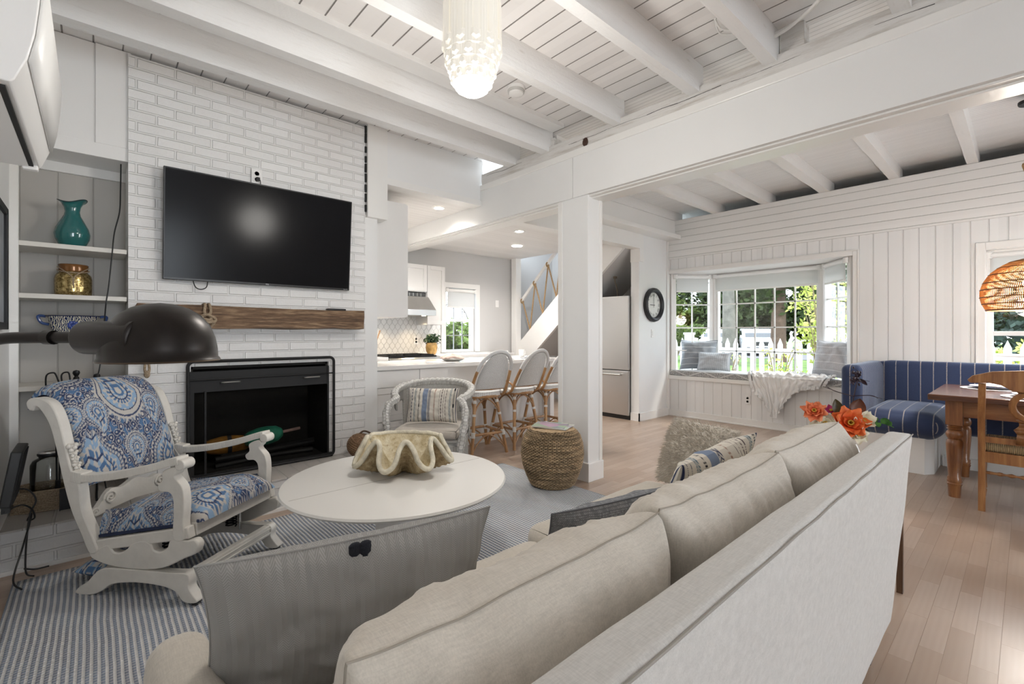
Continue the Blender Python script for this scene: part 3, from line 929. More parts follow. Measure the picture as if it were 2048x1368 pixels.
shrub('flowering_shrub', 'lime leafed shrub arching outside the right half of the bay window', (8.10, 2.05, -0.14), 2.3, 0.62, 34, 40, 0.075, L_lime, 21)
shrub('young_shrub', 'small sparse lime shrub below the middle of the bay window', (8.3, 2.75, -0.14), 1.15, 0.42, 18, 16, 0.06, L_lime, 22)
shrub('twiggy_shrub', 'nearly bare twiggy shrub below the left of the bay window', (8.2, 3.5, -0.14), 1.05, 0.36, 18, 3, 0.05, L_lime, 23)
shrub('yellow_green_shrub', 'yellow-green shrub beyond the fence at the dining window', (11.5, 0.12, -0.14), 1.35, 0.6, 24, 36, 0.08, L_lime, 24)
shrub('garden_bush', 'rounded green bush on the lawn behind the leftmost bay pane', (22, 12.0, -0.15), 1.9, 1.6, 40, 80, 0.18, L_mid, 25)
shrub('garden_bush', 'dense green bush outside the kitchen window', (6.5, 9.4, -0.16), 1.75, 1.5, 80, 110, 0.13, L_mid, 26)
rng = random.Random(31)
bare = thing('bare_tree', 'bare branched tree against the white sky outside the kitchen window', 'tree', (7.0, 9.9, -0.16), 0, None)
m = MB()
def twig(p, d, L, r, depth):
    q = [p]
    for k in range(3):
        d = (d + Vector((rng.gauss(0, .25), rng.gauss(0, .25), rng.gauss(0, .2)))).normalized(); q.append(q[-1] + d*L/3)
    m.tube(q, [r, r*.85, r*.7, r*.55], 5)
    if depth:
        for k in range(3):
            twig(q[rng.choice((1, 2, 3))], (d + Vector((rng.gauss(0, .8), rng.gauss(0, .8), rng.gauss(0, .5)))).normalized(), L*.72, r*.55, depth-1)
twig(Vector((0, 0, 0)), Vector((0, 0, 1)), 1.6, 0.07, 4)
m.build('branches', bark, bare)

# picket fence
fence = thing('picket_fence', 'white picket fence running along the front garden', 'fence', (9.0, 0, -0.14))
white_out = plain('white_fence_paint', (0.78, 0.79, 0.80), 0.6)
m = MB(); y = -5.0
posts = (4.62, 2.02, -0.62, -3.2)
while y < 9.0:
    if min(abs(y - p) for p in posts) > 0.09:
        m.prism([(y - 0.040, 0.06), (y + 0.040, 0.06), (y + 0.040, 1.16), (y, 1.27), (y - 0.040, 1.16)], 'x', -0.011, 0.011)
    y += 0.1525
m.build('picket_panel', white_out, fence, smooth=0)
for z in (0.28, 1.0):
    MB().box(0.012, 0.05, -5.0, 9.0, z, z + 0.09).build('rail', white_out, fence, smooth=0)
for p in posts:
    q = MB().box(-0.05, 0.09, p - 0.07, p + 0.07, 0, 1.34); q.box(-0.065, 0.105, p - 0.085, p + 0.085, 1.34, 1.38)
    q.build('post', white_out, fence, smooth=0)

# parked cars
def suv(label, loc, rz):
    t = thing('parked_car', label, 'car', loc, rz)
    paint = plain('white_car_paint', (0.62, 0.64, 0.66), 0.25, coat=0.6)
    dark = plain('car_glass', (0.03, 0.035, 0.04), 0.1)
    # x forward, profile in xz
    side = [(-2.2, 0.35), (2.15, 0.35), (2.3, 0.55), (2.28, 0.92), (1.15, 1.08), (0.45, 1.62), (-1.7, 1.68), (-2.2, 1.15), (-2.3, 0.8)]
    b = MB(); b.prism(side, 'y', -0.9, 0.9); b.build('body', paint, t, smooth=0, bevel=0.07, seg=3)
    g = MB(); g.prism([(1.06, 1.12), (0.47, 1.55), (0.49, 1.57), (1.12, 1.13)], 'y', -0.74, 0.74); g.build('windscreen', dark, t, smooth=0)
    g = MB()
    for s in (-1, 1): g.prism([(0.85, 1.14), (0.38, 1.52), (-1.55, 1.56), (-1.95, 1.16)], 'y', s*0.895, s*0.91)
    g.build('side_windows', dark, t, smooth=0)
    g = MB().box(2.26, 2.32, -0.5, 0.5, 0.62, 0.85); g.build('radiator_grille', plain('grille', (0.05, 0.05, 0.05), 0.4, 0.5), t, smooth=0, bevel=0.02)
    for s in (-1, 1):
        h = MB(); h.ball((2.24, s*0.70, 0.84), 0.13, 10, 6, (0.45, 1.2, 0.7)); h.build('headlight', plain('headlamp', (0.7, 0.72, 0.75), 0.1), t)
        mr = MB().box(0.75, 0.92, s*0.92 - 0.1, s*0.92 + 0.1, 1.1, 1.24); mr.build('wing_mirror', paint, t, smooth=0, bevel=0.02)
        for x in (-1.4, 1.4):
            wl = MB(); wl.tube([(x, s*0.72, 0.36), (x, s*0.93, 0.36)], 0.36, 20); wl.build('wheel', M['blackplastic'], t)
    g = MB().box(2.28, 2.36, -0.85, 0.85, 0.34, 0.52); g.build('bumper', plain('bumper', (0.10, 0.10, 0.105), 0.4), t, smooth=0, bevel=0.03)
    return t
suv('white off-roader parked in the open beyond the fence', (31.5, 11.6, -0.13), R(205))
suv('white car parked half hidden behind the grey tree trunk', (32.0, 14.4, -0.13), R(200))


# ------------------------------------------------------------------ chimney wall, alcove and what stands there
FW = plain('charcoal_metal', (0.016, 0.016, 0.017), 0.55, 0.0, 0.3)
fs = thing('fireplace_screen', 'black metal fireplace front with smoked glass doors on the white brick chimney', 'fireplace screen', (0.965, 3.80, 0.222))
m = MB()
def rrect(x0, x1, z0, z1, r, y, n=5):
    out = []
    for cx, cz, a0 in ((x1-r, z1-r, 0), (x0+r, z1-r, 90), (x0+r, z0+r, 180), (x1-r, z0+r, 270)):
        for k in range(n+1):
            a = R(a0 + 90*k/n); out.append((cx + r*math.cos(a), y, cz + r*math.sin(a)))
    return out
m.tube(rrect(-0.492, 0.492, 0.012, 0.806, 0.035, -0.012), 0.011, 8, closed=True)
m.box(-0.478, -0.455, 0.0, 0.03, 0.0, 0.735); m.box(0.445, 0.458, 0.0, 0.03, 0.0, 0.735)
m.box(-0.485, 0.485, -0.006, 0.03, 0.0, 0.03)
m.build('frame', FW, fs, smooth=40)
MB().box(-0.455, 0.455, 0.006, 0.03, 0.592, 0.735).build('valance', FW, fs, smooth=0)
m = MB(); m.tube([(-0.49, -0.008, 0.678), (0.49, -0.008, 0.678)], 0.005, 8); m.build('rod', M['black'], fs)
for x in (-0.297, 0.263):
    m = MB(); m.tube(curve_pts([(x, 0.0, 0.652), (x, -0.028, 0.655), (x + 0.054, -0.030, 0.655), (x + 0.108, -0.028, 0.655), (x + 0.108, 0.0, 0.652)], 4), 0.005, 6)
    m.build('handle', M['steel'], fs)
m = MB().box(-0.396, -0.384, -0.004, 0.012, 0.03, 0.60); m.build('mullion', FW, fs, smooth=0)
smoke = m_glass('smoked_glass', (0.82, 0.82, 0.81), 0.004)
MB().box(-0.455, 0.455, 0.012, 0.016, 0.03, 0.60).build('glass_door', smoke, fs, smooth=0)


def buoy(label, c, axis_ang, tilt, L, r, mat, pole, pmat, band=None):
    t = thing('lobster_buoy', label, 'buoy', c, axis_ang)
    ca, sa = math.cos(tilt), math.sin(tilt)
    prof = [(0.0, -L/2), (r*0.62, -L/2), (r*0.80, -L*0.40), (r, -L*0.15), (r, L*0.1), (r*0.85, L*0.34), (r*0.5, L*0.48), (0.0, L*0.5)]
    rot = Matrix.Rotation(R(90) - tilt, 4, 'Y')
    m = MB(); m.lathe(prof, 20, cap=False); m.xf(0, rot); m.build('float', mat, t)
    m = MB(); m.tube([(-ca*pole[0], 0, -sa*pole[0]), (ca*pole[1], 0, sa*pole[1])], 0.012, 8); m.build('pole', pmat, t)
    if band:
        m = MB(); m.lathe([(r*1.01, -0.014), (r*1.02, 0.0), (r*1.01, 0.014)], 20, cap=False); m.xf(0, rot); m.build('band', band, t)
    return t
rosewood = plain('faded_pink_paint', (0.42, 0.27, 0.24), 0.7, var=0.2)
buoy('green lobster buoy on a pale pink pole inside the fireplace', (1.0, 4.02, 0.415), R(8), R(4), 0.27, 0.072, plain('green_buoy_paint', (0.030, 0.235, 0.15), 0.55, var=0.35, vscale=14), (0.40, 0.28), rosewood)
buoy('orange-yellow lobster buoy with a dark band lying behind the green one', (0.78, 4.14, 0.36), R(-4), R(0), 0.30, 0.070, plain('orange_buoy_paint', (0.50, 0.23, 0.045), 0.55, var=0.35, vscale=14), (0.2, 0.22), rosewood, plain('dark_buoy_band', (0.05, 0.05, 0.055), 0.6))
m = MB(); rng = random.Random(4)
for k in range(5):
    z = 0.245 + 0.05*(k//3)
    m.tube([(0.66 + 0.05*(k % 3), 3.98 + 0.06*(k % 3), z), (1.30 + 0.03*k, 4.0 + 0.07*((k+1) % 3), z + 0.01)], 0.022, 8)
tag(m.build('log_grate', FW, None), 'black iron grate on the floor of the firebox', 'grate')

# mantel beam
m = MB(); n = 50
def mant(u, v):
    x = 0.20 + 1.455*u
    t = (v % 1.0)*4; k = int(t) % 4; f = t - int(t)
    c = [(3.66, 1.258), (3.84, 1.258), (3.84, 1.402), (3.655, 1.402)]
    a, b = c[k], c[(k+1) % 4]
    y, z = a[0]*(1-f)+b[0]*f, a[1]*(1-f)+b[1]*f
    return (x, y + 0.010*mnoise.noise(Vector((x*4, y*9, z*16))), z + 0.010*mnoise.noise(Vector((x*3.2, y*9+4, z*9))))
m.grid(mant, n, 24, cv=True, uv=False); m.f.append(tuple(range(24))); m.f.append(tuple(reversed(range(n*24, n*24+24))))
mw = m_wood('weathered_barn_wood', (0.055, 0.030, 0.016), (0.165, 0.098, 0.055), (0.36, 0.245, 0.15), 0.75, 'X', 2.2, 0.0, 0.006)
tag(m.build('mantel_beam', mw, None, smooth=45), 'weathered brown timber mantel beam on the brick chimney under the television', 'mantel')
jute = NT('jute_rope'); jc = jute.coord(); jute.base(jute.ramp(jute.noise(jc, 160, 3), [(0.3, (0.19, 0.135, 0.085)), (0.7, (0.46, 0.36, 0.25))]), 0.9); jute.bump(jute.noise(jc, 200, 2), 0.002)
JUTE = jute.m
m = MB()
for s in (-1, 1):
    m.tube(curve_pts([(0.564 + 0.012*s, 3.75, 1.415), (0.564 + 0.012*s, 3.655, 1.412), (0.562 + 0.016*s, 3.638, 1.355), (0.555 - 0.03*s, 3.628, 1.325), (0.575 + 0.02*s, 3.62, 1.30), (0.56 + 0.024*s, 3.636, 1.27), (0.565 + 0.010*s, 3.645, 1.245)], 6), 0.0085, 8)
m.tube(curve_pts([(0.53, 3.634, 1.335), (0.555, 3.615, 1.345), (0.60, 3.625, 1.325), (0.60, 3.615, 1.30), (0.55, 3.612, 1.295), (0.525, 3.628, 1.31)], 6, True), 0.0085, 8, closed=True)
tag(m.build('rope_knot', JUTE, None), 'knotted rope looped over the timber mantel beam', 'rope')
m = MB(); 
m.tube(curve_pts([(0.25, 3.815, 1.26), (0.253, 3.80, 1.15), (0.250, 3.795, 1.05), (0.245, 3.79, 0.99), (0.255, 3.785, 0.955), (0.268, 3.79, 0.985), (0.263, 3.795, 1.05), (0.258, 3.805, 1.15), (0.26, 3.815, 1.26)], 6), 0.0075, 8)
m.ball((0.256, 3.785, 0.958), 0.017, 10, 6, (1, .7, 1.5))
tag(m.build('rope_loop', JUTE, None), 'rope loop hanging on the white brick beside the firebox', 'rope')
m = MB().box(1.385, 1.535, 3.73, 3.775, 1.404, 1.420)
rm = thing('remote_control', 'slim black remote control lying on the mantel beam', 'remote control', (0, 0, 0.0))
m.build('body', M['blackplastic'], rm, smooth=0, bevel=0.004)
m = MB()
for k in range(12): m.box(1.395 + 0.011*k, 1.402 + 0.011*k, 3.742, 3.752, 1.420, 1.4215); m.box(1.395 + 0.011*k, 1.402 + 0.011*k, 3.756, 3.766, 1.420, 1.4215)
m.build('buttons', plain('grey_rubber', (0.10, 0.10, 0.10), 0.6), rm, smooth=0)

# television tilted forward on its wall mount
tv = thing('television', 'large black flat television tilted forward above the mantel beam', 'television', (0.958, 3.775, 1.575))
tilt = Matrix.Rotation(R(4.6), 4, 'X')
W, H = 1.245, 0.728
m = MB().box(-W/2, W/2, 0.0, 0.028, 0, H); m.box(-W*0.36, W*0.36, 0.025, 0.055, 0.12, H*0.82); m.xf(0, tilt); m.build('case', M['blackplastic'], tv, smooth=0, bevel=0.004)
scr = NT('switched_off_screen'); scr.base((0.006, 0.006, 0.007), 0.18, 0.0, 0.12)
m = MB().box(-W/2 + 0.009, W/2 - 0.009, -0.0015, 0.002, 0.016, H - 0.009); m.xf(0, tilt); m.build('screen', scr.m, tv, smooth=0)
def text_mesh(name, txt, size, mat, parent, mtx, align='CENTER'):
    cu = bpy.data.curves.new(name, 'FONT'); cu.body = txt; cu.size = size; cu.align_x = align; cu.align_y = 'CENTER'; cu.extrude = 0.0004
    o = bpy.data.objects.new(name, cu); COL.objects.link(o)
    dg = bpy.context.evaluated_depsgraph_get(); dg.update()
    me = bpy.data.meshes.new_from_object(o.evaluated_get(dg))
    bpy.data.objects.remove(o); bpy.data.curves.remove(cu)
    me.name = name; me.materials.clear(); me.materials.append(mat)
    me.transform(mtx)
    q = bpy.data.objects.new(name, me); COL.objects.link(q); q.parent = parent
    return q
logo = plain('silver_lettering', (0.6, 0.6, 0.6), 0.3, 0.6)
text_mesh('badge', 'TCL', 0.013, logo, tv, tilt @ Matrix.Translation((0.0, -0.003, 0.0085)) @ Matrix.Rotation(R(90), 4, 'X'))
text_mesh('corner_badge', 'Roku TV', 0.009, logo, tv, tilt @ Matrix.Translation((W/2 - 0.035, -0.003, 0.0085)) @ Matrix.Rotation(R(90), 4, 'X'))
m = MB().box(-0.16, 0.16, 0.045, 0.062, 0.30, 0.46); m.box(-0.03, 0.03, 0.045, 0.105, 0.33, 0.43); m.xf(0, Matrix.Translation((0, -0.006, 0.0)) ); m.build('wall_mount', M['black'], tv, smooth=0)
m = MB(); m.tube(curve_pts([(0.50, 3.80, 1.60), (0.515, 3.795, 1.54), (0.545, 3.79, 1.522), (0.58, 3.795, 1.54), (0.59, 3.80, 1.60)], 6), 0.0035, 6)
tag(m.build('power_cable', M['blackplastic'], None), 'black cable loop hanging below the television', 'cable')


def outlet(label, loc, rot, plug=False, name='wall_outlet', switch=False):
    t = thing(name, label, 'light switch' if switch else 'outlet', loc)
    t.rotation_euler = (0, 0, rot)
    MB().box(-0.036, 0.036, -0.006, 0.0, -0.058, 0.058).build('cover_plate', M['plaster'], t, smooth=0, bevel=0.002)
    if switch:
        MB().box(-0.014, 0.014, -0.010, -0.005, -0.03, 0.03).build('rocker', M['plaster'], t, smooth=0, bevel=0.001)
    else:
        for z in (-0.022, 0.022):
            m = MB(); m.lathe([(0.0, 0.0), (0.0155, 0.0), (0.0155, 0.002)], 16, cap=False); m.xf(0, Matrix.Translation((0, -0.006, z)) @ Matrix.Rotation(R(90), 4, 'X')); m.build('socket', M['trim'], t)
    return t
outlet('white outlet on the brick just above the television', (0.898, YF - 0.012, 2.378), 0)
pl = thing('plug', 'small black plug in the outlet above the television', 'plug', (0.902, 3.80, 2.358))
MB().box(-0.012, 0.012, -0.012, 0.012, -0.014, 0.012).build('plug_body', M['blackplastic'], pl, smooth=0, bevel=0.003)
m = MB(); m.tube(curve_pts([(0.0, -0.008, -0.004), (0.012, -0.012, -0.01), (0.018, 0.0, -0.06), (0.018, 0.02, -0.12)], 5), 0.003, 6); m.build('cord', M['blackplastic'], pl)

# alcove: overhead cupboard and three shelves
oc = thing('alcove_cupboard', 'white panelled overhead cupboard above the alcove shelves', 'cupboard', (XL, YF + 0.02, 2.315))
MB().box(0.0, 0.53, 0.018, 0.345, 0.0, 0.70).build('carcass', M['cab'], oc, smooth=0)
m = MB(); m.box(0.0, 0.53, 0.0, 0.018, 0.0, 0.085); m.box(0.36, 0.53, 0.0, 0.018, 0.085, 0.70); m.box(0.0, 0.14, 0.0, 0.018, 0.085, 0.70)
m.build('door', M['cab'], oc, smooth=0, bevel=0.002)
m = MB(); m.box(0.0, 0.40, 0.012, 0.019, 0.07, 0.70); m.build('door_panel', M['cab'], oc, smooth=0)
shelfm = m_paint('cream_shelf_paint', (0.70, 0.67, 0.62), 0.4)
for z, w in ((1.752, 'upper white alcove shelf under the teal vase'), (1.224, 'white alcove shelf under the blue and white bowl'), (1.452, 'middle white alcove shelf under the gold jar'), (0.915, 'lowest white alcove shelf behind the rocking chair')):
    tag(MB().box(XL + 0.006, 0.158, YF + 0.012, 4.165, z - 0.028, z).build('alcove_shelf', shelfm, None, smooth=0, bevel=0.002), w, 'shelf', 'white alcove shelves')

teal = NT('teal_glass'); teal.base((0.018, 0.165, 0.165), 0.08); teal.p.inputs['Coat Weight'].default_value = 0.5; teal.p.inputs['Transmission Weight'].default_value = 0.25
v = thing('vase', 'teal glass vase with a flared wavy rim on the top alcove shelf', 'vase', (-0.097, 3.99, 1.753))
prof = [(0.0, 0.0), (0.045, 0.0), (0.060, 0.012), (0.079, 0.055), (0.083, 0.085), (0.076, 0.12), (0.055, 0.165), (0.038, 0.20), (0.033, 0.225), (0.036, 0.25), (0.048, 0.275), (0.062, 0.288)]
m = MB()
def vfn(u, w):
    t = w*(len(prof)-1); k = min(len(prof)-2, int(t)); f = t-k
    r = prof[k][0]*(1-f)+prof[k+1][0]*f; z = prof[k][1]*(1-f)+prof[k+1][1]*f
    a = u*2*math.pi; q = max(0, (z-0.22)/0.07)
    r *= 1 + 0.10*q*math.cos(2*a); z += 0.012*q*math.cos(2*a+0.6) + 0.006*q*math.cos(a)
    return (r*math.cos(a), r*math.sin(a), z)
m.grid(vfn, 40, 44, cu=True, uv=False); m.build('body', teal.m, v, solid=0.004, merge=True, smooth=60)
m = MB(); m.tube([vfn(k/40, 1.0) for k in range(40)], 0.0035, 6, closed=True); m.build('rim', plain('dark_teal_rim', (0.006, 0.03, 0.035), 0.15), v)

merc = NT('mercury_glass'); mc = merc.coord(); merc.base(merc.ramp(merc.noise(mc, 70, 6, 0.75), [(0.36, (0.05, 0.03, 0.01)), (0.48, (0.34, 0.24, 0.09)), (0.66, (0.75, 0.60, 0.30))]), 0.18, 0.85); merc.bump(merc.noise(mc, 90, 3), 0.001)
j = thing('jar', 'mottled gold mercury glass jar with a rope collar on the middle alcove shelf', 'jar', (-0.092, 3.99, 1.453))
m = MB(); m.lathe([(0.0, 0.0), (0.078, 0.0), (0.086, 0.008), (0.088, 0.03), (0.088, 0.105), (0.083, 0.128), (0.070, 0.143), (0.066, 0.150), (0.066, 0.178), (0.071, 0.188)], 40, cap=False); m.build('body', merc.m, j)
m = MB(); m.lathe([(0.0665, 0.148), (0.069, 0.160), (0.068, 0.176), (0.072, 0.190), (0.069, 0.194), (0.064, 0.188)], 40, cap=False); m.build('neck', plain('amber_glass_neck', (0.20, 0.085, 0.025), 0.15, 0.3), j)
m = MB(); ring = [(0.073*math.cos(2*math.pi*k/32), 0.073*math.sin(2*math.pi*k/32), 0.160 + 0.02*max(0, -math.sin(2*math.pi*k/32))*-1) for k in range(32)]
m.tube(ring, 0.0035, 6, closed=True)
m.tube(curve_pts([(-0.072, -0.01, 0.178), (-0.04, -0.066, 0.148), (-0.008, -0.089, 0.118), (0.0, -0.092, 0.09), (0.0, -0.092, 0.06)], 6), 0.0035, 6)
m.tube(curve_pts([(0.072, -0.01, 0.178), (0.04, -0.066, 0.148), (0.010, -0.089, 0.118), (0.003, -0.094, 0.09), (0.004, -0.093, 0.045)], 6), 0.0035, 6)
m.build('rope_collar', JUTE, j)

china = NT('blue_white_china'); cc = china.coord()
wz = china.n('ShaderNodeTexVoronoi', {'Vector': cc, 'Scale': 46.0}, feature='DISTANCE_TO_EDGE').outputs['Distance']
wv = china.n('ShaderNodeTexWave', {'Vector': china.mapping(cc, (34, 34, 34)), 'Scale': 1.0, 'Distortion': 9.0, 'Detail': 2.0, 'Detail Scale': 1.4}).outputs[0]
china.base(china.mix(china.ramp(wv, [(0.48, (0, 0, 0)), (0.56, (1, 1, 1))]), (0.62, 0.60, 0.50), (0.012, 0.022, 0.09)), 0.12)
b = thing('bowl', 'blue and white floral china footbath bowl with handles in the alcove', 'bowl', (-0.092, 3.99, 1.225))
m = MB(); bp = [(0.0, 0.0), (0.082, 0.0), (0.086, 0.006), (0.094, 0.05), (0.104, 0.092), (0.112, 0.102), (0.108, 0.104), (0.098, 0.09), (0.09, 0.05), (0.078, 0.012), (0.0, 0.01)]
m.lathe(bp, 48, cap=False); m.xf(0, Matrix.Diagonal((1.12, 0.72, 1.0, 1.0))); m.build('body', china.m, b)
m = MB(); m.tube([(0.1125*1.12*math.cos(2*math.pi*k/40), 0.1125*0.72*math.sin(2*math.pi*k/40), 0.103) for k in range(40)], 0.003, 6, closed=True); m.build('rim', plain('navy_rim', (0.012, 0.02, 0.07), 0.15), b)
bluehandle = plain('blue_glazed_handle', (0.045, 0.085, 0.24), 0.15)
for s in (-1, 1):
    m = MB(); m.tube(curve_pts([(s*0.108, 0, 0.05), (s*0.142, 0, 0.062), (s*0.155, 0, 0.10), (s*0.122, 0, 0.099)], 5), 0.008, 8); m.build('handle', bluehandle, b)
# the medallion
m = MB(); 
for k in range(9):
    a = 2*math.pi*k/9; m.ball((0.0 + 0.018*math.cos(a), -0.0705, 0.045 + 0.018*math.sin(a)), 0.010, 8, 5, (1, .3, 1))
m.ball((0, -0.071, 0.045), 0.010, 8, 5, (1, .35, 1)); m.build('medallion', plain('cobalt_flower', (0.02, 0.05, 0.24), 0.15), b)

# cables in the alcove
m = MB(); m.tube(curve_pts([(0.132, 3.91, 2.31), (0.130, 3.905, 2.15), (0.125, 3.90, 2.0), (0.098, 3.83, 1.85), (0.086, 3.82, 1.70), (0.070, 3.82, 1.50), (0.058, 3.82, 1.40), (0.042, 3.82, 1.15), (0.028, 3.82, 1.0), (0.0, 3.81, 0.86), (0.02, 3.86, 0.60), (0.06, 3.93, 0.235)], 6), 0.0042, 6)
tag(m.build('hanging_cable', M['blackplastic'], None), 'black cable hanging down in front of the alcove shelves', 'cable')

# fireplace tools standing on the hearth
iron = M['black']
def knob_tool(name, label, loc, h, end):
    t = thing(name, label, 'fireplace tool', loc, 0, 'fireplace tools on the hearth')
    m = MB(); m.tube([(0, 0, 0.06), (0, 0, h - 0.10)], 0.006, 8); m.build('shaft', iron, t)
    m = MB(); m.lathe([(0.0, h-0.12), (0.012, h-0.12), (0.014, h-0.105), (0.008, h-0.095), (0.012, h-0.075), (0.016, h-0.06), (0.013, h-0.045), (0.008, h-0.036), (0.012, h-0.03), (0.017, h-0.018), (0.014, h-0.005), (0.0, h)], 16, cap=False); m.build('grip', iron, t)
    m = MB()
    if end == 'shovel': m.box(-0.05, 0.05, -0.006, 0.0, 0.0, 0.12); m.box(-0.05, -0.046, -0.02, 0.0, 0.0, 0.10); m.box(0.046, 0.05, -0.02, 0.0, 0.0, 0.10)
    elif end == 'brush': m.lathe([(0.03, 0.0), (0.028, 0.06), (0.012, 0.09)], 14)
    else: m.tube(curve_pts([(0, 0, 0.09), (0, 0, 0.0), (0.02, 0, 0.02), (0.035, 0, 0.03)], 4), 0.006, 8)
    m.build('tip', iron, t)
    return t
knob_tool('fireplace_poker', 'tallest black knobbed fireplace tool behind the rocking chair', (-0.074, 3.72, 0.222), 0.785, 'hook')
knob_tool('hearth_shovel', 'short black knobbed tool just left of the tallest one on the hearth', (-0.092, 3.66, 0.222), 0.735, 'shovel')
knob_tool('hearth_brush', 'short black knobbed tool just right of the tallest one on the hearth', (-0.048, 3.66, 0.222), 0.722, 'brush')
knob_tool('log_hook', 'black knobbed tool standing apart by the chimney corner', (0.016, 3.72, 0.222), 0.76, 'hook')
t = thing('fireplace_tongs', 'black iron tongs with two long loop handles on the hearth', 'fireplace tool', (-0.15, 3.71, 0.222), 0, 'fireplace tools on the hearth')
for s, dx in ((-1, -0.016), (1, 0.022)):
    m = MB(); x = dx
    m.tube(curve_pts([(x*0.2, 0, 0.03), (x*0.6, 0, 0.5), (x + 0.004*s, 0, 0.64), (x + 0.016*s - .012, 0, 0.66), (x - 0.020 + 0.012*s, 0, 0.755), (x + 0.004 + 0.010*s, 0, 0.775), (x + 0.018 + 0.008*s, 0, 0.755), (x + 0.030, 0, 0.66), (x + 0.012, 0, 0.63), (x*0.6 + .004, 0, 0.5)], 6), 0.0045, 6)
    m.build('handle_loop', iron, t)
m = MB(); m.tube([(0, 0, 0.03), (0.0, 0, 0.16)], 0.012, 8); m.build('jaw', iron, t)

# glass jar in a rope-wrapped tray
g = thing('jar_lantern', 'clear glass jar with a clamp lid in a rope-wrapped tray on the hearth', 'jar', (-0.185, 3.80, 0.223), R(-8))
m = MB(); rows = 12
for k in range(rows):
    z = 0.006 + 0.0098*k
    m.tube([(0.155*math.copysign(abs(math.cos(a))**0.55, math.cos(a)), 0.115*math.copysign(abs(math.sin(a))**0.55, math.sin(a)), z) for a in [2*math.pi*q/36 for q in range(36)]], 0.0054, 6, closed=True)
m.build('rope_tray', JUTE, g)
MB().box(-0.14, 0.14, -0.10, 0.10, 0.0, 0.006).build('tray_floor', JUTE, g, smooth=0)
m = MB(); m.lathe([(0.0, 0.008), (0.078, 0.008), (0.085, 0.02), (0.085, 0.245), (0.074, 0.268), (0.050, 0.282), (0.050, 0.305)], 32, cap=False); m.build('glass_jar', m_glass('clear_jar_glass', (0.93, 0.95, 0.94), 0.25), g)
m = MB(); m.lathe([(0.053, 0.292), (0.056, 0.296), (0.056, 0.306), (0.053, 0.31)], 28, cap=False); m.build('seal', M['blackplastic'], g)
m = MB(); m.lathe([(0.0, 0.325), (0.03, 0.324), (0.05, 0.318), (0.056, 0.31), (0.05, 0.306), (0.0, 0.306)], 28, cap=False); m.build('lid', M['chrome'], g)

# rope ball with a loop on the hearth
rb = thing('rope_ball', 'brown rope knot ball with a loop handle on the hearth by the firebox', 'doorstop', (1.60, 3.62, 0.223))
m = MB(); rr = 0.088
for base in (Matrix.Identity(4), Matrix.Rotation(R(90), 4, 'X'), Matrix.Rotation(R(90), 4, 'Y')):
    tw = Matrix.Rotation(R(28), 4, 'Z') @ Matrix.Rotation(R(24), 4, 'X') @ base
    for k in range(-3, 4):
        h = k*0.0155; q = math.sqrt(max(0, rr**2 - h*h))*(1.0 + (0.03 if base == Matrix.Identity(4) else 0))
        pts = [tuple(tw @ Vector((q*math.cos(2*math.pi*i/28), q*math.sin(2*math.pi*i/28), h)) + Vector((0, 0, 0.094))) for i in range(28)]
        m.tube(pts, 0.0095, 6, closed=True)
brownrope = NT('brown_rope'); bc = brownrope.coord(); brownrope.base(brownrope.ramp(brownrope.noise(bc, 120, 3), [(0.3, (0.095, 0.050, 0.026)), (0.7, (0.30, 0.18, 0.10))]), 0.85); brownrope.bump(brownrope.noise(bc, 180, 2), 0.002)
m.build('ball', brownrope.m, rb)
m = MB(); m.tube(curve_pts([(0.0, 0.0, 0.185), (0.03, -0.01, 0.205), (0.07, -0.03, 0.19), (0.115, -0.045, 0.145), (0.10, -0.04, 0.135), (0.06, -0.03, 0.17), (0.02, -0.01, 0.18)], 6), 0.0075, 8); m.build('loop', plain('dark_rope', (0.09, 0.055, 0.035), 0.85, var=0.4, vscale=120), rb)

# mini-split heat pump unit high on the left wall
ac = thing('air_conditioner', 'white wall-mounted air conditioner with a dark louvre slot high on the left wall', 'air conditioner', (XL, 1.60, 1.80))
prof = [(0.0, 0.03), (0.10, 0.012), (0.205, 0.012), (0.212, 0.02), (0.232, 0.075), (0.245, 0.14), (0.253, 0.22), (0.258, 0.30), (0.252, 0.335), (0.22, 0.35), (0.0, 0.35)]
m = MB(); m.prism([(x, z) for x, z in prof], 'y', 0.0, 0.78); m.build('housing', M['plaster'], ac, smooth=30, bevel=0.003)
fp = [(0.236, 0.075), (0.249, 0.14), (0.257, 0.22), (0.262, 0.30), (0.256, 0.338)]
m = MB(); m.grid(lambda u, w: (fp[round(w*4)][0], 0.012 + 0.756*u, fp[round(w*4)][1]), 1, 4, uv=False); m.build('front_panel', M['trim'], ac, solid=0.006, smooth=40)
m = MB(); m.box(0.100, 0.112, 0.03, 0.74, 0.006, 0.0125); m.box(0.182, 0.194, 0.03, 0.74, 0.006, 0.0125); m.build('air_slot', M['dark'], ac, smooth=0)
m = MB().box(0.112, 0.182, 0.03, 0.74, 0.004, 0.013); m.build('louvre', M['plaster'], ac, smooth=0, bevel=0.002)
m = MB().box(0.165, 0.205, 0.742, 0.772, -0.004, 0.013); m.build('sensor', M['plaster'], ac, smooth=0, bevel=0.004)

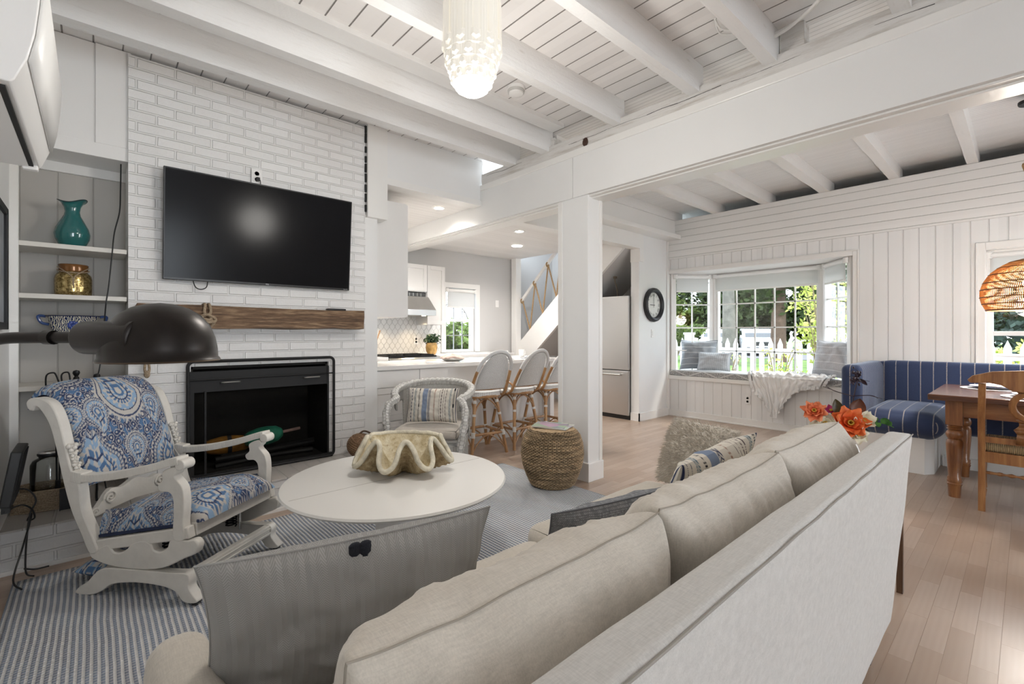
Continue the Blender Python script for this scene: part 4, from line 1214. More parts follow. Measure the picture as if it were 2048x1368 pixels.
# framed picture edge and small heater by the left wall
pf = thing('picture_frame', 'dark framed picture on the left wall, only its edge in view', 'picture', (XL, 3.18, 1.24))
m = MB(); m.box(0.002, 0.026, -0.35, -0.31, 0, 0.62); m.box(0.002, 0.026, 0.30, 0.34, 0, 0.62); m.box(0.002, 0.026, -0.31, 0.30, 0, 0.035); m.box(0.002, 0.026, -0.31, 0.30, 0.585, 0.62)
m.build('frame', M['black'], pf, smooth=0, bevel=0.003)
MB().box(0.002, 0.012, -0.31, 0.30, 0.035, 0.585).build('picture', plain('pale_grey_print', (0.34, 0.37, 0.40), 0.3, var=0.3, vscale=5), pf, smooth=0)


# ------------------------------------------------------------------ kitchen
def shaker(root, x0, x1, z0, z1, y, name='door', mat=None, knob=None):
    """panelled front in the plane y, facing -y"""
    d = MB(); r = 0.055 if min(x1-x0, z1-z0) > 0.2 else 0.0
    if r:
        d.box(x0, x0+r, y-0.018, y, z0, z1); d.box(x1-r, x1, y-0.018, y, z0, z1); d.box(x0+r, x1-r, y-0.018, y, z0, z0+r); d.box(x0+r, x1-r, y-0.018, y, z1-r, z1); d.box(x0+r, x1-r, y-0.008, y, z0+r, z1-r)
    else: d.box(x0, x1, y-0.018, y, z0, z1)
    o = d.build(name, mat or M['cab'], root, smooth=0, bevel=0.0015)
    if knob:
        k = MB(); (kx, kz) = knob
        k.tube([(kx, y-0.018, kz-0.055), (kx, y-0.045, kz-0.055), (kx, y-0.045, kz+0.055), (kx, y-0.018, kz+0.055)], 0.005, 8)
        k.build('handle', M['brass'], o)
    return o


pen = thing('peninsula_cabinet', 'white peninsula cabinet with drawer fronts behind the wicker armchair', 'cabinet', (0, 0, 0))
m = MB(); m.box(1.865, 2.70, 3.985, 4.62, 0.0, 0.88); m.box(2.70, 4.21, 4.11, 4.62, 0.0, 0.88); m.build('carcass', M['cab'], pen, smooth=0)
for x0, x1 in ((1.87, 2.36), (2.366, 2.695)):
    shaker(pen, x0, x1, 0.72, 0.872, 3.985, 'drawer'); shaker(pen, x0, x1, 0.405, 0.714, 3.985, 'drawer'); shaker(pen, x0, x1, 0.10, 0.399, 3.985, 'drawer')
MB().box(2.70, 4.205, 4.095, 4.11, 0.0, 0.10).build('plinth', M['cab'], pen, smooth=0)
MB().box(4.21, 4.28, 3.97, 4.60, 0.0, 0.88).build('end_panel', M['cab'], pen, smooth=0)
m = MB(); m.prism([(1.865, 3.94), (4.25, 3.86), (4.32, 3.92), (4.32, 4.70), (1.865, 4.70)], 'z', 0.881, 0.921)
tag(m.build('countertop', M['quartz'], None, smooth=0, bevel=0.006), 'long white stone worktop on the peninsula in front of the bar stools', 'worktop')

# far run: base units, range, upper cupboards, hood
base = thing('base_cabinet', 'white base cabinet to the left of the range', 'cabinet', (0, 0, 0))
MB().box(1.865, 2.74, 5.38, 5.995, 0.0, 0.88).build('carcass', M['cab'], base, smooth=0)
for x0, x1 in ((1.87, 2.30), (2.306, 2.735)): shaker(base, x0, x1, 0.10, 0.70, 5.38); shaker(base, x0, x1, 0.71, 0.872, 5.38, 'drawer')
tag(MB().box(1.865, 2.742, 5.35, 5.995, 0.881, 0.921).build('countertop', M['quartz'], None, smooth=0, bevel=0.004), 'white worktop to the left of the range', 'worktop')
base = thing('base_cabinet', 'white base cabinet to the right of the range below the kitchen window', 'cabinet', (0, 0, 0))
MB().box(3.502, 4.85, 5.38, 5.995, 0.0, 0.88).build('carcass', M['cab'], base, smooth=0)
for x0, x1 in ((3.506, 4.02), (4.026, 4.43), (4.436, 4.845)): shaker(base, x0, x1, 0.10, 0.70, 5.38); shaker(base, x0, x1, 0.71, 0.872, 5.38, 'drawer')
tag(MB().box(3.50, 4.87, 5.35, 5.995, 0.881, 0.921).build('countertop', M['quartz'], None, smooth=0, bevel=0.004), 'white worktop to the right of the range', 'worktop')

rg = thing('range_cooker', 'stainless steel range cooker with black knobs against the tiled wall', 'cooker', (2.745, 5.33, 0))
W = 0.752
MB().box(0, W, 0.03, 0.66, 0.06, 0.905).build('body', M['steel'], rg, smooth=0, bevel=0.004)
MB().box(0.02, W-0.02, 0.005, 0.03, 0.16, 0.70).build('oven_door', M['steel'], rg, smooth=0, bevel=0.004)
m = MB(); m.tube([(0.06, -0.03, 0.68), (W-0.06, -0.03, 0.68)], 0.012, 10); m.build('oven_handle', M['steel'], rg)
m = MB(); m.prism([(0.0, 0.775), (0.0, 0.89), (0.03, 0.905), (0.05, 0.905), (0.05, 0.775)], 'x', 0, W); m.build('control_panel', M['steel'], rg, smooth=0)
for k in range(8):
    x = (0.075, 0.145, 0.215, 0.285, 0.475, 0.545, 0.615, 0.685)[k]
    m = MB(); m.lathe([(0.022, 0.0), (0.024, 0.012), (0.019, 0.035), (0.0, 0.036)], 16); m.xf(0, Matrix.Translation((x, 0.0, 0.832)) @ Matrix.Rotation(R(90), 4, 'X')); m.build('knob', M['blackplastic'], rg)
MB().box(0.33, 0.425, -0.004, 0.002, 0.80, 0.868).build('display', plain('blue_lit_display', (0.01, 0.03, 0.09), 0.1), rg, smooth=0)
m = MB()
for x in (0.04, 0.27, 0.50):
    m.box(x, x+0.21, 0.10, 0.11, 0.925, 0.94); m.box(x, x+0.21, 0.55, 0.56, 0.925, 0.94); m.box(x, x+0.01, 0.10, 0.56, 0.925, 0.94); m.box(x+0.20, x+0.21, 0.10, 0.56, 0.925, 0.94); m.box(x+0.1, x+0.11, 0.10, 0.56, 0.925, 0.94); m.box(x, x+0.21, 0.33, 0.34, 0.925, 0.94)
m.box(0.02, W-0.02, 0.07, 0.60, 0.905, 0.926)
m.build('hob_grates', M['black'], rg, smooth=0)

tile = NT('white_ogee_tiles'); tc = tile.coord(); ts = tile.xyz(tc)
wz = tile.math('MULTIPLY', tile.math('SINE', tile.math('MULTIPLY', ts[2], 2*math.pi/0.135)), 0.021)
g1 = tile.groove(tile.math('ADD', ts[0], wz), 0.085, 0.005); g2 = tile.groove(tile.math('ADD', tile.math('SUBTRACT', ts[0], wz), 0.0425), 0.085, 0.005)
gg = tile.math('MAXIMUM', g1, g2)
tile.base(tile.mix(tile.math('MULTIPLY', gg, 0.55), (0.78, 0.77, 0.75), (0.42, 0.40, 0.38)), 0.2); tile.bump(tile.math('SUBTRACT', 1.0, gg), 0.002)
bx('wall_backsplash', tile.m, (1.862, 3.93, 5.985, 5.998, 0.92, 1.62))

up = thing('wall_cupboard', 'white wall cupboard with brass handles above the range hood', 'cupboard', (0, 0, 0))
MB().box(2.30, 3.50, 5.69, 5.995, 1.80, 2.185).build('carcass', M['cab'], up, smooth=0)
shaker(up, 2.30, 2.74, 1.81, 2.18, 5.69); shaker(up, 2.744, 3.12, 1.81, 2.18, 5.69, knob=(3.09, 1.90)); shaker(up, 3.124, 3.498, 1.81, 2.18, 5.69, knob=(3.155, 1.90))
up = thing('wall_cupboard', 'tall white wall cupboard between the range hood and the kitchen window', 'cupboard', (0, 0, 0))
MB().box(3.502, 3.80, 5.69, 5.995, 1.345, 2.185).build('carcass', M['cab'], up, smooth=0)
shaker(up, 3.504, 3.798, 1.35, 2.18, 5.69)
up = thing('wall_cupboard', 'white wall cupboard left of the range hood over the lit worktop', 'cupboard', (0, 0, 0))
MB().box(2.30, 2.735, 5.69, 5.995, 1.42, 1.795).build('carcass', M['cab'], up, smooth=0)
up = thing('wall_cupboard', 'tall white wall cupboard seen end-on beside the chimney', 'cupboard', (0, 0, 0))
MB().box(1.866, 2.235, 4.0, 5.6, 1.375, 2.46).build('carcass', M['cab'], up, smooth=0)
MB().box(2.236, 2.254, 4.004, 4.60, 1.38, 2.455).build('door', M['cab'], up, smooth=0); MB().box(2.236, 2.254, 4.605, 5.2, 1.38, 2.455).build('door', M['cab'], up, smooth=0)
hd = thing('range_hood', 'brushed steel under-cupboard range hood with sloping front', 'range hood', (2.745, 5.44, 1.465))
m = MB(); m.prism([(0.0, 0.0), (0.0, 0.075), (0.20, 0.265), (0.54, 0.265), (0.54, 0.0)], 'x', 0, 0.752); m.build('canopy', M['steel'], hd, smooth=0)
m = MB().box(0.03, 0.72, 0.26, 0.30, 0.268, 0.325); m.build('vent_grille', plain('dark_grille', (0.10, 0.10, 0.10), 0.4, 0.6), hd, smooth=0)
m = MB()
for k in range(11): m.box(0.06 + 0.06*k, 0.07 + 0.06*k, 0.252, 0.262, 0.275, 0.32)
m.build('grille_bars', M['steel'], hd, smooth=0)
for x in (0.12, 0.63):
    m = MB(); m.lathe([(0.0, -0.002), (0.03, -0.002), (0.03, 0.004)], 16); m.xf(0, Matrix.Translation((x, 0.12, -0.002))); m.build('lamp', m_emit('warm_hood_lamp', (1.0, 0.8, 0.55), 8.0), hd)
def spot(name, loc, power, col, size=R(120), blend=0.8, r=0.03):
    l = bpy.data.lights.new(name, 'SPOT'); l.energy = power; l.color = col; l.spot_size = size; l.spot_blend = blend; l.shadow_soft_size = r
    o = bpy.data.objects.new(name, l); COL.objects.link(o); o.location = loc; return o
spot('hood_lamp_light', (3.38, 5.74, 1.45), 6.5, (1.0, 0.80, 0.55))
spot('hood_lamp_light', (2.9, 5.74, 1.45), 6.5, (1.0, 0.80, 0.55))
spot('cupboard_lamp_light', (2.5, 5.80, 1.40), 4.0, (1.0, 0.82, 0.6))
for (x, y, z, lab) in ((2.74, 4.21, 2.556, 'round recessed downlight in the kitchen ceiling left of the header'), (3.97, 4.27, 2.498, 'round recessed downlight in the kitchen ceiling right of the header')):
    t = thing('recessed_downlight', lab, 'ceiling light', (x, y, z), 0, 'recessed downlights in the kitchen ceiling')
    m = MB(); m.lathe([(0.048, 0.0), (0.072, -0.003), (0.075, -0.001), (0.075, 0.003)], 28, cap=False); m.build('bezel', M['plaster'], t)
    m = MB(); m.lathe([(0.0, -0.001), (0.05, -0.001), (0.05, 0.002)], 24, cap=False); m.build('lamp', m_emit('downlight_lamp', (1.0, 0.93, 0.82), 14.0), t)
    spot('downlight', (x, y, z - 0.02), 46, (1.0, 0.95, 0.89), R(150), 0.9, 0.05)
for (x, y) in ((2.5, 5.0), (4.6, 5.0)):
    spot('downlight', (x, y, 2.47), 62, (1.0, 0.95, 0.89), R(150), 0.9, 0.05)
    t = thing('recessed_downlight', 'recessed downlight at the back of the kitchen ceiling', 'ceiling light', (x, y, 2.556 if x < 3 else 2.498), 0, 'recessed downlights in the kitchen ceiling')
    m = MB(); m.lathe([(0.0, -0.001), (0.05, -0.001), (0.075, -0.003), (0.075, 0.003)], 24, cap=False); m.build('lamp', m_emit('downlight_lamp_back', (1.0, 0.93, 0.82), 14.0), t)

# things on the kitchen worktops
cr = thing('utensil_crock', 'black and white patterned utensil crock on the worktop left of the range', 'crock', (2.64, 5.60, 0.922))
chev = NT('black_white_zigzag'); cs_ = chev.xyz(chev.coord('UV'))
zz = chev.math('FRACT', chev.math('ADD', chev.math('MULTIPLY', cs_[1], 7.0), chev.math('MULTIPLY', chev.math('ABSOLUTE', chev.math('SUBTRACT', chev.math('FRACT', chev.math('MULTIPLY', cs_[0], 12.0)), 0.5)), 1.4)))
chev.base(chev.mix(chev.math('LESS_THAN', zz, 0.45), (0.75, 0.74, 0.72), (0.05, 0.05, 0.06)), 0.3)
m = MB(); m.grid(lambda u, w: (0.06*math.cos(2*math.pi*u), 0.06*math.sin(2*math.pi*u), 0.17*w), 32, 6, cu=False); m.lathe([(0.0, 0.004), (0.06, 0.0)], 32, cap=False); m.build('pot', chev.m, cr, solid=0.004)
for k, (dx, L) in enumerate(((0.05, 0.32), (-0.02, 0.28))):
    t = tag(MB().tube([(2.64, 5.60, 0.94), (2.64 + dx*2, 5.58, 0.94 + L)], [0.005, 0.009], 8).build('wooden_spoon', plain('spoon_wood_%d' % k, (0.42, 0.24, 0.12), 0.5), None), ('wooden spoon leaning right out of the zigzag crock', 'shorter wooden spoon in the zigzag crock')[k], 'spoon', 'spoons in the zigzag crock')
pp = thing('potted_plant', 'small bushy plant in a mottled golden pot beside the range', 'plant', (3.60, 5.72, 0.922))
m = MB(); m.lathe([(0.0, 0.0), (0.055, 0.0), (0.078, 0.05), (0.085, 0.10), (0.078, 0.145), (0.070, 0.16), (0.074, 0.168), (0.066, 0.165), (0.06, 0.14), (0.0, 0.14)], 32, cap=False); m.build('pot', plain('golden_stoneware', (0.44, 0.27, 0.09), 0.35, var=0.45, vscale=18), pp)
rng = random.Random(8); leaf_cloud(rng, 420, 0.085, 0.085, 0.06, 0.05, 18, 0.3, 0.4, 0.22, 1.8).build('leaves', plain('dark_herb_leaves', (0.035, 0.075, 0.03), 0.5, var=0.4, vscale=30), pp, smooth=0)
nb = thing('napkin_bowl', 'shallow grey bowl with a folded pink and white cloth on the peninsula', 'bowl', (2.86, 4.12, 0.922))
m = MB(); m.lathe([(0.0, 0.0), (0.06, 0.0), (0.10, 0.012), (0.125, 0.03), (0.120, 0.032), (0.09, 0.016), (0.0, 0.008)], 32, cap=False); m.build('dish', plain('grey_stoneware', (0.42, 0.41, 0.40), 0.3), nb)
cl = thing('folded_cloth', 'pink and white cloth folded in the grey bowl on the peninsula', 'cloth', (2.85, 4.12, 0.935))
m = MB(); m.grid(lambda u, w: (-0.11 + 0.22*u, -0.07 + 0.14*w, 0.02 + 0.055*math.sin(math.pi*u)**.6*(1-.5*u)*math.sin(math.pi*w)**.5 + 0.006*math.sin(9*w + 5*u)), 24, 16); m.build('cloth', plain('pink_white_cotton', (0.66, 0.50, 0.44), 0.9, var=0.28, vscale=22), cl, solid=0.01)
pm = tag(MB().lathe([(0.0, 0.0), (0.17, 0.0), (0.17, 0.003), (0.0, 0.003)], 36, (2.70, 4.08, 0.922), cap=False).build('placemat', plain('pale_woven_placemat', (0.60, 0.58, 0.55), 0.9, var=0.15, vscale=80), None), 'round pale placemat at the left end of the peninsula', 'placemat')
for k, (x, y, lab) in enumerate(((3.73, 4.27, 'white cup standing between the first and second bar stool backs'), (4.18, 4.45, 'white cup at the right end of the peninsula'))):
    t = thing('cup', lab, 'cup', (x, y, 0.922), 0, 'white cups on the peninsula')
    m = MB(); m.lathe([(0.0, 0.0), (0.028, 0.0), (0.036, 0.01), (0.040, 0.09), (0.037, 0.09), (0.033, 0.012), (0.0, 0.008)], 24, cap=False); m.build('body', M['trim'], t)
    m = MB(); m.tube(curve_pts([(0.038, 0, 0.07), (0.062, 0, 0.065), (0.060, 0, 0.03), (0.036, 0, 0.025)], 4), 0.005, 6); m.build('handle', M['trim'], t)
for k, (x, y, lab) in enumerate(((3.50, 4.12, 'grey placemat under the plate by the second bar stool'), (4.02, 4.05, 'grey placemat under the plate by the third bar stool'))):
    tag(MB().lathe([(0.0, 0.0), (0.18, 0.0), (0.18, 0.003), (0.0, 0.003)], 36, (x, y, 0.922), cap=False).build('placemat', plain('grey_placemat', (0.34, 0.35, 0.37), 0.9, var=0.2, vscale=60), None), lab, 'placemat', 'placemats on the peninsula')
    p = tag(MB().lathe([(0.0, 0.002), (0.07, 0.002), (0.125, 0.016), (0.123, 0.019), (0.07, 0.007), (0.0, 0.006)], 36, (x, y, 0.925), cap=False).build('plate', M['trim'], None), ('white plate on the peninsula in front of the second bar stool', 'white plate on the peninsula in front of the third bar stool')[k], 'plate', 'plates on the peninsula')
    n_ = MB(); n_.grid(lambda u, w: (x - 0.08 + 0.16*u, y - 0.05 + 0.10*w, 0.945 + 0.02*math.sin(math.pi*u)*math.sin(math.pi*w) + 0.003*math.sin(12*u)), 14, 10)
    tag(n_.build('napkin', plain('striped_napkin', (0.60, 0.62, 0.68), 0.9, var=0.2, vscale=60), None, solid=0.006), ('blue-grey napkin on the plate in front of the second bar stool', 'blue-grey napkin on the plate in front of the third bar stool')[k], 'napkin', 'napkins on the peninsula')
outlet('white light switch on the grey wall right of the kitchen window', (5.06, YK - 0.001, 1.72), 0, switch=True)
outlet('white outlet on the ogee tiles right of the range', (3.50, 5.984, 1.12), 0)

# stairs rising over the refrigerator, with a rope balustrade
st = thing('staircase', 'white staircase rising to the right above the refrigerator', 'staircase', (0, 0, 0))
SX = 5.45
m = MB(); m.prism([(5.84, 0.60), (5.84, 1.09), (3.76, 2.88), (3.76, 2.40), (5.41, 0.98)], 'x', SX, SX + 0.05); m.build('stringer', M['trim'], st, smooth=0)
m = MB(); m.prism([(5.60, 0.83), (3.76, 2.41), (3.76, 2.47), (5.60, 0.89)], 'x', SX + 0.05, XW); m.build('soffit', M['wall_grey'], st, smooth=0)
m = MB()
for k in range(9):
    y = 5.78 - 0.225*k; z = 1.02 + 0.193*k
    m.box(SX + 0.05, XW, y - 0.24, y, z - 0.03, z); m.box(SX + 0.05, XW, y - 0.02, y, z - 0.19, z - 0.03)
m.build('treads', M['trim'], st, smooth=0)
MB().box(SX - 0.10, SX + 0.02, 5.84, 5.96, 0, 2.50).build('newel_post', M['trim'], st, smooth=0, bevel=0.004)
m = MB(); m.bar((SX + 0.025, 5.84, 1.77), (SX + 0.025, 4.52, 3.0), 0.035, 0.05); m.build('handrail', M['trim'], st, smooth=0)
rp = NT('manila_rope'); rc_ = rp.coord(); rp.base(rp.ramp(rp.noise(rc_, 90, 3), [(0.3, (0.24, 0.145, 0.065)), (0.7, (0.45, 0.30, 0.16))]), 0.9)
def yz(y, up):   # heights of stringer top / handrail at y
    return (1.74 + (5.84 - y)*(1.23/1.32)) if up else (1.10 + (5.82 - y)*0.8606)
ys = [5.80, 5.62, 5.50, 5.32, 5.20, 5.02, 4.90, 4.72, 4.60]
pts = []
for k, y in enumerate(ys): pts.append((SX + 0.02, y, yz(y, k % 2 == 0) + (0.0 if k % 2 == 0 else 0.01)))
m = MB()
for a, b in zip(pts, pts[1:]): m.tube([a, b], 0.0115, 8)
for k, p in enumerate(pts):
    if k % 2 == 0: m.tube([(p[0]+0.03*math.cos(q), p[1]+0.012, p[2]+0.035*math.sin(q)) for q in [2*math.pi*i/16 for i in range(16)]], 0.011, 6, closed=True)
    else: m.ball(p, 0.018, 8, 6)
m.build('rope_balustrade', rp.m, st)

fr = thing('refrigerator', 'tall stainless steel refrigerator under the stairs', 'refrigerator', (5.585, 4.128, 0.0))
MB().box(0.055, 0.62, -0.368, 0.368, 0.03, 1.745).build('body', plain('grey_fridge_side', (0.35, 0.35, 0.36), 0.4), fr, smooth=0)
fsteel = NT('brushed_steel_door'); fc = fsteel.coord(); fsteel.base((0.60, 0.595, 0.59), fsteel.math('ADD', 0.26, fsteel.math('MULTIPLY', fsteel.noise(fsteel.mapping(fc, (4, 4, 300)), 1.0, 2), 0.12)), 1.0)
d1 = MB().box(0.0, 0.055, -0.368, 0.368, 0.70, 1.755).build('upper_door', fsteel.m, fr, smooth=0, bevel=0.008)
d2 = MB().box(0.0, 0.055, -0.368, 0.368, 0.06, 0.69).build('freezer_drawer', fsteel.m, fr, smooth=0, bevel=0.008)
m = MB(); m.tube([(-0.055, 0.305, 0.80), (-0.055, 0.305, 1.52)], 0.013, 12); m.tube([(0, 0.305, 0.83), (-0.055, 0.305, 0.83)], 0.010, 8); m.tube([(0, 0.305, 1.49), (-0.055, 0.305, 1.49)], 0.010, 8); m.build('door_handle', M['steel'], d1)
m = MB(); m.tube([(-0.055, -0.27, 0.635), (-0.055, 0.27, 0.635)], 0.013, 12); m.tube([(0, -0.25, 0.635), (-0.055, -0.25, 0.635)], 0.010, 8); m.tube([(0, 0.25, 0.635), (-0.055, 0.25, 0.635)], 0.010, 8); m.build('drawer_handle', M['steel'], d2)
MB().box(0.03, 0.10, -0.368, 0.368, 0.0, 0.055).build('kick_plate', M['blackplastic'], fr, smooth=0)
m = MB(); m.tube(curve_pts([(5.78, 4.12, 2.06), (5.76, 4.11, 2.0), (5.79, 4.10, 1.9), (5.80, 4.09, 1.762)], 6), 0.008, 8); m.box(5.76, 5.80, 4.10, 4.14, 2.04, 2.07)
tag(m.build('water_line', plain('dull_cable', (0.16, 0.12, 0.08), 0.6), None), 'thin dark line running from the stair soffit down to the refrigerator', 'cable')

# round clock on the short wall
ck = thing('wall_clock', 'round black rimmed clock with Roman numerals on the short white wall', 'clock', (5.98, 3.617, 1.63))
rotc = Matrix.Rotation(R(90), 4, 'X')
m = MB(); m.lathe([(0.178, 0.0), (0.235, 0.0), (0.245, 0.02), (0.238, 0.045), (0.215, 0.060), (0.192, 0.045), (0.178, 0.018)], 48, cap=False); m.lathe([(0.0, 0.0), (0.24, 0.0)], 48, cap=False); m.xf(0, rotc); m.build('rim', plain('black_clock_rim', (0.02, 0.022, 0.026), 0.4), ck)
m = MB(); m.lathe([(0.0, 0.012), (0.182, 0.012)], 48, cap=False); m.xf(0, rotc); m.build('dial', plain('cream_clock_dial', (0.70, 0.70, 0.67), 0.5, var=0.05), ck)
black = plain('clock_black', (0.02, 0.02, 0.02), 0.5)
for k, tx in enumerate(('XII', 'I', 'II', 'III', 'IIII', 'V', 'VI', 'VII', 'VIII', 'IX', 'X', 'XI')):
    a = R(90 - 30*k)
    mt = Matrix.Translation((0, -0.0135, 0)) @ rotc @ Matrix.Translation((0.142*math.cos(a), 0.142*math.sin(a), 0)) @ Matrix.Rotation(a - R(90), 4, 'Z')
    text_mesh('numeral', tx, 0.058, black, ck, mt)
m = MB()
for k in range(60):
    a = R(6*k); m.bar((0.170*math.cos(a), -0.0135, 0.170*math.sin(a)), (0.177*math.cos(a), -0.0135, 0.177*math.sin(a)), 0.003, 0.001, (0, 1, 0))
m.build('minute_track', black, ck, smooth=0)
m = MB(); a = R(180); m.bar((0.03, -0.018, -0.002), (-0.095, -0.018, -0.002), 0.009, 0.002, (0, 1, 0)); m.build('hour_hand', black, ck, smooth=0)
m = MB(); m.bar((0.0, -0.020, -0.035), (0.003, -0.020, 0.15), 0.006, 0.002, (0, 1, 0)); m.lathe([(0.0, 0.0), (0.011, 0.0), (0.009, 0.006), (0, 0.007)], 14, (0, 0, 0)); m.build('minute_hand', black, ck, smooth=0)
outlet('white light switch on the wall under the clock', (5.98, 3.619, 1.22), 0, switch=True)


# ------------------------------------------------------------------ bay seat, banquette and dining table
def vmat(n, up=(0, 0, 1), loc=(0, 0, 0), roll=0.0):
    """matrix that turns a pillow (thickness along y, height z) so that its face looks along n"""
    n = Vector(n).normalized(); u = Vector(up); x = n.cross(u).normalized() * -1; z = x.cross(n) if x.cross(n).z > 0 else -x.cross(n)
    x = n.cross(z) * -1
    m = Matrix((x, n, z)).transposed().to_4x4()
    return Matrix.Translation(loc) @ m @ Matrix.Rotation(roll, 4, 'Y')


seat_fab = NT('grey_ikat_cushion'); sc_ = seat_fab.coord(); sx = seat_fab.xyz(sc_)
zg = seat_fab.math('ABSOLUTE', seat_fab.math('SUBTRACT', seat_fab.math('MULTIPLY', seat_fab.math('FRACT', seat_fab.math('DIVIDE', sx[1], 0.44)), 2.0), 1.0))
h_ = seat_fab.math('SUBTRACT', seat_fab.math('DIVIDE', seat_fab.math('SUBTRACT', sx[2], 0.60), 0.08), zg)
ln = seat_fab.math('LESS_THAN', seat_fab.math('ABSOLUTE', h_), 0.09)
tick = seat_fab.math('LESS_THAN', seat_fab.math('FRACT', seat_fab.math('DIVIDE', sx[1], 0.016)), 0.55)
nz_ = seat_fab.math('MULTIPLY', tick, seat_fab.ramp(seat_fab.noise(sc_, 70, 3), [(0.4, (0, 0, 0)), (0.55, (1, 1, 1))]))
seat_fab.base(seat_fab.mix(ln, seat_fab.mix(seat_fab.math('MULTIPLY', nz_, 0.8), (0.46, 0.46, 0.46), (0.075, 0.075, 0.08)), (0.62, 0.62, 0.61)), 0.95)
topfab = m_linen('pale_grey_cushion_top', (0.60, 0.61, 0.62))
cu = thing('window_seat_cushion', 'long grey and white patterned cushion on the bay window seat', 'cushion', (0, 0, 0))
m = MB(); m.prism([(XW - 0.025, 1.42), (6.88, 1.80), (6.88, 3.12), (XW - 0.025, 3.585)], 'z', 0.601, 0.672); m.build('pad', seat_fab.m, cu, smooth=0, bevel=0.008)
m = MB(); m.prism([(XW - 0.015, 1.43), (6.87, 1.81), (6.87, 3.11), (XW - 0.015, 3.575)], 'z', 0.668, 0.682); m.build('top_panel', topfab, cu, smooth=0, bevel=0.006)


def m_lines(name, col, line, n, w=0.02, noise_amt=0.12, axis=1):
    a = NT(name); u = a.xyz(a.coord('UV'))
    fr = a.math('FRACT', a.math('ADD', a.math('MULTIPLY', u[axis], n), 0.3))
    nzz = a.noise(a.coord(), 130, 3)
    base = a.ramp(nzz, [(0.3, tuple(k*(1-noise_amt) for k in col)), (0.7, tuple(min(1, k*(1+noise_amt)) for k in col))])
    a.base(a.mix(a.math('LESS_THAN', fr, w*n), base, line), 0.95, 0, 0.2)
    a.bump(nzz, 0.001)
    return a.m


def cushion(name, label, m_, size, mat, n=24, parts=None, group=None, **k):
    t = thing(name, label, 'cushion', (0, 0, 0), 0, group)
    w, h, th = size
    mb = MB(); mb.pillow(w, h, th, n=n, m=m_, **k); mb.build('cover', mat, t, smooth=70, merge=False)
    e = MB(); pin = k.get('pinch', 0.06)
    ring = []
    for (a0, b0, a1, b1) in ((-1, -1, 1, -1), (1, -1, 1, 1), (1, 1, -1, 1), (-1, 1, -1, -1)):
        for q in range(12):
            a, b = a0 + (a1-a0)*q/12, b0 + (b1-b0)*q/12
            ring.append(tuple(m_ @ Vector((a*w/2*(1-pin*(1-b*b)), 0, b*h/2*(1-pin*(1-a*a))))))
    e.tube(ring, 0.0028, 5, closed=True); e.build('seam', mat, t)
    return t


cushion('cushion', 'large slate grey cushion with thin white lines at the left of the window seat', vmat((-0.92, -0.30, 0.25), loc=(6.72, 3.30, 0.90)), (0.52, 0.46, 0.17), m_lines('slate_lined_cotton', (0.30, 0.32, 0.345), (0.60, 0.61, 0.62), 5.0, 0.018), pinch=0.10, wr=0.02, seed=2)
cushion('cushion', 'small pale blue-grey cable knit cushion in front of the slate one on the window seat', vmat((-0.95, -0.12, 0.28), loc=(6.60, 3.01, 0.82)), (0.46, 0.27, 0.13), m_lines('cable_knit', (0.52, 0.55, 0.58), (0.40, 0.43, 0.46), 16.0, 0.014, axis=0), pinch=0.07, wr=0.014, seed=5)
cushion('cushion', 'pale grey cushion with thin white lines at the right of the window seat', vmat((-0.86, 0.42, 0.22), loc=(6.66, 1.60, 0.91)), (0.47, 0.47, 0.17), m_lines('pale_grey_lined_cotton', (0.50, 0.50, 0.52), (0.68, 0.68, 0.69), 4.6, 0.02), pinch=0.10, wr=0.018, seed=9)

# white ruffled throw over the front of the seat
th = thing('throw_blanket', 'white ruffled throw spilling over the front of the window seat', 'blanket', (0, 0, 0))
m = MB()
def throw_fn(u, v):
    # u across (along -y), v from the seat down over the front
    y0 = 2.42 - 0.86*u
    s = 0.30 + 0.55*math.exp(-((u-0.34)/0.22)**2) - 0.16*u     # how far it comes over the edge, metres
    s = max(0.10, s)
    L = 0.30 + s*0.62
    d = v*L
    conv = 0.34*max(0, d-0.24)*(0.36-u)*2.2
    q = 0.010*math.sin(u*41 + 2*math.sin(v*5)) + 0.016*mnoise.noise(Vector((u*7, v*4, 2.0))) + 0.010*mnoise.noise(Vector((u*19, v*9, 4.0)))
    if d < 0.26: return (6.64 - d*0.99*(1 - 0.5*min(1, max(0, (u-0.62)/0.2))) - 0.13*min(1, max(0, (u-0.62)/0.2)) + 0.03*mnoise.noise(Vector((u*5, 1, 3))), y0 - conv, 0.695 + abs(q)*1.5 + 0.014*(1-v))
    if d < 0.31:
        a = (d-0.26)/0.05*math.pi/2
        return (6.383 - 0.022*math.sin(a) - q*0.6, y0 - conv, 0.698 + abs(q)*(1-a/1.6) - 0.022*(1-math.cos(a)))
    return (6.362 - abs(q)*1.6 - 0.03*(d-0.31) - 0.012, y0 - conv, 0.676 - (d-0.31))
m.grid(throw_fn, 110, 60); thm = m_linen('white_muslin', (0.76, 0.755, 0.745), 300, 0.04); m.build('cloth', thm, th, smooth=80, solid=0.003)
m = MB()
def ruffle(u, v):
    p = Vector(throw_fn(u, 1.0))
    w = math.sin(u*150) * 0.5 + 0.5*math.sin(u*97+1.3)
    return (p.x - 0.006 - 0.020*v*w - 0.008*v, p.y + 0.012*v*math.cos(u*120), p.z + 0.01 - 0.048*v + 0.008*v*math.sin(u*60))
m.grid(ruffle, 260, 5); m.build('ruffle', thm, th, smooth=80, solid=0.002)
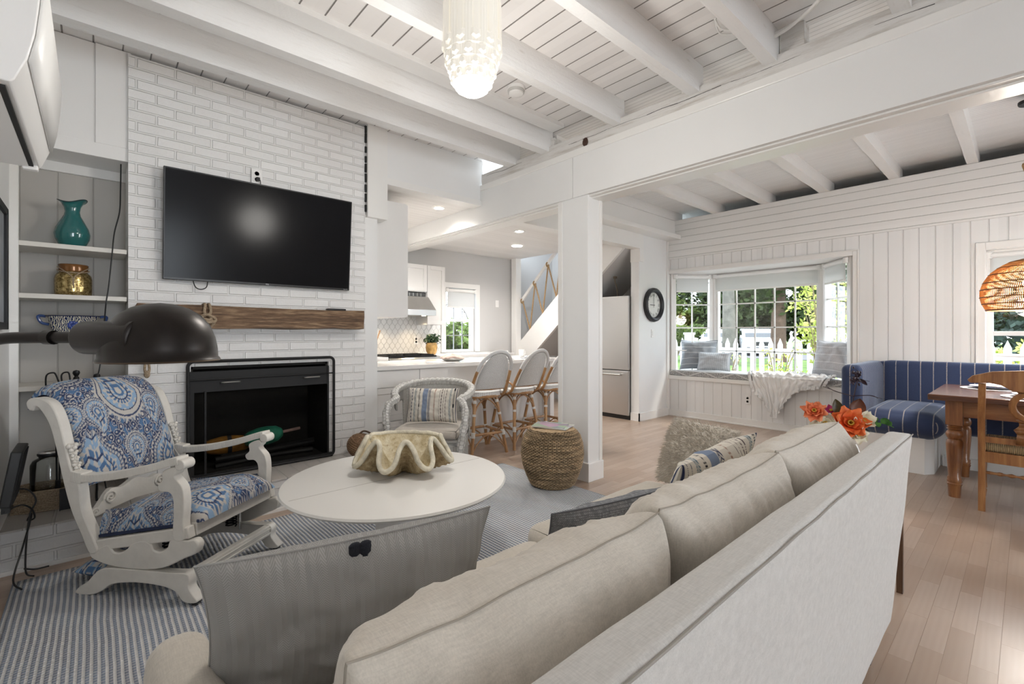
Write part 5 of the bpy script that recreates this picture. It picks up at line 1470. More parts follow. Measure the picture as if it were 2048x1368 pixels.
m = MB(); m.grid(lambda u, v: (Vector(throw_fn(0.0, u)) + Vector((-0.004, 0.012 + 0.035*v, 0.012*v*math.sin(u*70) - 0.01*v))), 90, 4); m.grid(lambda u, v: (Vector(throw_fn(1.0, u)) + Vector((-0.004, -0.012 - 0.035*v, 0.012*v*math.sin(u*70) - 0.005*v))), 60, 4); m.build('side_ruffle', thm, th, smooth=80, solid=0.002)

# roller blinds
blindm = m_translucent('white_roller_fabric', (0.74, 0.74, 0.73), 0.35)
def blind(label, a, b, ztop, zbot, inset=0.05):
    t = thing('roller_blind', label, 'blind', (0, 0, 0), 0, 'roller blinds')
    A, B = Vector((*a, 0)), Vector((*b, 0)); d = (B-A).normalized()
    m = MB(); m.tube([tuple(A + Vector((0, 0, ztop-0.03))), tuple(B + Vector((0, 0, ztop-0.03)))], 0.026, 14); m.build('roller', M['trim'], t)
    m = MB(); m.bar(tuple(A + d*0.012 + Vector((0, 0, (ztop+zbot)/2 - 0.02))), tuple(B - d*0.012 + Vector((0, 0, (ztop+zbot)/2 - 0.02))), 0.003, ztop-zbot-0.04); m.build('fabric', blindm, t, smooth=0)
    m = MB(); m.bar(tuple(A + d*0.012 + Vector((0, 0, zbot))), tuple(B - d*0.012 + Vector((0, 0, zbot))), 0.012, 0.022); m.build('bottom_bar', M['trim'], t, smooth=0, bevel=0.003)
    m = MB()
    for q in (A, B): m.lathe([(0.0, -0.03), (0.031, -0.03), (0.031, 0.03), (0, 0.03)], 10, tuple(q + Vector((0, 0, ztop - 0.03))))
    m.build('bracket', M['trim'], t)
    return t
blind('white roller blind across the wide middle pane of the bay window', (6.885, 3.12), (6.885, 1.79), 2.095, 1.85)
blind('white roller blind on the narrow left pane of the bay window', (6.455, 3.52), (6.85, 3.20), 2.095, 1.845)
blind('white roller blind on the narrow right pane of the bay window', (6.85, 1.72), (6.455, 1.41), 2.095, 1.84)
blind('white roller blind at the top of the window by the dining table', (6.50, 0.262), (6.50, -1.03), 2.01, 1.80)
blind('white roller blind at the top of the kitchen window', (4.04, 5.985), (4.58, 5.985), 1.92, 1.63)
outlet('white outlet low on the panelling under the bay window seat', (XW - 0.001, 2.48, 0.345), R(-90))

# banquette in navy striped fabric
navy = NT('navy_striped_fabric'); nc = navy.coord(); nn = navy.xyz(nc); ng = navy.n('ShaderNodeNewGeometry')
nrm = navy.xyz(ng.outputs['True Normal'])
def dstripe(coord, along, period):
    fr = navy.math('ABSOLUTE', navy.math('SUBTRACT', navy.math('FRACT', navy.math('DIVIDE', coord, period)), 0.5))
    on_ = navy.math('LESS_THAN', fr, 0.0036/period)
    sp = navy.math('GREATER_THAN', navy.noise(navy.comb(navy.math('MULTIPLY', coord, 400.0), navy.math('MULTIPLY', along, 190.0), 0.0), 1.0, 1), 0.47)
    return navy.math('MULTIPLY', on_, sp)
isY = navy.math('GREATER_THAN', navy.math('ABSOLUTE', nrm[1]), 0.62)
sY = dstripe(nn[1], navy.math('ADD', nn[2], nn[0]), 0.098)
sX = dstripe(nn[0], nn[2], 0.075)
s_ = navy.math('ADD', navy.math('MULTIPLY', isY, sX), navy.math('MULTIPLY', navy.math('SUBTRACT', 1.0, isY), sY))
weave = navy.noise(nc, 500, 2)
navy.base(navy.mix(s_, navy.ramp(weave, [(0.3, (0.026, 0.040, 0.092)), (0.7, (0.045, 0.064, 0.132))]), (0.48, 0.44, 0.40)), 0.85, 0.0, 0.25)
navy.p.inputs['Sheen Weight'].default_value = 0.55; navy.p.inputs['Sheen Roughness'].default_value = 0.4; navy.p.inputs['Sheen Tint'].default_value = (0.75, 0.85, 1.0, 1)
navy.bump(weave, 0.0008)
bq = thing('banquette', 'navy striped upholstered corner banquette on a white base under the dining window', 'bench', (0, 0, 0))
MB().rbox(6.255, 6.415, -2.2, 1.08, 0.47, 0.935, r=0.045, n=26).build('wall_backrest', navy.m, bq, smooth=60, merge=True)
MB().rbox(5.30, 6.40, 1.035, 1.205, 0.30, 0.925, r=0.06, n=26).build('end_backrest', navy.m, bq, smooth=60, merge=True)
MB().rbox(5.26, 6.26, 0.475, 1.045, 0.305, 0.535, r=0.11, n=26, puff=0.012).build('end_seat', navy.m, bq, smooth=60, merge=True)
MB().rbox(5.74, 6.28, -2.2, 0.50, 0.305, 0.525, r=0.07, n=26, puff=0.006).build('wall_seat', navy.m, bq, smooth=60, merge=True)
m = MB(); m.prism([(5.33, 1.19), (5.33, 0.60), (5.42, 0.545), (5.84, 0.545), (5.84, -2.2), (6.36, -2.2), (6.36, 1.19)], 'z', 0.0, 0.31); m.build('plinth', M['trim'], bq, smooth=0)
MB().box(5.815, 5.84, -2.2, 0.53, 0.0, 0.10).build('skirting', M['trim'], bq, smooth=0, bevel=0.003)

# dining table with turned legs
wd = m_wood('honey_pine', (0.135, 0.045, 0.016), (0.26, 0.105, 0.036), (0.38, 0.175, 0.066), 0.32, 'Z', 0.8, 0.35)
wtop = m_wood('dark_cherry_top', (0.06, 0.020, 0.010), (0.115, 0.042, 0.02), (0.17, 0.066, 0.03), 0.22, 'Y', 0.8, 0.4)
wdx = m_wood('honey_pine_rail', (0.135, 0.045, 0.016), (0.26, 0.105, 0.036), (0.38, 0.175, 0.066), 0.32, 'Y', 0.8, 0.35)
dt = thing('dining_table', 'wooden dining table with dark top and turned honey legs before the banquette', 'table', (5.19, -0.36, 0))
MB().box(-0.52, 0.54, -0.87, 0.87, 0.722, 0.765).build('tabletop', wtop, dt, smooth=0, bevel=0.006)
m = MB(); m.box(-0.40, -0.375, -0.74, 0.74, 0.60, 0.722); m.box(0.36, 0.385, -0.74, 0.74, 0.60, 0.722); m.box(-0.40, 0.38, 0.725, 0.75, 0.60, 0.722); m.box(-0.40, 0.38, -0.75, -0.725, 0.60, 0.722); m.build('apron', wdx, dt, smooth=0)
lp = [(0.0, 0.0), (0.034, 0.0), (0.039, 0.085), (0.045, 0.10), (0.040, 0.108), (0.045, 0.118), (0.041, 0.13), (0.043, 0.142), (0.036, 0.155), (0.040, 0.22), (0.047, 0.33), (0.049, 0.39), (0.046, 0.42), (0.036, 0.432), (0.044, 0.442), (0.050, 0.46), (0.050, 0.475), (0.043, 0.492), (0.034, 0.50), (0.046, 0.508), (0.036, 0.516), (0.046, 0.524), (0.038, 0.532), (0.046, 0.542)]
for x in (-0.40, 0.34):
    for y in (0.73, -0.73):
        m = MB(); m.lathe(lp, 28, (x, y, 0)); m.box(x - 0.047, x + 0.047, y - 0.047, y + 0.047, 0.54, 0.722); m.build('leg', wd, dt, smooth=45)

# ladder-back style dining chair facing the table
wc = m_wood('amber_oak_chair', (0.16, 0.058, 0.018), (0.29, 0.125, 0.04), (0.40, 0.20, 0.075), 0.35, 'Z', 0.9, 0.3)
ch = thing('dining_chair', 'honey oak dining chair with a pierced splat back and rush seat at the table', 'chair', (4.55, -0.02, 0))
for y in (0.235, -0.235):
    m = MB(); pts = curve_pts([(0.0, y, 0.0), (0.005, y, 0.25), (-0.01, y, 0.45), (-0.04, y, 0.62), (-0.085, y*0.98, 0.80), (-0.11, y*0.97, 0.885)], 5)
    for a, b in zip(pts, pts[1:]): m.bar(a, b, 0.036, 0.036, (1, 0, 0))
    m.build('rear_leg', wc, ch, smooth=50)
    m = MB(); m.lathe([(0.0, 0.0), (0.014, 0.0), (0.020, 0.05), (0.016, 0.06), (0.021, 0.07), (0.018, 0.20), (0.024, 0.30), (0.017, 0.31), (0.023, 0.33), (0.023, 0.45), (0.0, 0.46)], 16, (0.43, y*1.05, 0)); m.build('front_leg', wc, ch, smooth=50)
m = MB()
crest = [(-0.30, 0.905), (-0.275, 0.935), (-0.18, 0.968), (0.0, 0.985), (0.18, 0.968), (0.275, 0.935), (0.30, 0.905), (0.285, 0.885), (0.24, 0.888), (0.20, 0.893), (0.14, 0.88), (0.09, 0.845), (0.0, 0.835), (-0.09, 0.845), (-0.14, 0.88), (-0.20, 0.893), (-0.24, 0.888), (-0.285, 0.885)]
m.prism(crest, 'x', -0.128, -0.098); m.build('crest_rail', wc, ch, smooth=0, bevel=0.006)
# splat with a round opening
m = MB()
def splat(u, v):
    a = 2*math.pi*u; r0 = 0.072
    ir = (r0*math.cos(a), 0.745 + r0*math.sin(a))
    R_ = 0.108 if True else 0
    orr = (R_*math.cos(a), 0.745 + 0.105*math.sin(a))
    y = ir[0]*(1-v)+orr[0]*v; z = ir[1]*(1-v)+orr[1]*v
    return (-0.085 - 0.18*(z-0.745), y, z)
m.grid(splat, 40, 4, cu=True, uv=False)
def sp2(z):  # half width of the splat below and above the ring
    return {0: 0}.get(0)
for (za, wa, zb, wb) in ((0.655, 0.075, 0.635, 0.060), (0.635, 0.060, 0.61, 0.062), (0.61, 0.062, 0.585, 0.085), (0.585, 0.085, 0.56, 0.070), (0.56, 0.070, 0.49, 0.075), (0.85, 0.075, 0.83, 0.062)):
    i = len(m.v)
    for z, w in ((za, wa), (zb, wb)):
        x = -0.085 - 0.18*(z-0.745)
        m.v += [(x, -w, z), (x, w, z)]
    m.f.append((i, i+1, i+3, i+2))
m.build('splat', wc, ch, smooth=30, solid=0.016)
m = MB(); m.bar((-0.012, -0.235, 0.497), (-0.012, 0.235, 0.497), 0.022, 0.04); m.build('lower_back_rail', wc, ch, smooth=0, bevel=0.003)
rush = NT('woven_rush'); rcd = rush.coord(); rx = rush.xyz(rcd)
rl = rush.math('SINE', rush.math('MULTIPLY', rush.math('ADD', rx[1], rush.math('MULTIPLY', rush.noise(rcd, 20, 2), 0.004)), 6.283/0.009))
rush.base(rush.mix(rush.math('MULTIPLY', rush.math('ADD', rl, 1.0), 0.5), (0.22, 0.14, 0.065), (0.50, 0.36, 0.19)), 0.8); rush.bump(rl, 0.003)
MB().rbox(-0.005, 0.46, -0.245, 0.245, 0.41, 0.468, r=0.03, n=16).build('seat', rush.m, ch, smooth=60, merge=True)
m = MB(); m.bar((0.0, -0.235, 0.375), (0.0, 0.235, 0.375), 0.022, 0.075); m.bar((0.43, -0.245, 0.375), (0.43, 0.245, 0.375), 0.022, 0.06); m.bar((0, 0.238, 0.38), (0.43, 0.246, 0.38), 0.02, 0.06); m.bar((0, -0.238, 0.38), (0.43, -0.246, 0.38), 0.02, 0.06); m.build('seat_frame', wc, ch, smooth=0, bevel=0.003)
m = MB(); n = 40
m.tube([(0.03, -0.235 + 0.47*k/n, 0.262) for k in range(n+1)], [0.010 + 0.004*math.sin(k*1.4)*(1 if 6 < k < 34 else .3) for k in range(n+1)], 10)
m.build('back_stretcher', wc, ch)
for y in (0.238, -0.238):
    m = MB(); m.tube([(0.0, y, 0.20), (0.43, y*1.04, 0.20)], 0.010, 8); m.build('side_stretcher', wc, ch)

# table setting
def setting(x, y, tag_):
    tag(MB().lathe([(0.0, 0.0), (0.19, 0.0), (0.19, 0.004), (0.0, 0.004)], 40, (x, y, 0.766), cap=False).build('placemat', plain('navy_white_placemat', (0.42, 0.43, 0.46), 0.85, var=0.5, vscale=35), None), 'round blue-grey placemat ' + tag_, 'placemat', 'dining placemats')
    p = thing('dinner_plate', 'white plate with a blue rim ' + tag_, 'plate', (x, y, 0.770), 0, 'dining plates')
    MB().lathe([(0.0, 0.003), (0.08, 0.003), (0.135, 0.018), (0.133, 0.021), (0.08, 0.008), (0.0, 0.007)], 40, cap=False).build('dish', M['trim'], p)
    m = MB(); m.tube([(0.134*math.cos(2*math.pi*k/40), 0.134*math.sin(2*math.pi*k/40), 0.0195) for k in range(40)], 0.0025, 6, closed=True); m.build('rim', plain('blue_plate_rim', (0.05, 0.08, 0.2), 0.2), p)
    n_ = MB(); n_.grid(lambda u, w: (x - 0.14 + 0.26*u, y - 0.07 + 0.14*w, 0.795 + 0.012*math.sin(math.pi*w)*math.sin(math.pi*u) + 0.004*math.sin(10*u + 3*w)), 18, 10)
    tag(n_.build('napkin', plain('white_navy_napkin', (0.62, 0.62, 0.64), 0.9, var=0.22, vscale=40), None, solid=0.006), 'folded white napkin on the plate ' + tag_, 'napkin', 'dining napkins')
setting(5.46, 0.20, 'at the banquette end of the dining table')
setting(4.93, -0.05, 'before the honey oak dining chair')
wv = thing('wire_vase', 'white lattice candle holder near the window edge of the dining table', 'candle holder', (5.42, -0.12, 0.766))
m = MB(); n = 14
for s in (-1, 1):
    for k in range(n):
        m.tube([(r*math.cos(a), r*math.sin(a), z) for r, a, z in [(0.055 + 0.02*math.sin(math.pi*q/8), 2*math.pi*k/n + s*q*0.16, 0.15*q/8) for q in range(9)]], 0.004, 5)
for z in (0.002, 0.15): m.tube([(0.055*math.cos(2*math.pi*k/24), 0.055*math.sin(2*math.pi*k/24), z) for k in range(24)], 0.005, 6, closed=True)
m.build('lattice', M['trim'], wv)
m = MB(); m.lathe([(0.0, 0.002), (0.035, 0.002), (0.035, 0.10), (0.0, 0.105)], 20, cap=False); m.build('candle', plain('ivory_wax', (0.74, 0.70, 0.60), 0.5), wv)

# rattan pendant over the table
pd = thing('rattan_pendant', 'honey rattan dome pendant lamp hanging over the dining table', 'pendant lamp', (5.24, -0.01, 1.40))
rat = NT('honey_rattan'); rat.base(rat.ramp(rat.noise(rat.coord(), 25, 4), [(0.3, (0.30, 0.13, 0.035)), (0.7, (0.56, 0.30, 0.105))]), 0.5)
prof = [(0.235, 0.0), (0.258, 0.05), (0.27, 0.10), (0.268, 0.16), (0.25, 0.22), (0.215, 0.285), (0.16, 0.335), (0.10, 0.37), (0.05, 0.38)]
def dome(t):
    t *= (len(prof)-1); k = min(len(prof)-2, int(t)); f = t-k
    return prof[k][0]*(1-f)+prof[k+1][0]*f, prof[k][1]*(1-f)+prof[k+1][1]*f
m = MB(); NS = 150
for k in range(NS):
    pts = []
    for q in range(15):
        r, z = dome(q/14); a = 2*math.pi*k/NS + 0.10*math.sin(q*0.9)*0.3 + 0.012*q
        pts.append((r*math.cos(a), r*math.sin(a), z))
    m.tube(pts, 0.0026, 4, cap=False)
m.build('woven_shade', rat.m, pd)
m = MB()
for q in (0.0, 0.12, 0.25, 0.37, 0.48, 0.6, 0.72, 0.85, 1.0):
    r, z = dome(q); m.tube([(r*1.004*math.cos(2*math.pi*k/48), r*1.004*math.sin(2*math.pi*k/48), z) for k in range(48)], 0.0042 if q else 0.006, 5, closed=True)
m.build('hoops', plain('dark_rattan_hoop', (0.16, 0.062, 0.02), 0.5), pd)
m = MB(); m.ball((0, 0, 0.20), 0.04, 16, 10, (1, 1, 1.2)); m.build('bulb', m_emit('warm_bulb', (1.0, 0.78, 0.5), 12.0), pd)
m = MB(); m.tube([(0, 0, 0.235), (0, 0, 0.39)], 0.018, 10); m.build('socket', M['black'], pd)
m = MB(); m.tube([(0, 0, 0.36), (0, 0.01, 0.9), (0, 0, 1.56)], 0.006, 6); m.build('cord', M['black'], pd)
m = MB(); m.tube(curve_pts([(0.02, 0, 1.0), (0.035, 0.02, 1.06), (0.0, 0.03, 1.10), (-0.03, 0.0, 1.06), (0.0, -0.03, 1.02), (0.03, 0.0, 1.12), (-0.02, 0.01, 1.16)], 6), 0.014, 8); m.build('rope_knot', rp.m, pd)
m = MB(); m.lathe([(0.0, 1.548), (0.062, 1.548), (0.066, 1.556), (0.066, 1.572), (0.0, 1.574)], 28, cap=False); m.build('canopy', M['black'], pd)
pl = bpy.data.lights.new('rattan_bulb', 'POINT'); pl.energy = 42; pl.color = (1.0, 0.95, 0.88); pl.shadow_soft_size = 0.12
po = bpy.data.objects.new('rattan_bulb', pl); COL.objects.link(po); po.location = (5.24, -0.01, 1.52)
m = MB(); m.tube(curve_pts([(4.95, 1.20, 3.006), (5.02, 1.14, 2.992), (5.02, 1.02, 2.99), (4.98, 0.95, 3.0)], 6), 0.006, 6)
tag(m.build('ceiling_wire', M['trim'], None), 'white wire stapled to the beadboard ceiling over the dining side', 'wire')


# ------------------------------------------------------------------ living room
# rug
m = MB()
m.grid(lambda u, v: (-0.29 + 3.12*u, 0.55 + 2.74*v + (0.012*math.sin(u*5) if v > .9 else 0), 0.008 + 0.0015*mnoise.noise(Vector((u*9, v*9, 0)))), 60, 50, uv=False)
tag(m.build('rug', M['rug'], None, solid=0.012), 'blue, grey and white striped flat woven rug under the coffee table', 'rug')

# sofa
SX0, SY0 = 0.07, 0.276
sofa = thing('sofa', 'long oatmeal linen sofa seen from behind facing the fireplace', 'sofa', (SX0, SY0, 0.0), 0.0)
SM = Matrix.Translation((SX0, SY0, 0))
SL = 2.15
m = MB(); m.rbox(0.0, SL, 0.0, 0.078, 0.15, 0.860, r=0.020, n=34, wr=0.004, seed=1)
m.v = [(x, y + (0.86-z)*0.088, z) for x, y, z in m.v]; m.build('backrest', M['linen_back'], sofa, smooth=60, merge=True)
m = MB(); m.tube([(0.012 + k*(SL-0.022)/30, 0.0046 + 0.0006*math.sin(k*2.1), 0.8535 + 0.0008*math.sin(k*1.7)) for k in range(31)], 0.0022, 6)
m.tube([(SL-0.008, 0.066, 0.18), (SL-0.006, 0.010, 0.84)], 0.0018, 6); m.build('back_seam', plain('dark_seam_thread', (0.30, 0.28, 0.25), 0.9), sofa)  # seam sewn in thread darker than the linen
MB().rbox(0.02, SL-0.02, 0.13, 0.88, 0.155, 0.325, r=0.03, n=16).build('seat_base', M['linen'], sofa, smooth=60, merge=True)
MB().rbox(0.0, 0.112, 0.07, 0.90, 0.155, 0.618, r=0.05, n=22).build('armrest', M['linen'], sofa, smooth=60, merge=True)
MB().rbox(SL-0.112, SL, 0.07, 0.90, 0.155, 0.618, r=0.05, n=22).build('armrest', M['linen'], sofa, smooth=60, merge=True)
MB().rbox(0.118, 1.155, 0.13, 0.975, 0.325, 0.470, r=0.055, n=26, puff=0.012, wr=0.006, seed=3).build('seat_cushion', M['linen'], sofa, smooth=60, merge=True)
MB().rbox(1.160, SL-0.118, 0.13, 1.03, 0.325, 0.490, r=0.055, n=26, puff=0.012, wr=0.006, seed=8).build('seat_cushion', M['linen'], sofa, smooth=60, merge=True)
legm = m_wood('dark_walnut_leg', (0.05, 0.024, 0.012), (0.10, 0.05, 0.026), (0.15, 0.08, 0.042), 0.4, 'Z')
for x in (0.08, SL-0.08):
    for y, z0 in ((0.13, 0.0), (0.80, 0.0165)):
        m = MB(); s = 0.027; t_ = 0.018
        i = len(m.v); m.v += [(x-t_, y-t_, z0), (x+t_, y-t_, z0), (x+t_, y+t_, z0), (x-t_, y+t_, z0), (x-s, y-s, 0.16), (x+s, y-s, 0.16), (x+s, y+s, 0.16), (x-s, y+s, 0.16)]
        m.f += [(0, 3, 2, 1), (4, 5, 6, 7), (0, 1, 5, 4), (1, 2, 6, 5), (2, 3, 7, 6), (3, 0, 4, 7)]
        m.build('leg', legm, sofa, smooth=0)


seam_thread = plain('linen_seam', (0.30, 0.265, 0.22), 0.9)
def back_cushion(k, x0, x1, ztop, seed, lean, yb, zlow=0.496):
    """loose back cushion leaning on the sofa back: fat knife-edged pillow with pulled creases along the top seam"""
    t = thing('sofa_cushion', ('oatmeal linen back cushion nearest the left arm of the sofa', 'oatmeal linen back cushion in the middle of the sofa', 'oatmeal linen back cushion at the far end of the sofa by the flowers')[k], 'cushion', tuple(SM @ Vector(((x0+x1)/2, yb, 0))), 0.0, 'oatmeal back cushions of the sofa')
    w, h, th = x1-x0, (ztop-zlow)/math.cos(R(lean)), 0.25
    mt = Matrix.Translation((0, 0.0, (ztop + zlow)/2)) @ Matrix.Rotation(R(lean), 4, 'X')
    def surf(side):
        def fn(u, v):
            a, b = 2*u-1, 2*v-1
            a_, b_ = math.sin(a*math.pi/2)*0.35 + a*0.65, math.sin(b*math.pi/2)*0.35 + b*0.65
            x = a_*w/2*(1 - 0.035*(1-b_*b_)); z = b_*h/2*(1 - 0.03*(1-a_*a_) + (0.05*(abs(a_)**6))) + (0.006*mnoise.noise(Vector((a_*4.0, seed, 0.5)))*(1-a_**4) if b_ > 0 else 0)*b_**4
            kx = max(0.0, 1-abs(a_)**5); kz = max(0.0, 1-abs(b_)**3.2)
            d = th/2*(kx**0.42)*(kz**0.42)*(1 - 0.18*b_ if side > 0 else 1 - 0.10*b_)
            nz = mnoise.noise(Vector((a_*2.2 + seed, b_*2.2, side*3.1)))
            top = math.exp(-((1-b_)*2.1))
            cr = math.sin((a_ + 0.30*b_*side + 0.14*nz)*19 + seed) * top * (0.55 + 0.45*mnoise.noise(Vector((a_*4+seed, 1.0, side))))
            cr2 = mnoise.noise(Vector((a_*11 + b_*4*side + seed, b_*2.5, 7.7)))
            rg = (1 - abs(mnoise.noise(Vector((a_*3.4 + 0.8*b_*side + seed, b_*0.9 + seed, 2.2)))))**9
            rg2 = (1 - abs(mnoise.noise(Vector((a_*6.0 - 1.6*b_*side + seed, b_*1.3, 5.2 + seed)))))**12
            d += (0.0035*cr + 0.012*nz + 0.004*cr2 + 0.0085*rg*(0.35 + 0.65*top) + 0.005*rg2)*min(1.0, 5*kx*kz)
            return (x, side*d, z)
        return fn
    m = MB(); i0 = m.mark()
    m.grid(surf(1), 84, 56); m.grid(surf(-1), 84, 56); m.xf(i0, mt)
    m.build('cover', M['linen'], t, smooth=80)
    e = MB(); ring = []
    for q in range(160):
        s = q/40; sd = int(s) % 4; f = s-int(s)
        u, v = ((f, 0), (1, f), (1-f, 1), (0, 1-f))[sd]
        p = surf(1)(u, v); ring.append((p[0], 0.0, p[2]))
    i0 = e.mark(); e.tube(ring, 0.0017, 6, closed=True); e.xf(i0, mt); e.build('seam', seam_thread, t)
    return t
back_cushion(0, 0.117, 0.702, 0.882, 1.3, 20, 0.252)
back_cushion(1, 0.702, 1.310, 0.888, 4.1, 20, 0.252)
back_cushion(2, 1.306, 1.930, 0.892, 7.7, 18, 0.248, 0.512)

# scatter cushions on the sofa
herr = m_herring('grey_herringbone', (0.285, 0.28, 0.272), (0.36, 0.355, 0.345), 30, 84)
gp = thing('cushion', 'grey herringbone cushion with a small black tufted stripe at the near end of the sofa', 'cushion', (0, 0, 0))
gm = Matrix.Translation((0.415, 0.935, 0.660)) @ Matrix.Rotation(R(-12.5), 4, 'Z') @ Matrix.Rotation(R(13), 4, 'X')
m = MB(); m.pillow(0.57, 0.325, 0.165, n=44, pinch=0.075, p=3.0, wr=0.012, seed=3, m=gm); m.build('cover', herr, gp, smooth=70)
m = MB(); ring = []
for (a0, b0, a1, b1) in ((-1, -1, 1, -1), (1, -1, 1, 1), (1, 1, -1, 1), (-1, 1, -1, -1)):
    for q in range(14):
        a, b = a0 + (a1-a0)*q/14, b0 + (b1-b0)*q/14; ring.append(tuple(gm @ Vector((a*.285*(1-.075*(1-b*b)), 0, b*.1625*(1-.075*(1-a*a))))))
m.tube(ring, 0.0022, 5, closed=True); m.build('seam', herr, gp)
m = MB(); rng = random.Random(5)
for k in range(9):
    for s in (-1, 1):
        zz_ = 0.099 + 0.0066*k
        m.ball(tuple(gm @ Vector((-0.012 + s*0.010, -0.020 - 0.026*(0.16-zz_)/0.06, zz_))), 0.0105, 8, 5, (1.25, .7, .75 + .5*((k % 3) == 1)))
m.build('tufted_stripe', plain('black_tufting', (0.012, 0.014, 0.022), 0.95, bump=0.003, bscale=300), gp)

bp_ = m_weave('slate_blue_basketweave', (0.19, 0.20, 0.215), (0.30, 0.31, 0.325), 90, 66, 0.0015, (0.12, 0.125, 0.14), 0.6)
cushion('cushion', 'slate grey basketweave cushion against the middle back cushion of the sofa', Matrix.Translation((1.12, 0.815, 0.640)) @ Matrix.Rotation(R(-12), 4, 'Z') @ Matrix.Rotation(R(26), 4, 'X'), (0.50, 0.27, 0.11), bp_, n=30, pinch=0.08, wr=0.012, seed=11)

CREAM, NAVY, DUST, TERRA, TEALG, BLK = (0.66, 0.62, 0.55), (0.035, 0.045, 0.10), (0.20, 0.25, 0.35), (0.34, 0.20, 0.15), (0.16, 0.22, 0.26), (0.03, 0.03, 0.04)
def stripe_pattern(u, v):
    s = u*1.0
    def band(c, w): return abs(s-c) < w
    dash = (v*34) % 1.0
    chevr = ((v*30 + abs(((s*60) % 1.0) - .5)*1.2) % 1.0) < 0.5
    if band(0.37, 0.050): return DUST if ((v*90) % 1 < .7) else (0.24, 0.29, 0.38)
    if band(0.455, 0.024): return NAVY if ((v*26 + abs(((s-0.455)/0.024))*0.9) % 1.0) < 0.55 else CREAM
    if band(0.17, 0.022): return TEALG if chevr else CREAM
    if band(0.87, 0.020): return TEALG if chevr else CREAM
    if band(0.255, 0.022): return BLK if (dash < 0.6 and abs(s-0.255) < 0.016*(1-((dash/.6*2-1)**2)*.6)) else CREAM
    if band(0.565, 0.018): return TERRA if (dash < 0.62 and abs(s-.565) < 0.014*(1-((dash/.62*2-1)**2)*.6)) else CREAM
    if band(0.935, 0.016): return BLK if (dash < 0.6 and abs(s-.935) < 0.013) else CREAM
    for c in (0.06, 0.10, 0.66, 0.70, 0.745, 0.785):
        if band(c, 0.0065): return (NAVY if c < 0.5 else (0.10, 0.07, 0.08)) if ((v*40 + c*9) % 1.0) < 0.65 else CREAM
    if band(0.02, 0.008) or band(0.98, 0.008): return NAVY
    return CREAM
strm = m_attr('striped_embroidered_cotton')
def striped(label, mt, size, n, nz, seed):
    t = thing('cushion', label, 'cushion', (0, 0, 0))
    m = MB(); m.pillow(*size, n=n, nz=nz, pinch=0.05, wr=0.012, seed=seed, m=mt, col=stripe_pattern); m.build('cover', strm, t, smooth=75)
    return t
striped('cream and navy embroidered stripe cushion lying before the far sofa cushion', Matrix.Translation((1.665, 0.785, 0.690)) @ Matrix.Rotation(R(-8), 4, 'Z') @ Matrix.Rotation(R(30), 4, 'X') @ Matrix.Rotation(R(-12), 4, 'Y'), (0.40, 0.31, 0.13), 150, 90, 6)
# sheepskin cushion
fl = thing('cushion', 'fluffy cream sheepskin cushion standing at the far arm of the sofa', 'cushion', (0, 0, 0))
fm = vmat((-0.88, 0.25, 0.38), loc=(1.99, 0.985, 0.672))
flm = plain('cream_fleece', (0.62, 0.57, 0.50), 1.0, sheen=0.5)
m = MB(); m.pillow(0.35, 0.31, 0.14, n=26, pinch=0.03, p=3.2, m=fm); m.build('cover', flm, fl, smooth=75)
m = MB(); rng = random.Random(12)
for k in range(6500):
    a, b = rng.uniform(-1, 1), rng.uniform(-1, 1); side = 1 if rng.random() < .72 else -1
    kk = max(0, 1-abs(a)**3.2)*max(0, 1-abs(b)**3.2)
    p = Vector((a*.175, side*.07*kk**.55, b*.155))
    d = Vector((a*1.1 + rng.gauss(0, .5), side*(0.3+kk) + rng.gauss(0, .3), b*1.1 + rng.gauss(0, .5) - .2)).normalized()
    L = rng.uniform(0.014, 0.028); w = d.orthogonal().normalized()*0.0016
    q = p + d*L + Vector((0, 0, -0.004))
    i = len(m.v); m.v += [tuple(fm @ (p-w)), tuple(fm @ (p+w)), tuple(fm @ q)]; m.f.append((i, i+1, i+2))
o = m.build('fleece', flm, fl, smooth=0); o['kind'] = 'stuff'

# round coffee table
ct = thing('coffee_table', 'round white pedestal coffee table on the striped rug', 'table', (1.18, 2.20, 0.0165))
tw = NT('matte_white_tabletop'); tw.base((0.70, 0.685, 0.655), 0.38)
m = MB(); m.lathe([(0.0, 0.430), (0.53, 0.430), (0.552, 0.436), (0.562, 0.447), (0.556, 0.456), (0.54, 0.458), (0.0, 0.458)], 96, cap=False); m.build('tabletop', tw.m, ct, smooth=30)
MB().box(-0.535, 0.535, -0.0012, 0.0012, 0.4575, 0.4584).build('leaf_joint', plain('joint_line', (0.30, 0.28, 0.25), 0.6), ct, smooth=0)
m = MB(); m.lathe([(0.0, 0.0), (0.30, 0.0), (0.30, 0.015), (0.20, 0.045), (0.125, 0.09), (0.112, 0.16), (0.110, 0.40), (0.0, 0.40)], 48, cap=False); m.build('pedestal', M['trim'], ct, smooth=35)
m = MB(); m.box(-0.30, 0.22, -0.09, -0.05, 0.385, 0.43); m.box(-0.30, 0.22, 0.05, 0.09, 0.385, 0.43); m.box(-0.30, -0.26, -0.09, 0.09, 0.385, 0.43); m.build('bracket', m_wood('dark_brown_bracket', (0.06, 0.025, 0.012), (0.11, 0.05, 0.026), (0.16, 0.08, 0.04), 0.5), ct, smooth=0)

# giant clam shell
cs = thing('clam_shell', 'large cream giant clam shell ornament with a wavy lip on the coffee table', 'shell', (1.235, 2.265, 0.4755), R(-134))
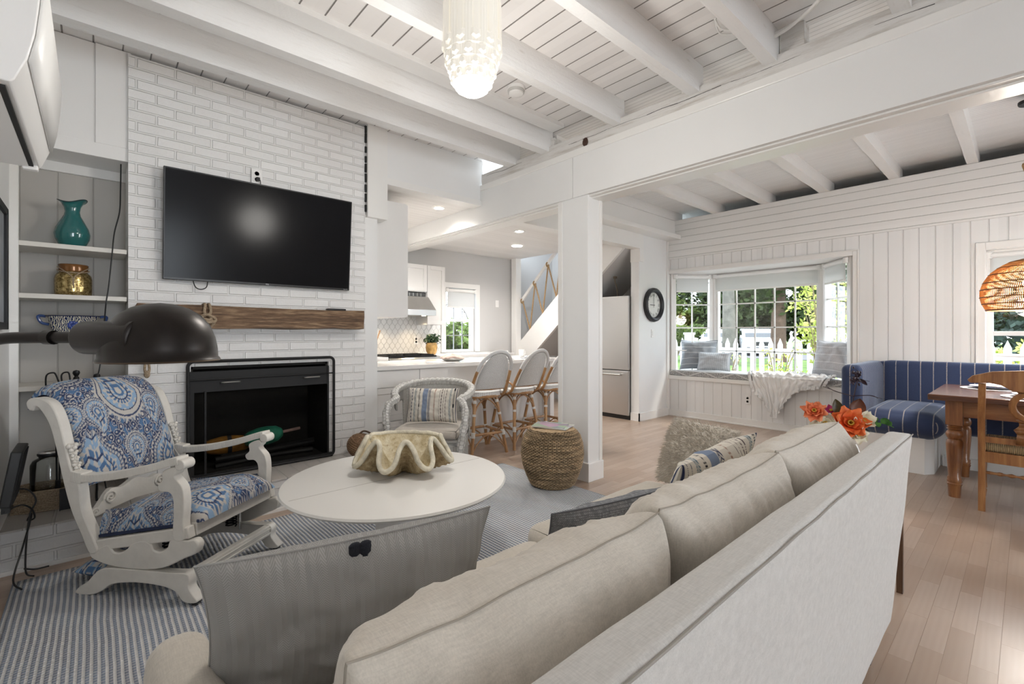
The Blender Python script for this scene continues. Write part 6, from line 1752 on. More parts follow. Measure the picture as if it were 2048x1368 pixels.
# local: +x towards the viewer, y across
PH = [-92, -62, -34, -8, 18, 44, 68, 94]
def wave(an):
    """folds of the lip: +1 on an outward flute, -1 on an inward one (only round the front)"""
    d = math.degrees(an)
    f = math.cos((d + 6)/23.5*math.pi); f = math.copysign(abs(f)**0.62, f)
    env = 1.0/(1.0 + math.exp((abs(d)-112)/7))
    return f*env, env
def clam(u, v, off=0.0):
    an = (u-0.5)*2*math.pi
    w, env = wave(an)
    r = v
    Rx = 0.165 + 0.022*math.cos(an)
    rad = (1 + 0.17*w*r**1.5)
    x = Rx*math.cos(an)*r*rad; y = 0.225*math.sin(an)*r*rad
    back = 0.5-0.5*math.cos(an)
    z = 0.018 + (0.108 + 0.055*(1-env))*r**2.0 - 0.066*w*r**1.6 + 0.004*mnoise.noise(Vector((x*24, y*24, 1.0)))
    z = max(z, 0.014 + 0.004*r)
    if off:
        z -= off*(1 - 0.35*r); z = max(z, 0.001)
        q = 1 + 0.05*r; x *= q; y *= q
        z += 0.003*math.sin(r*70)*r if z > .01 else 0
        x += 0.004*math.sin(r*60+an*3)*math.cos(an); y += 0.004*math.sin(r*60+an*3)*math.sin(an)
    return (x - 0.03, y, z)
shell_m = NT('aged_cream_shell'); shc = shell_m.coord(); z_ = shell_m.noise(shc, 14, 5, 0.65); z2 = shell_m.noise(shc, 60, 4, 0.7)
shell_m.base(shell_m.mix(shell_m.ramp(z2, [(0.55, (0, 0, 0)), (0.72, (1, 1, 1))]), shell_m.ramp(z_, [(0.32, (0.36, 0.27, 0.13)), (0.5, (0.58, 0.50, 0.33)), (0.68, (0.70, 0.65, 0.50))]), (0.34, 0.25, 0.13)), 0.55)
shell_m.bump(z2, 0.004)
m = MB(); N1, N2 = 190, 26
m.grid(lambda u, v: clam(u, 0.03 + 0.97*v), N1, N2, cu=True, uv=False); m.build('inside', shell_m.m, cs, smooth=180)
shell_o = NT('ridged_outer_shell'); soc = shell_o.coord(); shell_o.base(shell_o.ramp(shell_o.noise(soc, 30, 5, 0.7), [(0.3, (0.16, 0.105, 0.05)), (0.55, (0.38, 0.29, 0.16)), (0.75, (0.58, 0.50, 0.34))]), 0.75); shell_o.bump(shell_o.noise(soc, 70, 4), 0.005)
m = MB(); m.grid(lambda u, v: clam(u, 0.03 + 0.97*v, 0.026), N1, N2, cu=True, uv=False); m.build('outside', shell_o.m, cs, smooth=180)
m = MB(); lip = []
for k in range(N1):
    a, b = Vector(clam(k/N1, 1.0)), Vector(clam(k/N1, 1.0, 0.026)); lip.append((a+b)/2)
m.tube(lip, 0.0135, 8, closed=True)
m.build('lip', plain('pale_shell_lip', (0.60, 0.555, 0.44), 0.5, var=0.22, vscale=30, bump=0.004, bscale=80), cs, smooth=180)

# woven drum stool with magazines
bs = thing('seagrass_stool', 'brown woven seagrass drum stool beside the white post', 'stool', (2.735, 2.555, 0.0165))
pr = [(0.0, 0.004), (0.155, 0.0), (0.175, 0.02), (0.205, 0.09), (0.232, 0.17), (0.243, 0.25), (0.236, 0.33), (0.215, 0.395), (0.188, 0.43), (0.168, 0.443), (0.10, 0.447), (0.0, 0.448)]
def drum(u, v):
    t = v*(len(pr)-1); k = min(len(pr)-2, int(t)); f = t-k
    r = pr[k][0]*(1-f)+pr[k+1][0]*f; z = pr[k][1]*(1-f)+pr[k+1][1]*f
    return r, z
def strand(k, rows, nst):
    """one coil of the weave going over and under the uprights"""
    return None
dw = NT('woven_seagrass'); dwc = dw.coord(); at_ = dw.n('ShaderNodeAttribute', attribute_name='pattern')
dw.base(dw.mix(dw.noise(dwc, 60, 4), dw.mix(0.55, at_.outputs['Color'], (0.10, 0.06, 0.03)), at_.outputs['Color']), 0.75); dw.bump(dw.noise(dwc, 240, 3), 0.002)
rng = random.Random(17)
m = MB(); ROWS, UP = 44, 44
def body_r(s):   # s along the outer profile 0..1 -> r,z  (from base edge to top edge)
    q = pr[1:10]; t = s*(len(q)-1); k = min(len(q)-2, int(t)); f = t-k
    return q[k][0]*(1-f)+q[k+1][0]*f, q[k][1]*(1-f)+q[k+1][1]*f
zs = [body_r(s/400) for s in range(401)]
for row in range(ROWS):
    zt = 0.006 + 0.436*row/(ROWS-1)
    r = min(zs, key=lambda q: abs(q[1]-zt))[0]
    dark = 0.72 + 0.4*rng.random() if not (10 < row < 15) else 0.6 + .3*rng.random()
    i0 = len(m.v); seg = UP*4
    pts = []
    for k in range(seg):
        a = 2*math.pi*k/seg
        bul = 0.0085*math.sin(a*UP/1.0 + math.pi*(row % 2))
        pts.append(((r+bul-0.003)*math.cos(a), (r+bul-0.003)*math.sin(a), zt + 0.0012*math.sin(a*UP*1.0 + row)))
    m.tube(pts, 0.0062, 5, closed=True)
    for i in range(i0, len(m.v)):
        k = (i-i0)//5; c = dark*(0.75 + 0.5*mnoise.noise(Vector((k*0.09, row*1.7, 0.4)))*1.2)
        m.col[i] = (0.62*c, 0.45*c, 0.27*c)
m.build('woven_body', dw.m, bs, smooth=80)
m = MB()
for row in range(22):
    r = 0.166*(1-row/22.0) + 0.004
    i0 = len(m.v); m.tube([(r*math.cos(2*math.pi*k/60), r*math.sin(2*math.pi*k/60), 0.444 + 0.002*math.sin(k*1.5+row)) for k in range(60)], 0.005, 5, closed=True)
    for i in range(i0, len(m.v)):
        c = .8 + .4*rng.random(); m.col[i] = (0.62*c, 0.45*c, 0.27*c)
m.build('woven_top', dw.m, bs, smooth=80)
m = MB(); m.lathe([(0.0, 0.0), (0.150, 0.003), (0.17, 0.02), (0.198, 0.09), (0.225, 0.17), (0.235, 0.25), (0.228, 0.33), (0.205, 0.395), (0.178, 0.43), (0.15, 0.436), (0, 0.438)], 40, cap=False); m.build('lining', plain('dark_weave_gap', (0.055, 0.035, 0.02), 0.9), bs)

def magazine(label, loc, rz, w, h, cover, th_=0.006, sub=None):
    t = thing('magazine', label, 'magazine', loc, rz, 'magazines on the woven stool')
    MB().box(-w/2, w/2, -h/2, h/2, 0.0, th_).build('pages', plain('magazine_pages', (0.66, 0.65, 0.62), 0.6), t, smooth=0)
    a = NT('magazine_cover'); c = a.coord(); v = a.n('ShaderNodeTexVoronoi', {'Vector': a.mapping(c, (9, 7, 1)), 'Scale': 1.0}).outputs['Color']
    a.base(a.mix(0.5, v, cover), 0.25); a.t.nodes
    cc_ = a.mix(0.78, v, cover); a.base(cc_, 0.25)
    MB().box(-w/2, w/2, -h/2, h/2, th_, th_ + 0.0012).build('cover', a.m, t, smooth=0)
    return t
magazine('pale magazine at the bottom of the pile on the woven stool', (2.765, 2.565, 0.4695), R(22), 0.215, 0.275, (0.55, 0.56, 0.56))
magazine('grey-green magazine on top of the pile on the woven stool', (2.75, 2.585, 0.477), R(30), 0.205, 0.27, (0.30, 0.31, 0.29))


# ------------------------------------------------------------------ platform rocking chair with paisley upholstery
PN, PM, PL, PC, PG = (0.040, 0.058, 0.125), (0.085, 0.165, 0.31), (0.25, 0.37, 0.53), (0.50, 0.475, 0.445), (0.19, 0.23, 0.31)
MOTIFS = [  # x, y, scale, angle, bend, style : large teardrops repeating on a 0.40 x 0.46 m tile
    (0.20, 0.13, 0.105, 0.0, 0.0, 0), (0.03, 0.30, 0.085, 40.0, 0.9, 1), (0.37, 0.30, 0.085, -40.0, -0.9, 1), (0.20, 0.36, 0.050, 180.0, 0.0, 2),
    (0.055, 0.055, 0.055, -150.0, 0.7, 1), (0.345, 0.055, 0.055, 150.0, -0.7, 1)]
def paisley(x, y):
    tx, ty = x % 0.40, y % 0.46
    best = None
    for (mx, my, s, an, bend, st) in MOTIFS:
        for ox in (-0.40, 0, 0.40):
            for oy in (-0.46, 0, 0.46):
                dx, dy = tx-mx-ox, ty-my-oy
                if dx*dx+dy*dy > (2.1*s)**2: continue
                c, q = math.cos(R(an)), math.sin(R(an))
                p, t = (c*dx+q*dy)/s, (-q*dx+c*dy)/s
                p -= bend*0.42*max(0.0, t+0.1)**2
                tt = (t+1.0)/2.5
                if t < 0: f = math.hypot(p, t)
                else: f = math.hypot(p/max(0.05, (1-t/1.55)**1.15 if t < 1.55 else 0.0001), 0.0) if t < 1.55 else 9
                if t >= 0 and t < 1.55: f = max(abs(p)/max(0.04, (1-t/1.55)**0.85), t/1.56)
                if f < 1.32 and (best is None or f < best[0]): best = (f, p, t, st, s)
    if best and best[0] < 1.16 + 0.12*abs(math.cos(9*math.atan2(best[2]+0.15, best[1]))):
        f, p, t, st, s = best
        an = math.atan2(t+0.15, p)
        tick = math.sin(an*34) > 0.0
        if f > 1.16: 
            return (PC if f < 1.18 + 0.05*abs(math.cos(an*9)) else PN) if st == 1 else (PG if tick else PC)
        if f > 1.08: return PN if st == 1 and tick else PC
        if f > 1.02: return PN
        if f > 0.86: return PC if (tick or st == 0) else PG
        if f > 0.82: return PN
        if f > 0.62:
            k = math.sin(p*17)*math.sin(t*17)
            return PL if k < 0.35 else PC
        if f > 0.58: return PC
        if f > 0.42: return PM if math.sin(an*16) > -0.2 else PC
        if f > 0.36: return PN
        if f > 0.24: return PC if math.sin(an*10) > -0.3 else PL
        if f > 0.13: return PM
        return PC
    # ground: scrolling scallops
    k = mnoise.noise(Vector((x*34, y*34, 0)))
    g = (math.hypot((x*31) % 1.0 - 0.5, (y*31 + 0.5*(int(x*31) % 2)) % 1.0 - 0.5) + 0.25*k)
    if g < 0.14: return PC
    if g < 0.24: return PN
    if 0.36 < g < 0.43: return PC
    if 0.43 < g < 0.47: return PN
    return PM if k > 0.05 else PN
pais = m_attr('blue_paisley_cloth', 0.85, 0.0006, 600)
cream = plain('cream_painted_wood', (0.66, 0.635, 0.59), 0.42, var=0.06, vscale=14, bump=0.0015, bscale=40)
rc = thing('rocking_chair', 'white carved platform rocker upholstered in blue paisley beside the hearth', 'rocking chair', (0.353, 2.898, 0.0165), R(-51.7))
HW = 0.29                      # half width between the outer faces
TH = 0.046
sides = ((-HW, -HW + TH), (HW - TH, HW))
def side(name, poly, y0, y1, mat=cream, bev=0.006):
    m = MB(); m.prism([(a, b) for a, b in poly], 'y', y0, y1); return m.build(name, mat, rc, smooth=40, bevel=bev)
def smooth_poly(pts, n=5): return [(p.x, p.z) for p in curve_pts([(a, 0, b) for a, b in pts], n, True)]
for k, (y0, y1) in enumerate(sides):
    skid = smooth_poly([(-0.30, 0.0), (-0.285, 0.028), (-0.235, 0.06), (-0.195, 0.10), (-0.14, 0.128), (0.02, 0.135), (0.20, 0.137), (0.285, 0.140), (0.305, 0.115), (0.30, 0.08), (0.325, 0.045), (0.345, 0.022), (0.315, 0.012), (0.27, 0.018), (0.235, 0.055), (0.16, 0.075), (0.02, 0.078), (-0.10, 0.06), (-0.16, 0.022), (-0.22, 0.0)], 4)
    side('base_rail', skid, y0, y1)
    rock = smooth_poly([(-0.228, 0.195), (-0.215, 0.165), (-0.12, 0.140), (0.02, 0.134), (0.16, 0.152), (0.275, 0.205), (0.30, 0.215), (0.335, 0.235), (0.345, 0.27), (0.325, 0.292), (0.285, 0.285), (0.235, 0.292), (0.20, 0.278), (0.185, 0.245), (0.15, 0.225), (0.115, 0.23), (0.10, 0.255), (0.06, 0.268), (0.0, 0.25), (-0.025, 0.225), (-0.06, 0.205), (-0.10, 0.205), (-0.13, 0.235), (-0.19, 0.21)], 4)
    side('rocker', rock, y0 + 0.004, y1 - 0.004)
    side('seat_rail', [(-0.20, 0.198), (0.30, 0.292), (0.29, 0.345), (-0.205, 0.248)], y0 + 0.006, y1 - 0.002)
    post = smooth_poly([(-0.225, 0.19), (-0.275, 0.28), (-0.33, 0.385), (-0.375, 0.52), (-0.418, 0.68), (-0.455, 0.78), (-0.505, 0.845), (-0.535, 0.858), (-0.548, 0.838), (-0.575, 0.845), (-0.585, 0.875), (-0.56, 0.897), (-0.50, 0.898), (-0.44, 0.868), (-0.395, 0.79), (-0.362, 0.68), (-0.325, 0.56), (-0.285, 0.50), (-0.265, 0.38), (-0.205, 0.26), (-0.182, 0.205)], 5)
    side('back_post', post, y0, y1)
    arm = [( -0.325, 0.54), (-0.25, 0.535), (-0.15, 0.545), (-0.05, 0.562), (0.08, 0.592), (0.20, 0.628), (0.255, 0.640)]
    m = MB(); c = curve_pts([(a, (y0+y1)/2 + (0.004 if k else -0.004), b) for a, b in arm], 6)
    for i in range(len(c)-1):
        w = 0.050 + 0.014*(i/len(c)); m.bar(c[i], c[i+1] + (c[i+1]-c[i])*0.1, w, 0.034 if i > 4 else 0.05)
    m.tube([(0.262, y0 - 0.008, 0.622), (0.262, y1 + 0.008, 0.622)], 0.024, 14)
    m.build('armrest', cream, rc, smooth=45, bevel=0.004)
    fp_ = smooth_poly([(0.22, 0.288), (0.222, 0.40), (0.218, 0.47), (0.195, 0.495), (0.155, 0.495), (0.14, 0.52), (0.165, 0.545), (0.165, 0.585), (0.225, 0.610), (0.24, 0.585), (0.225, 0.565), (0.265, 0.52), (0.275, 0.45), (0.270, 0.36), (0.278, 0.292)], 4)
    side('front_post', fp_, y0 + 0.002, y1 - 0.002)
    # carved rosette and scrolls on the back post
    m = MB(); s = -1 if k == 0 else 1; yc = (y0+y1)/2
    for (px, pz, pr_) in ((-0.352, 0.668, 0.026), (-0.345, 0.640, 0.020), (-0.334, 0.612, 0.018), (-0.325, 0.585, 0.020), (-0.318, 0.56, 0.016)):
        for q in range(7):
            a = 2*math.pi*q/7; m.ball((px + 0.6*pr_*math.cos(a), yc + 0.55*pr_*math.sin(a)*0.9, pz + 0.45*pr_*math.sin(a*2)), pr_*0.42, 8, 5)
        m.ball((px, yc, pz), pr_*0.6, 8, 6)
    m.build('carved_rosette', cream, rc)
    cst = MB()
    cst.tube([(0.322, y0 + 0.006, 0.016), (0.322, y1 - 0.010, 0.016)], 0.0155, 14); cst.tube([(0.322, yc, 0.018), (0.318, yc, 0.042)], 0.006, 8)
    cst.build('caster', M['blackplastic'], rc)
# crosspieces
m = MB(); m.box(0.262, 0.296, -HW + TH, HW - TH, 0.085, 0.138); m.box(0.298, 0.303, -HW + TH, HW - TH, 0.095, 0.103); m.box(0.298, 0.303, -HW + TH, HW - TH, 0.118, 0.126); m.build('front_crossbar', cream, rc, smooth=0, bevel=0.003)
MB().box(-0.19, -0.15, -HW + TH, HW - TH, 0.06, 0.10).build('rear_crossbar', cream, rc, smooth=0, bevel=0.003)
m = MB(); m.prism([(0.272, 0.288), (0.30, 0.292), (0.30, 0.352), (0.272, 0.348)], 'y', -HW + TH, HW - TH); m.build('front_rail', cream, rc, smooth=0, bevel=0.003)
m = MB(); m.prism([(-0.225, 0.205), (-0.19, 0.205), (-0.20, 0.262), (-0.235, 0.262)], 'y', -HW + TH, HW - TH); m.build('rear_rail', cream, rc, smooth=0, bevel=0.003)
# carved lower back rail
m = MB(); w = HW - TH
up_ = [(-w, 0.345), (-w*0.8, 0.36), (-w*0.55, 0.43), (-w*0.3, 0.425), (0.0, 0.45), (w*0.3, 0.425), (w*0.55, 0.43), (w*0.8, 0.36), (w, 0.345)]
poly = [(p.x, p.z) for p in curve_pts([(a, 0, b) for a, b in up_], 5)] + [(w, 0.31), (w*0.5, 0.335), (0, 0.345), (-w*0.5, 0.335), (-w, 0.31)]
i0 = m.mark(); m.prism(poly, 'x', -0.325, -0.30)
for s in (-1, 1):
    for (cy, cz, r0) in ((0.55*w*s, 0.392, 0.034), (0.84*w*s, 0.343, 0.020)):
        m.tube([(-0.296, cy + s*(r0*(1-q/26))*math.cos(q*0.5), cz + (r0*(1-q/26))*math.sin(q*0.5)) for q in range(25)], 0.0055, 6)
m.xf(i0, Matrix.Translation((0.0, 0, 0.0)))
m.build('carved_back_rail', cream, rc, smooth=40)
# springs under the seat
for y in (-0.19, 0.19):
    m = MB(); m.tube([(0.10 + 0.026*math.cos(q*0.7), y + 0.026*math.sin(q*0.7), 0.145 + 0.0016*q) for q in range(64)], 0.004, 5); m.build('spring', M['black'], rc)
    m = MB(); m.tube([(0.155, y, 0.13), (0.155, y, 0.24)], 0.006, 8); m.build('spring_rod', M['chrome'], rc)
# upholstered seat
def seat_fn(u, v):
    a, b = 2*u-1, 2*v-1
    x = -0.215 + 0.535*u; y = (HW - TH - 0.002)*b
    if 0.80 < u: y *= 1.0
    base = 0.25 + 0.092*u
    crown = 0.125*(max(0, 1-abs(a)**4)**0.5)*(max(0, 1-abs(b)**5)**0.5)
    return (x + (0.010 if u > .97 else 0), y, base + 0.012 + crown + 0.003*mnoise.noise(Vector((u*4, v*4, 0))))
m = MB(); m.grid(seat_fn, 170, 160, col=lambda u, v: paisley(0.55*u + 0.11, 0.52*v + 0.03)); m.build('seat_cushion', pais, rc, smooth=75)
m = MB()
for b in (-1, 1): m.bar((-0.20, b*(HW - TH + 0.012), 0.262), (0.225, b*(HW - TH + 0.012), 0.342), 0.028, 0.014)
m.bar((0.303, -HW + TH, 0.356), (0.303, HW - TH, 0.356), 0.014, 0.014)
m.build('navy_braid', plain('navy_braid', (0.018, 0.028, 0.07), 0.9, bump=0.002, bscale=300), rc, smooth=0, bevel=0.003)
# cloth on the outside of the seat between the posts (side panels)
def sidepan(s):
    def fn(u, v):
        x = -0.20 + 0.425*u
        z0 = 0.262 + 0.080*u; top = 0.375 + 0.05*u
        bulge = 0.022*math.sin(math.pi*min(1, v*0.9))
        return (x, s*(HW - TH + 0.010 + 0.014*math.sin(math.pi*v*0.5+0.6) - 0.03*v*v), z0 + (top - z0)*v)
    return fn
for s in (-1, 1):
    m = MB(); m.grid(sidepan(s), 130, 34, col=lambda u, v: paisley(0.45*u + 0.2, 0.105*v + 0.31)); m.build('seat_side', pais, rc, smooth=75)
# upholstered back : follows the curve of the posts and rolls over at the top
bk = curve_pts([(-0.300, 0, 0.480), (-0.335, 0, 0.585), (-0.372, 0, 0.70), (-0.415, 0, 0.81), (-0.465, 0, 0.885), (-0.535, 0, 0.920), (-0.605, 0, 0.895), (-0.625, 0, 0.835)], 10)
def back_fn(u, v):
    t = u*(len(bk)-1); k = min(len(bk)-2, int(t)); f = t-k
    p = bk[k].lerp(bk[k+1], f); tg = (bk[k+1]-bk[k]).normalized(); nrm = Vector((tg.z, 0, -tg.x))
    b = 2*v-1
    hw = (HW - TH - 0.004) + 0.030*max(0, (u-0.45))
    q = 0.062*(max(0, 1-abs(b)**5)**0.5)*(min(1, (1-abs(2*u-1)**8))**0.5 if u < 0.5 else 1.0) - 0.012
    p = p + nrm*q
    return (p.x, hw*b, p.z)
m = MB(); m.grid(back_fn, 220, 190, col=lambda u, v: paisley(0.49*v - 0.045, 0.62*u - 0.20)); m.build('back_cushion', pais, rc, smooth=75)
m = MB(); m.grid(lambda u, v: (back_fn(u, 0)[0] - 0.0 + 0.0, (HW-TH)*(2*v-1), back_fn(u, 0)[2]) , 40, 2, uv=False); m.build('back_lining', plain('navy_lining', (0.018, 0.026, 0.06), 0.9), rc, smooth=75)
# small matching pad hanging behind the base
m = MB()
def pad(u, v):
    a, b = 2*u-1, 2*v-1
    k = max(0, 1-a*a)**.5
    return (-0.33 + 0.15*u*1.0 - 0.05*k, -0.16 + 0.30*b*0.5*(0.55+.45*k) + 0.12*u - .06, 0.06 + 0.055*k*(1-b*b)**.5 + 0.01)
m.grid(lambda u, v: ((-0.42 + 0.20*u), (-0.095 + 0.25*(v-.5)), 0.05 + 0.062*math.sin(math.pi*u)**.6*math.sin(math.pi*v)**.6), 70, 90, col=lambda u, v: paisley(0.2*u+.1, .26*v+.15))
m.grid(lambda u, v: ((-0.42 + 0.20*u), (-0.095 + 0.25*(v-.5)), 0.05 - 0.05*math.sin(math.pi*u)**.6*math.sin(math.pi*v)**.6), 70, 90, col=lambda u, v: paisley(0.2*u+.1, .26*v+.15))
o = m.build('loose_pad', pais, None, smooth=75)
o.matrix_world = Matrix.Translation((0.353, 2.898, 0.02)) @ Matrix.Rotation(R(-51.7), 4, 'Z')
tag(o, 'small blue paisley cushion lying on the rug behind the rocker base', 'cushion')

# ------------------------------------------------------------------ wicker barrel armchair
wk = thing('wicker_armchair', 'white wicker barrel armchair between the coffee table and the peninsula', 'armchair', (2.16, 3.40, 0.0165), R(223))
wm = m_weave('white_wicker', (0.60, 0.59, 0.56), (0.72, 0.71, 0.69), 90, 60, 0.004, (0.40, 0.39, 0.37), 0.5)
wrim = m_weave('white_wicker_braid', (0.60, 0.59, 0.56), (0.74, 0.73, 0.71), 170, 5, 0.004, (0.42, 0.41, 0.39), 0.5)
# local +x is the front
def rim_pt(t):   # t -1..1 from one front post round the back to the other
    a = R(180) - t*R(128)
    rr = 0.325 + 0.02*math.cos(a)
    z = 0.765 - 0.10*(abs(t)**2.2)
    return Vector((rr*math.cos(a)*0.96 - 0.02, rr*math.sin(a), z))
m = MB()
def shellw(u, v):
    t = 2*u-1; p = rim_pt(t); zb = 0.30
    k = 1 - 0.06*(1-v)
    return (p.x*k, p.y*k, zb + (p.z - zb)*v)
# back panel with openings under the arms
m.grid(lambda u, v: shellw(0.5 + (u-0.5)*0.58, v), 60, 30)
m.grid(lambda u, v: shellw(0.0 + u*0.22, 0.74 + 0.26*v), 24, 8); m.grid(lambda u, v: shellw(0.78 + u*0.22, 0.74 + 0.26*v), 24, 8)
m.build('woven_back', wm, wk, smooth=75, solid=0.014)
m = MB()
def skirt(u, v):
    a = 2*math.pi*u; r = 0.285 + 0.018*math.cos(3*a)*0
    sq = 1.0/ (max(abs(math.cos(a)), abs(math.sin(a)))**0.45)
    return (0.28*sq*math.cos(a), 0.285*sq*math.sin(a), 0.05 + 0.30*v)
m.grid(skirt, 72, 24, cu=False); m.build('woven_skirt', wm, wk, smooth=75, solid=0.012)
# braided roll : down the front, over the arms, round the back
path = [(0.245, -0.262, 0.02), (0.255, -0.275, 0.20), (0.27, -0.30, 0.38), (0.262, -0.322, 0.52), (0.232, -0.31, 0.62)] + [tuple(rim_pt(-1 + 2*k/24)) for k in range(25)][::1]
left = [(0.245, 0.262, 0.02), (0.255, 0.275, 0.20), (0.27, 0.30, 0.38), (0.262, 0.322, 0.52), (0.232, 0.31, 0.62)]
rp_ = [tuple(rim_pt(-1 + 2*k/24)) for k in range(25)]
if Vector(rp_[0]).y > 0: full = left + rp_ + list(reversed([(x, -y, z) for x, y, z in left]))
else: full = [(x, -y, z) for x, y, z in left] + rp_ + list(reversed(left))
cpts = curve_pts(full, 5)
m = MB()
def roll(u, v):
    k = u*(len(cpts)-1); i = min(len(cpts)-2, int(k)); f = k-i
    p = cpts[i].lerp(cpts[i+1], f); t = (cpts[i+1]-cpts[max(0, i-1)]).normalized()
    nx = t.cross(Vector((0.02, 0.01, 1.0)))
    if nx.length < 0.2: nx = t.cross(Vector((1, 0, 0)))
    nx.normalize(); ny = t.cross(nx)
    a = 2*math.pi*v; r = 0.030 + 0.0035*math.sin(2*a + u*260)
    return p + (nx*math.cos(a) + ny*math.sin(a))*r
m.grid(roll, 420, 12, cv=True); m.build('braided_rim', wrim, wk, smooth=75)
for sx, sy, z0 in ((0.235, -0.235, 0.0), (0.235, 0.235, 0.0), (-0.22, -0.235, -0.0165), (-0.22, 0.235, -0.0165)):
    m = MB(); m.tube([(sx, sy, z0), (sx, sy, 0.30)], 0.018, 10); m.build('leg', wrim, wk)
MB().box(-0.255, 0.265, -0.265, 0.265, 0.335, 0.355).build('seat_deck', wm, wk, smooth=0)
MB().rbox(-0.25, 0.285, -0.262, 0.262, 0.357, 0.438, r=0.035, n=20, puff=0.015, wr=0.006, seed=4).build('seat_pad', m_linen('taupe_seat_pad', (0.50, 0.455, 0.405)), wk, smooth=60, merge=True)
striped('cream cushion with blue, black and teal woven stripes on the wicker armchair', Matrix.Translation((2.125, 3.36, 0.618)) @ Matrix.Rotation(R(313-180), 4, 'Z') @ Matrix.Rotation(R(180), 4, 'Z') @ Matrix.Rotation(R(-16), 4, 'X'), (0.44, 0.29, 0.13), 170, 70, 14)

# ------------------------------------------------------------------ rattan bar stools at the peninsula
ratpole = NT('varnished_rattan_pole'); rpc = ratpole.coord(); ratpole.base(ratpole.ramp(ratpole.noise(ratpole.mapping(rpc, (10, 10, 2)), 2.0, 4), [(0.3, (0.27, 0.135, 0.055)), (0.7, (0.47, 0.275, 0.13))]), 0.35)
wrapm = plain('white_cane_wrap', (0.70, 0.69, 0.67), 0.5)
mesh_w = m_weave('white_grey_bistro_weave', (0.68, 0.68, 0.67), (0.76, 0.76, 0.75), 30, 40, 0.003, (0.42, 0.43, 0.44), 0.4)


def wrap(par, p, d, r, n=4, gap=0.008):
    mb = MB()
    d = Vector(d).normalized(); p = Vector(p); L = gap*n; m_ = n*3
    mb.tube([p + d*(L*(k/m_ - 0.5)) for k in range(m_+1)], [r + (0.004 if k % 3 else 0.0006) for k in range(m_+1)], 12)
    mb.build('cane_wrap', wrapm, par)


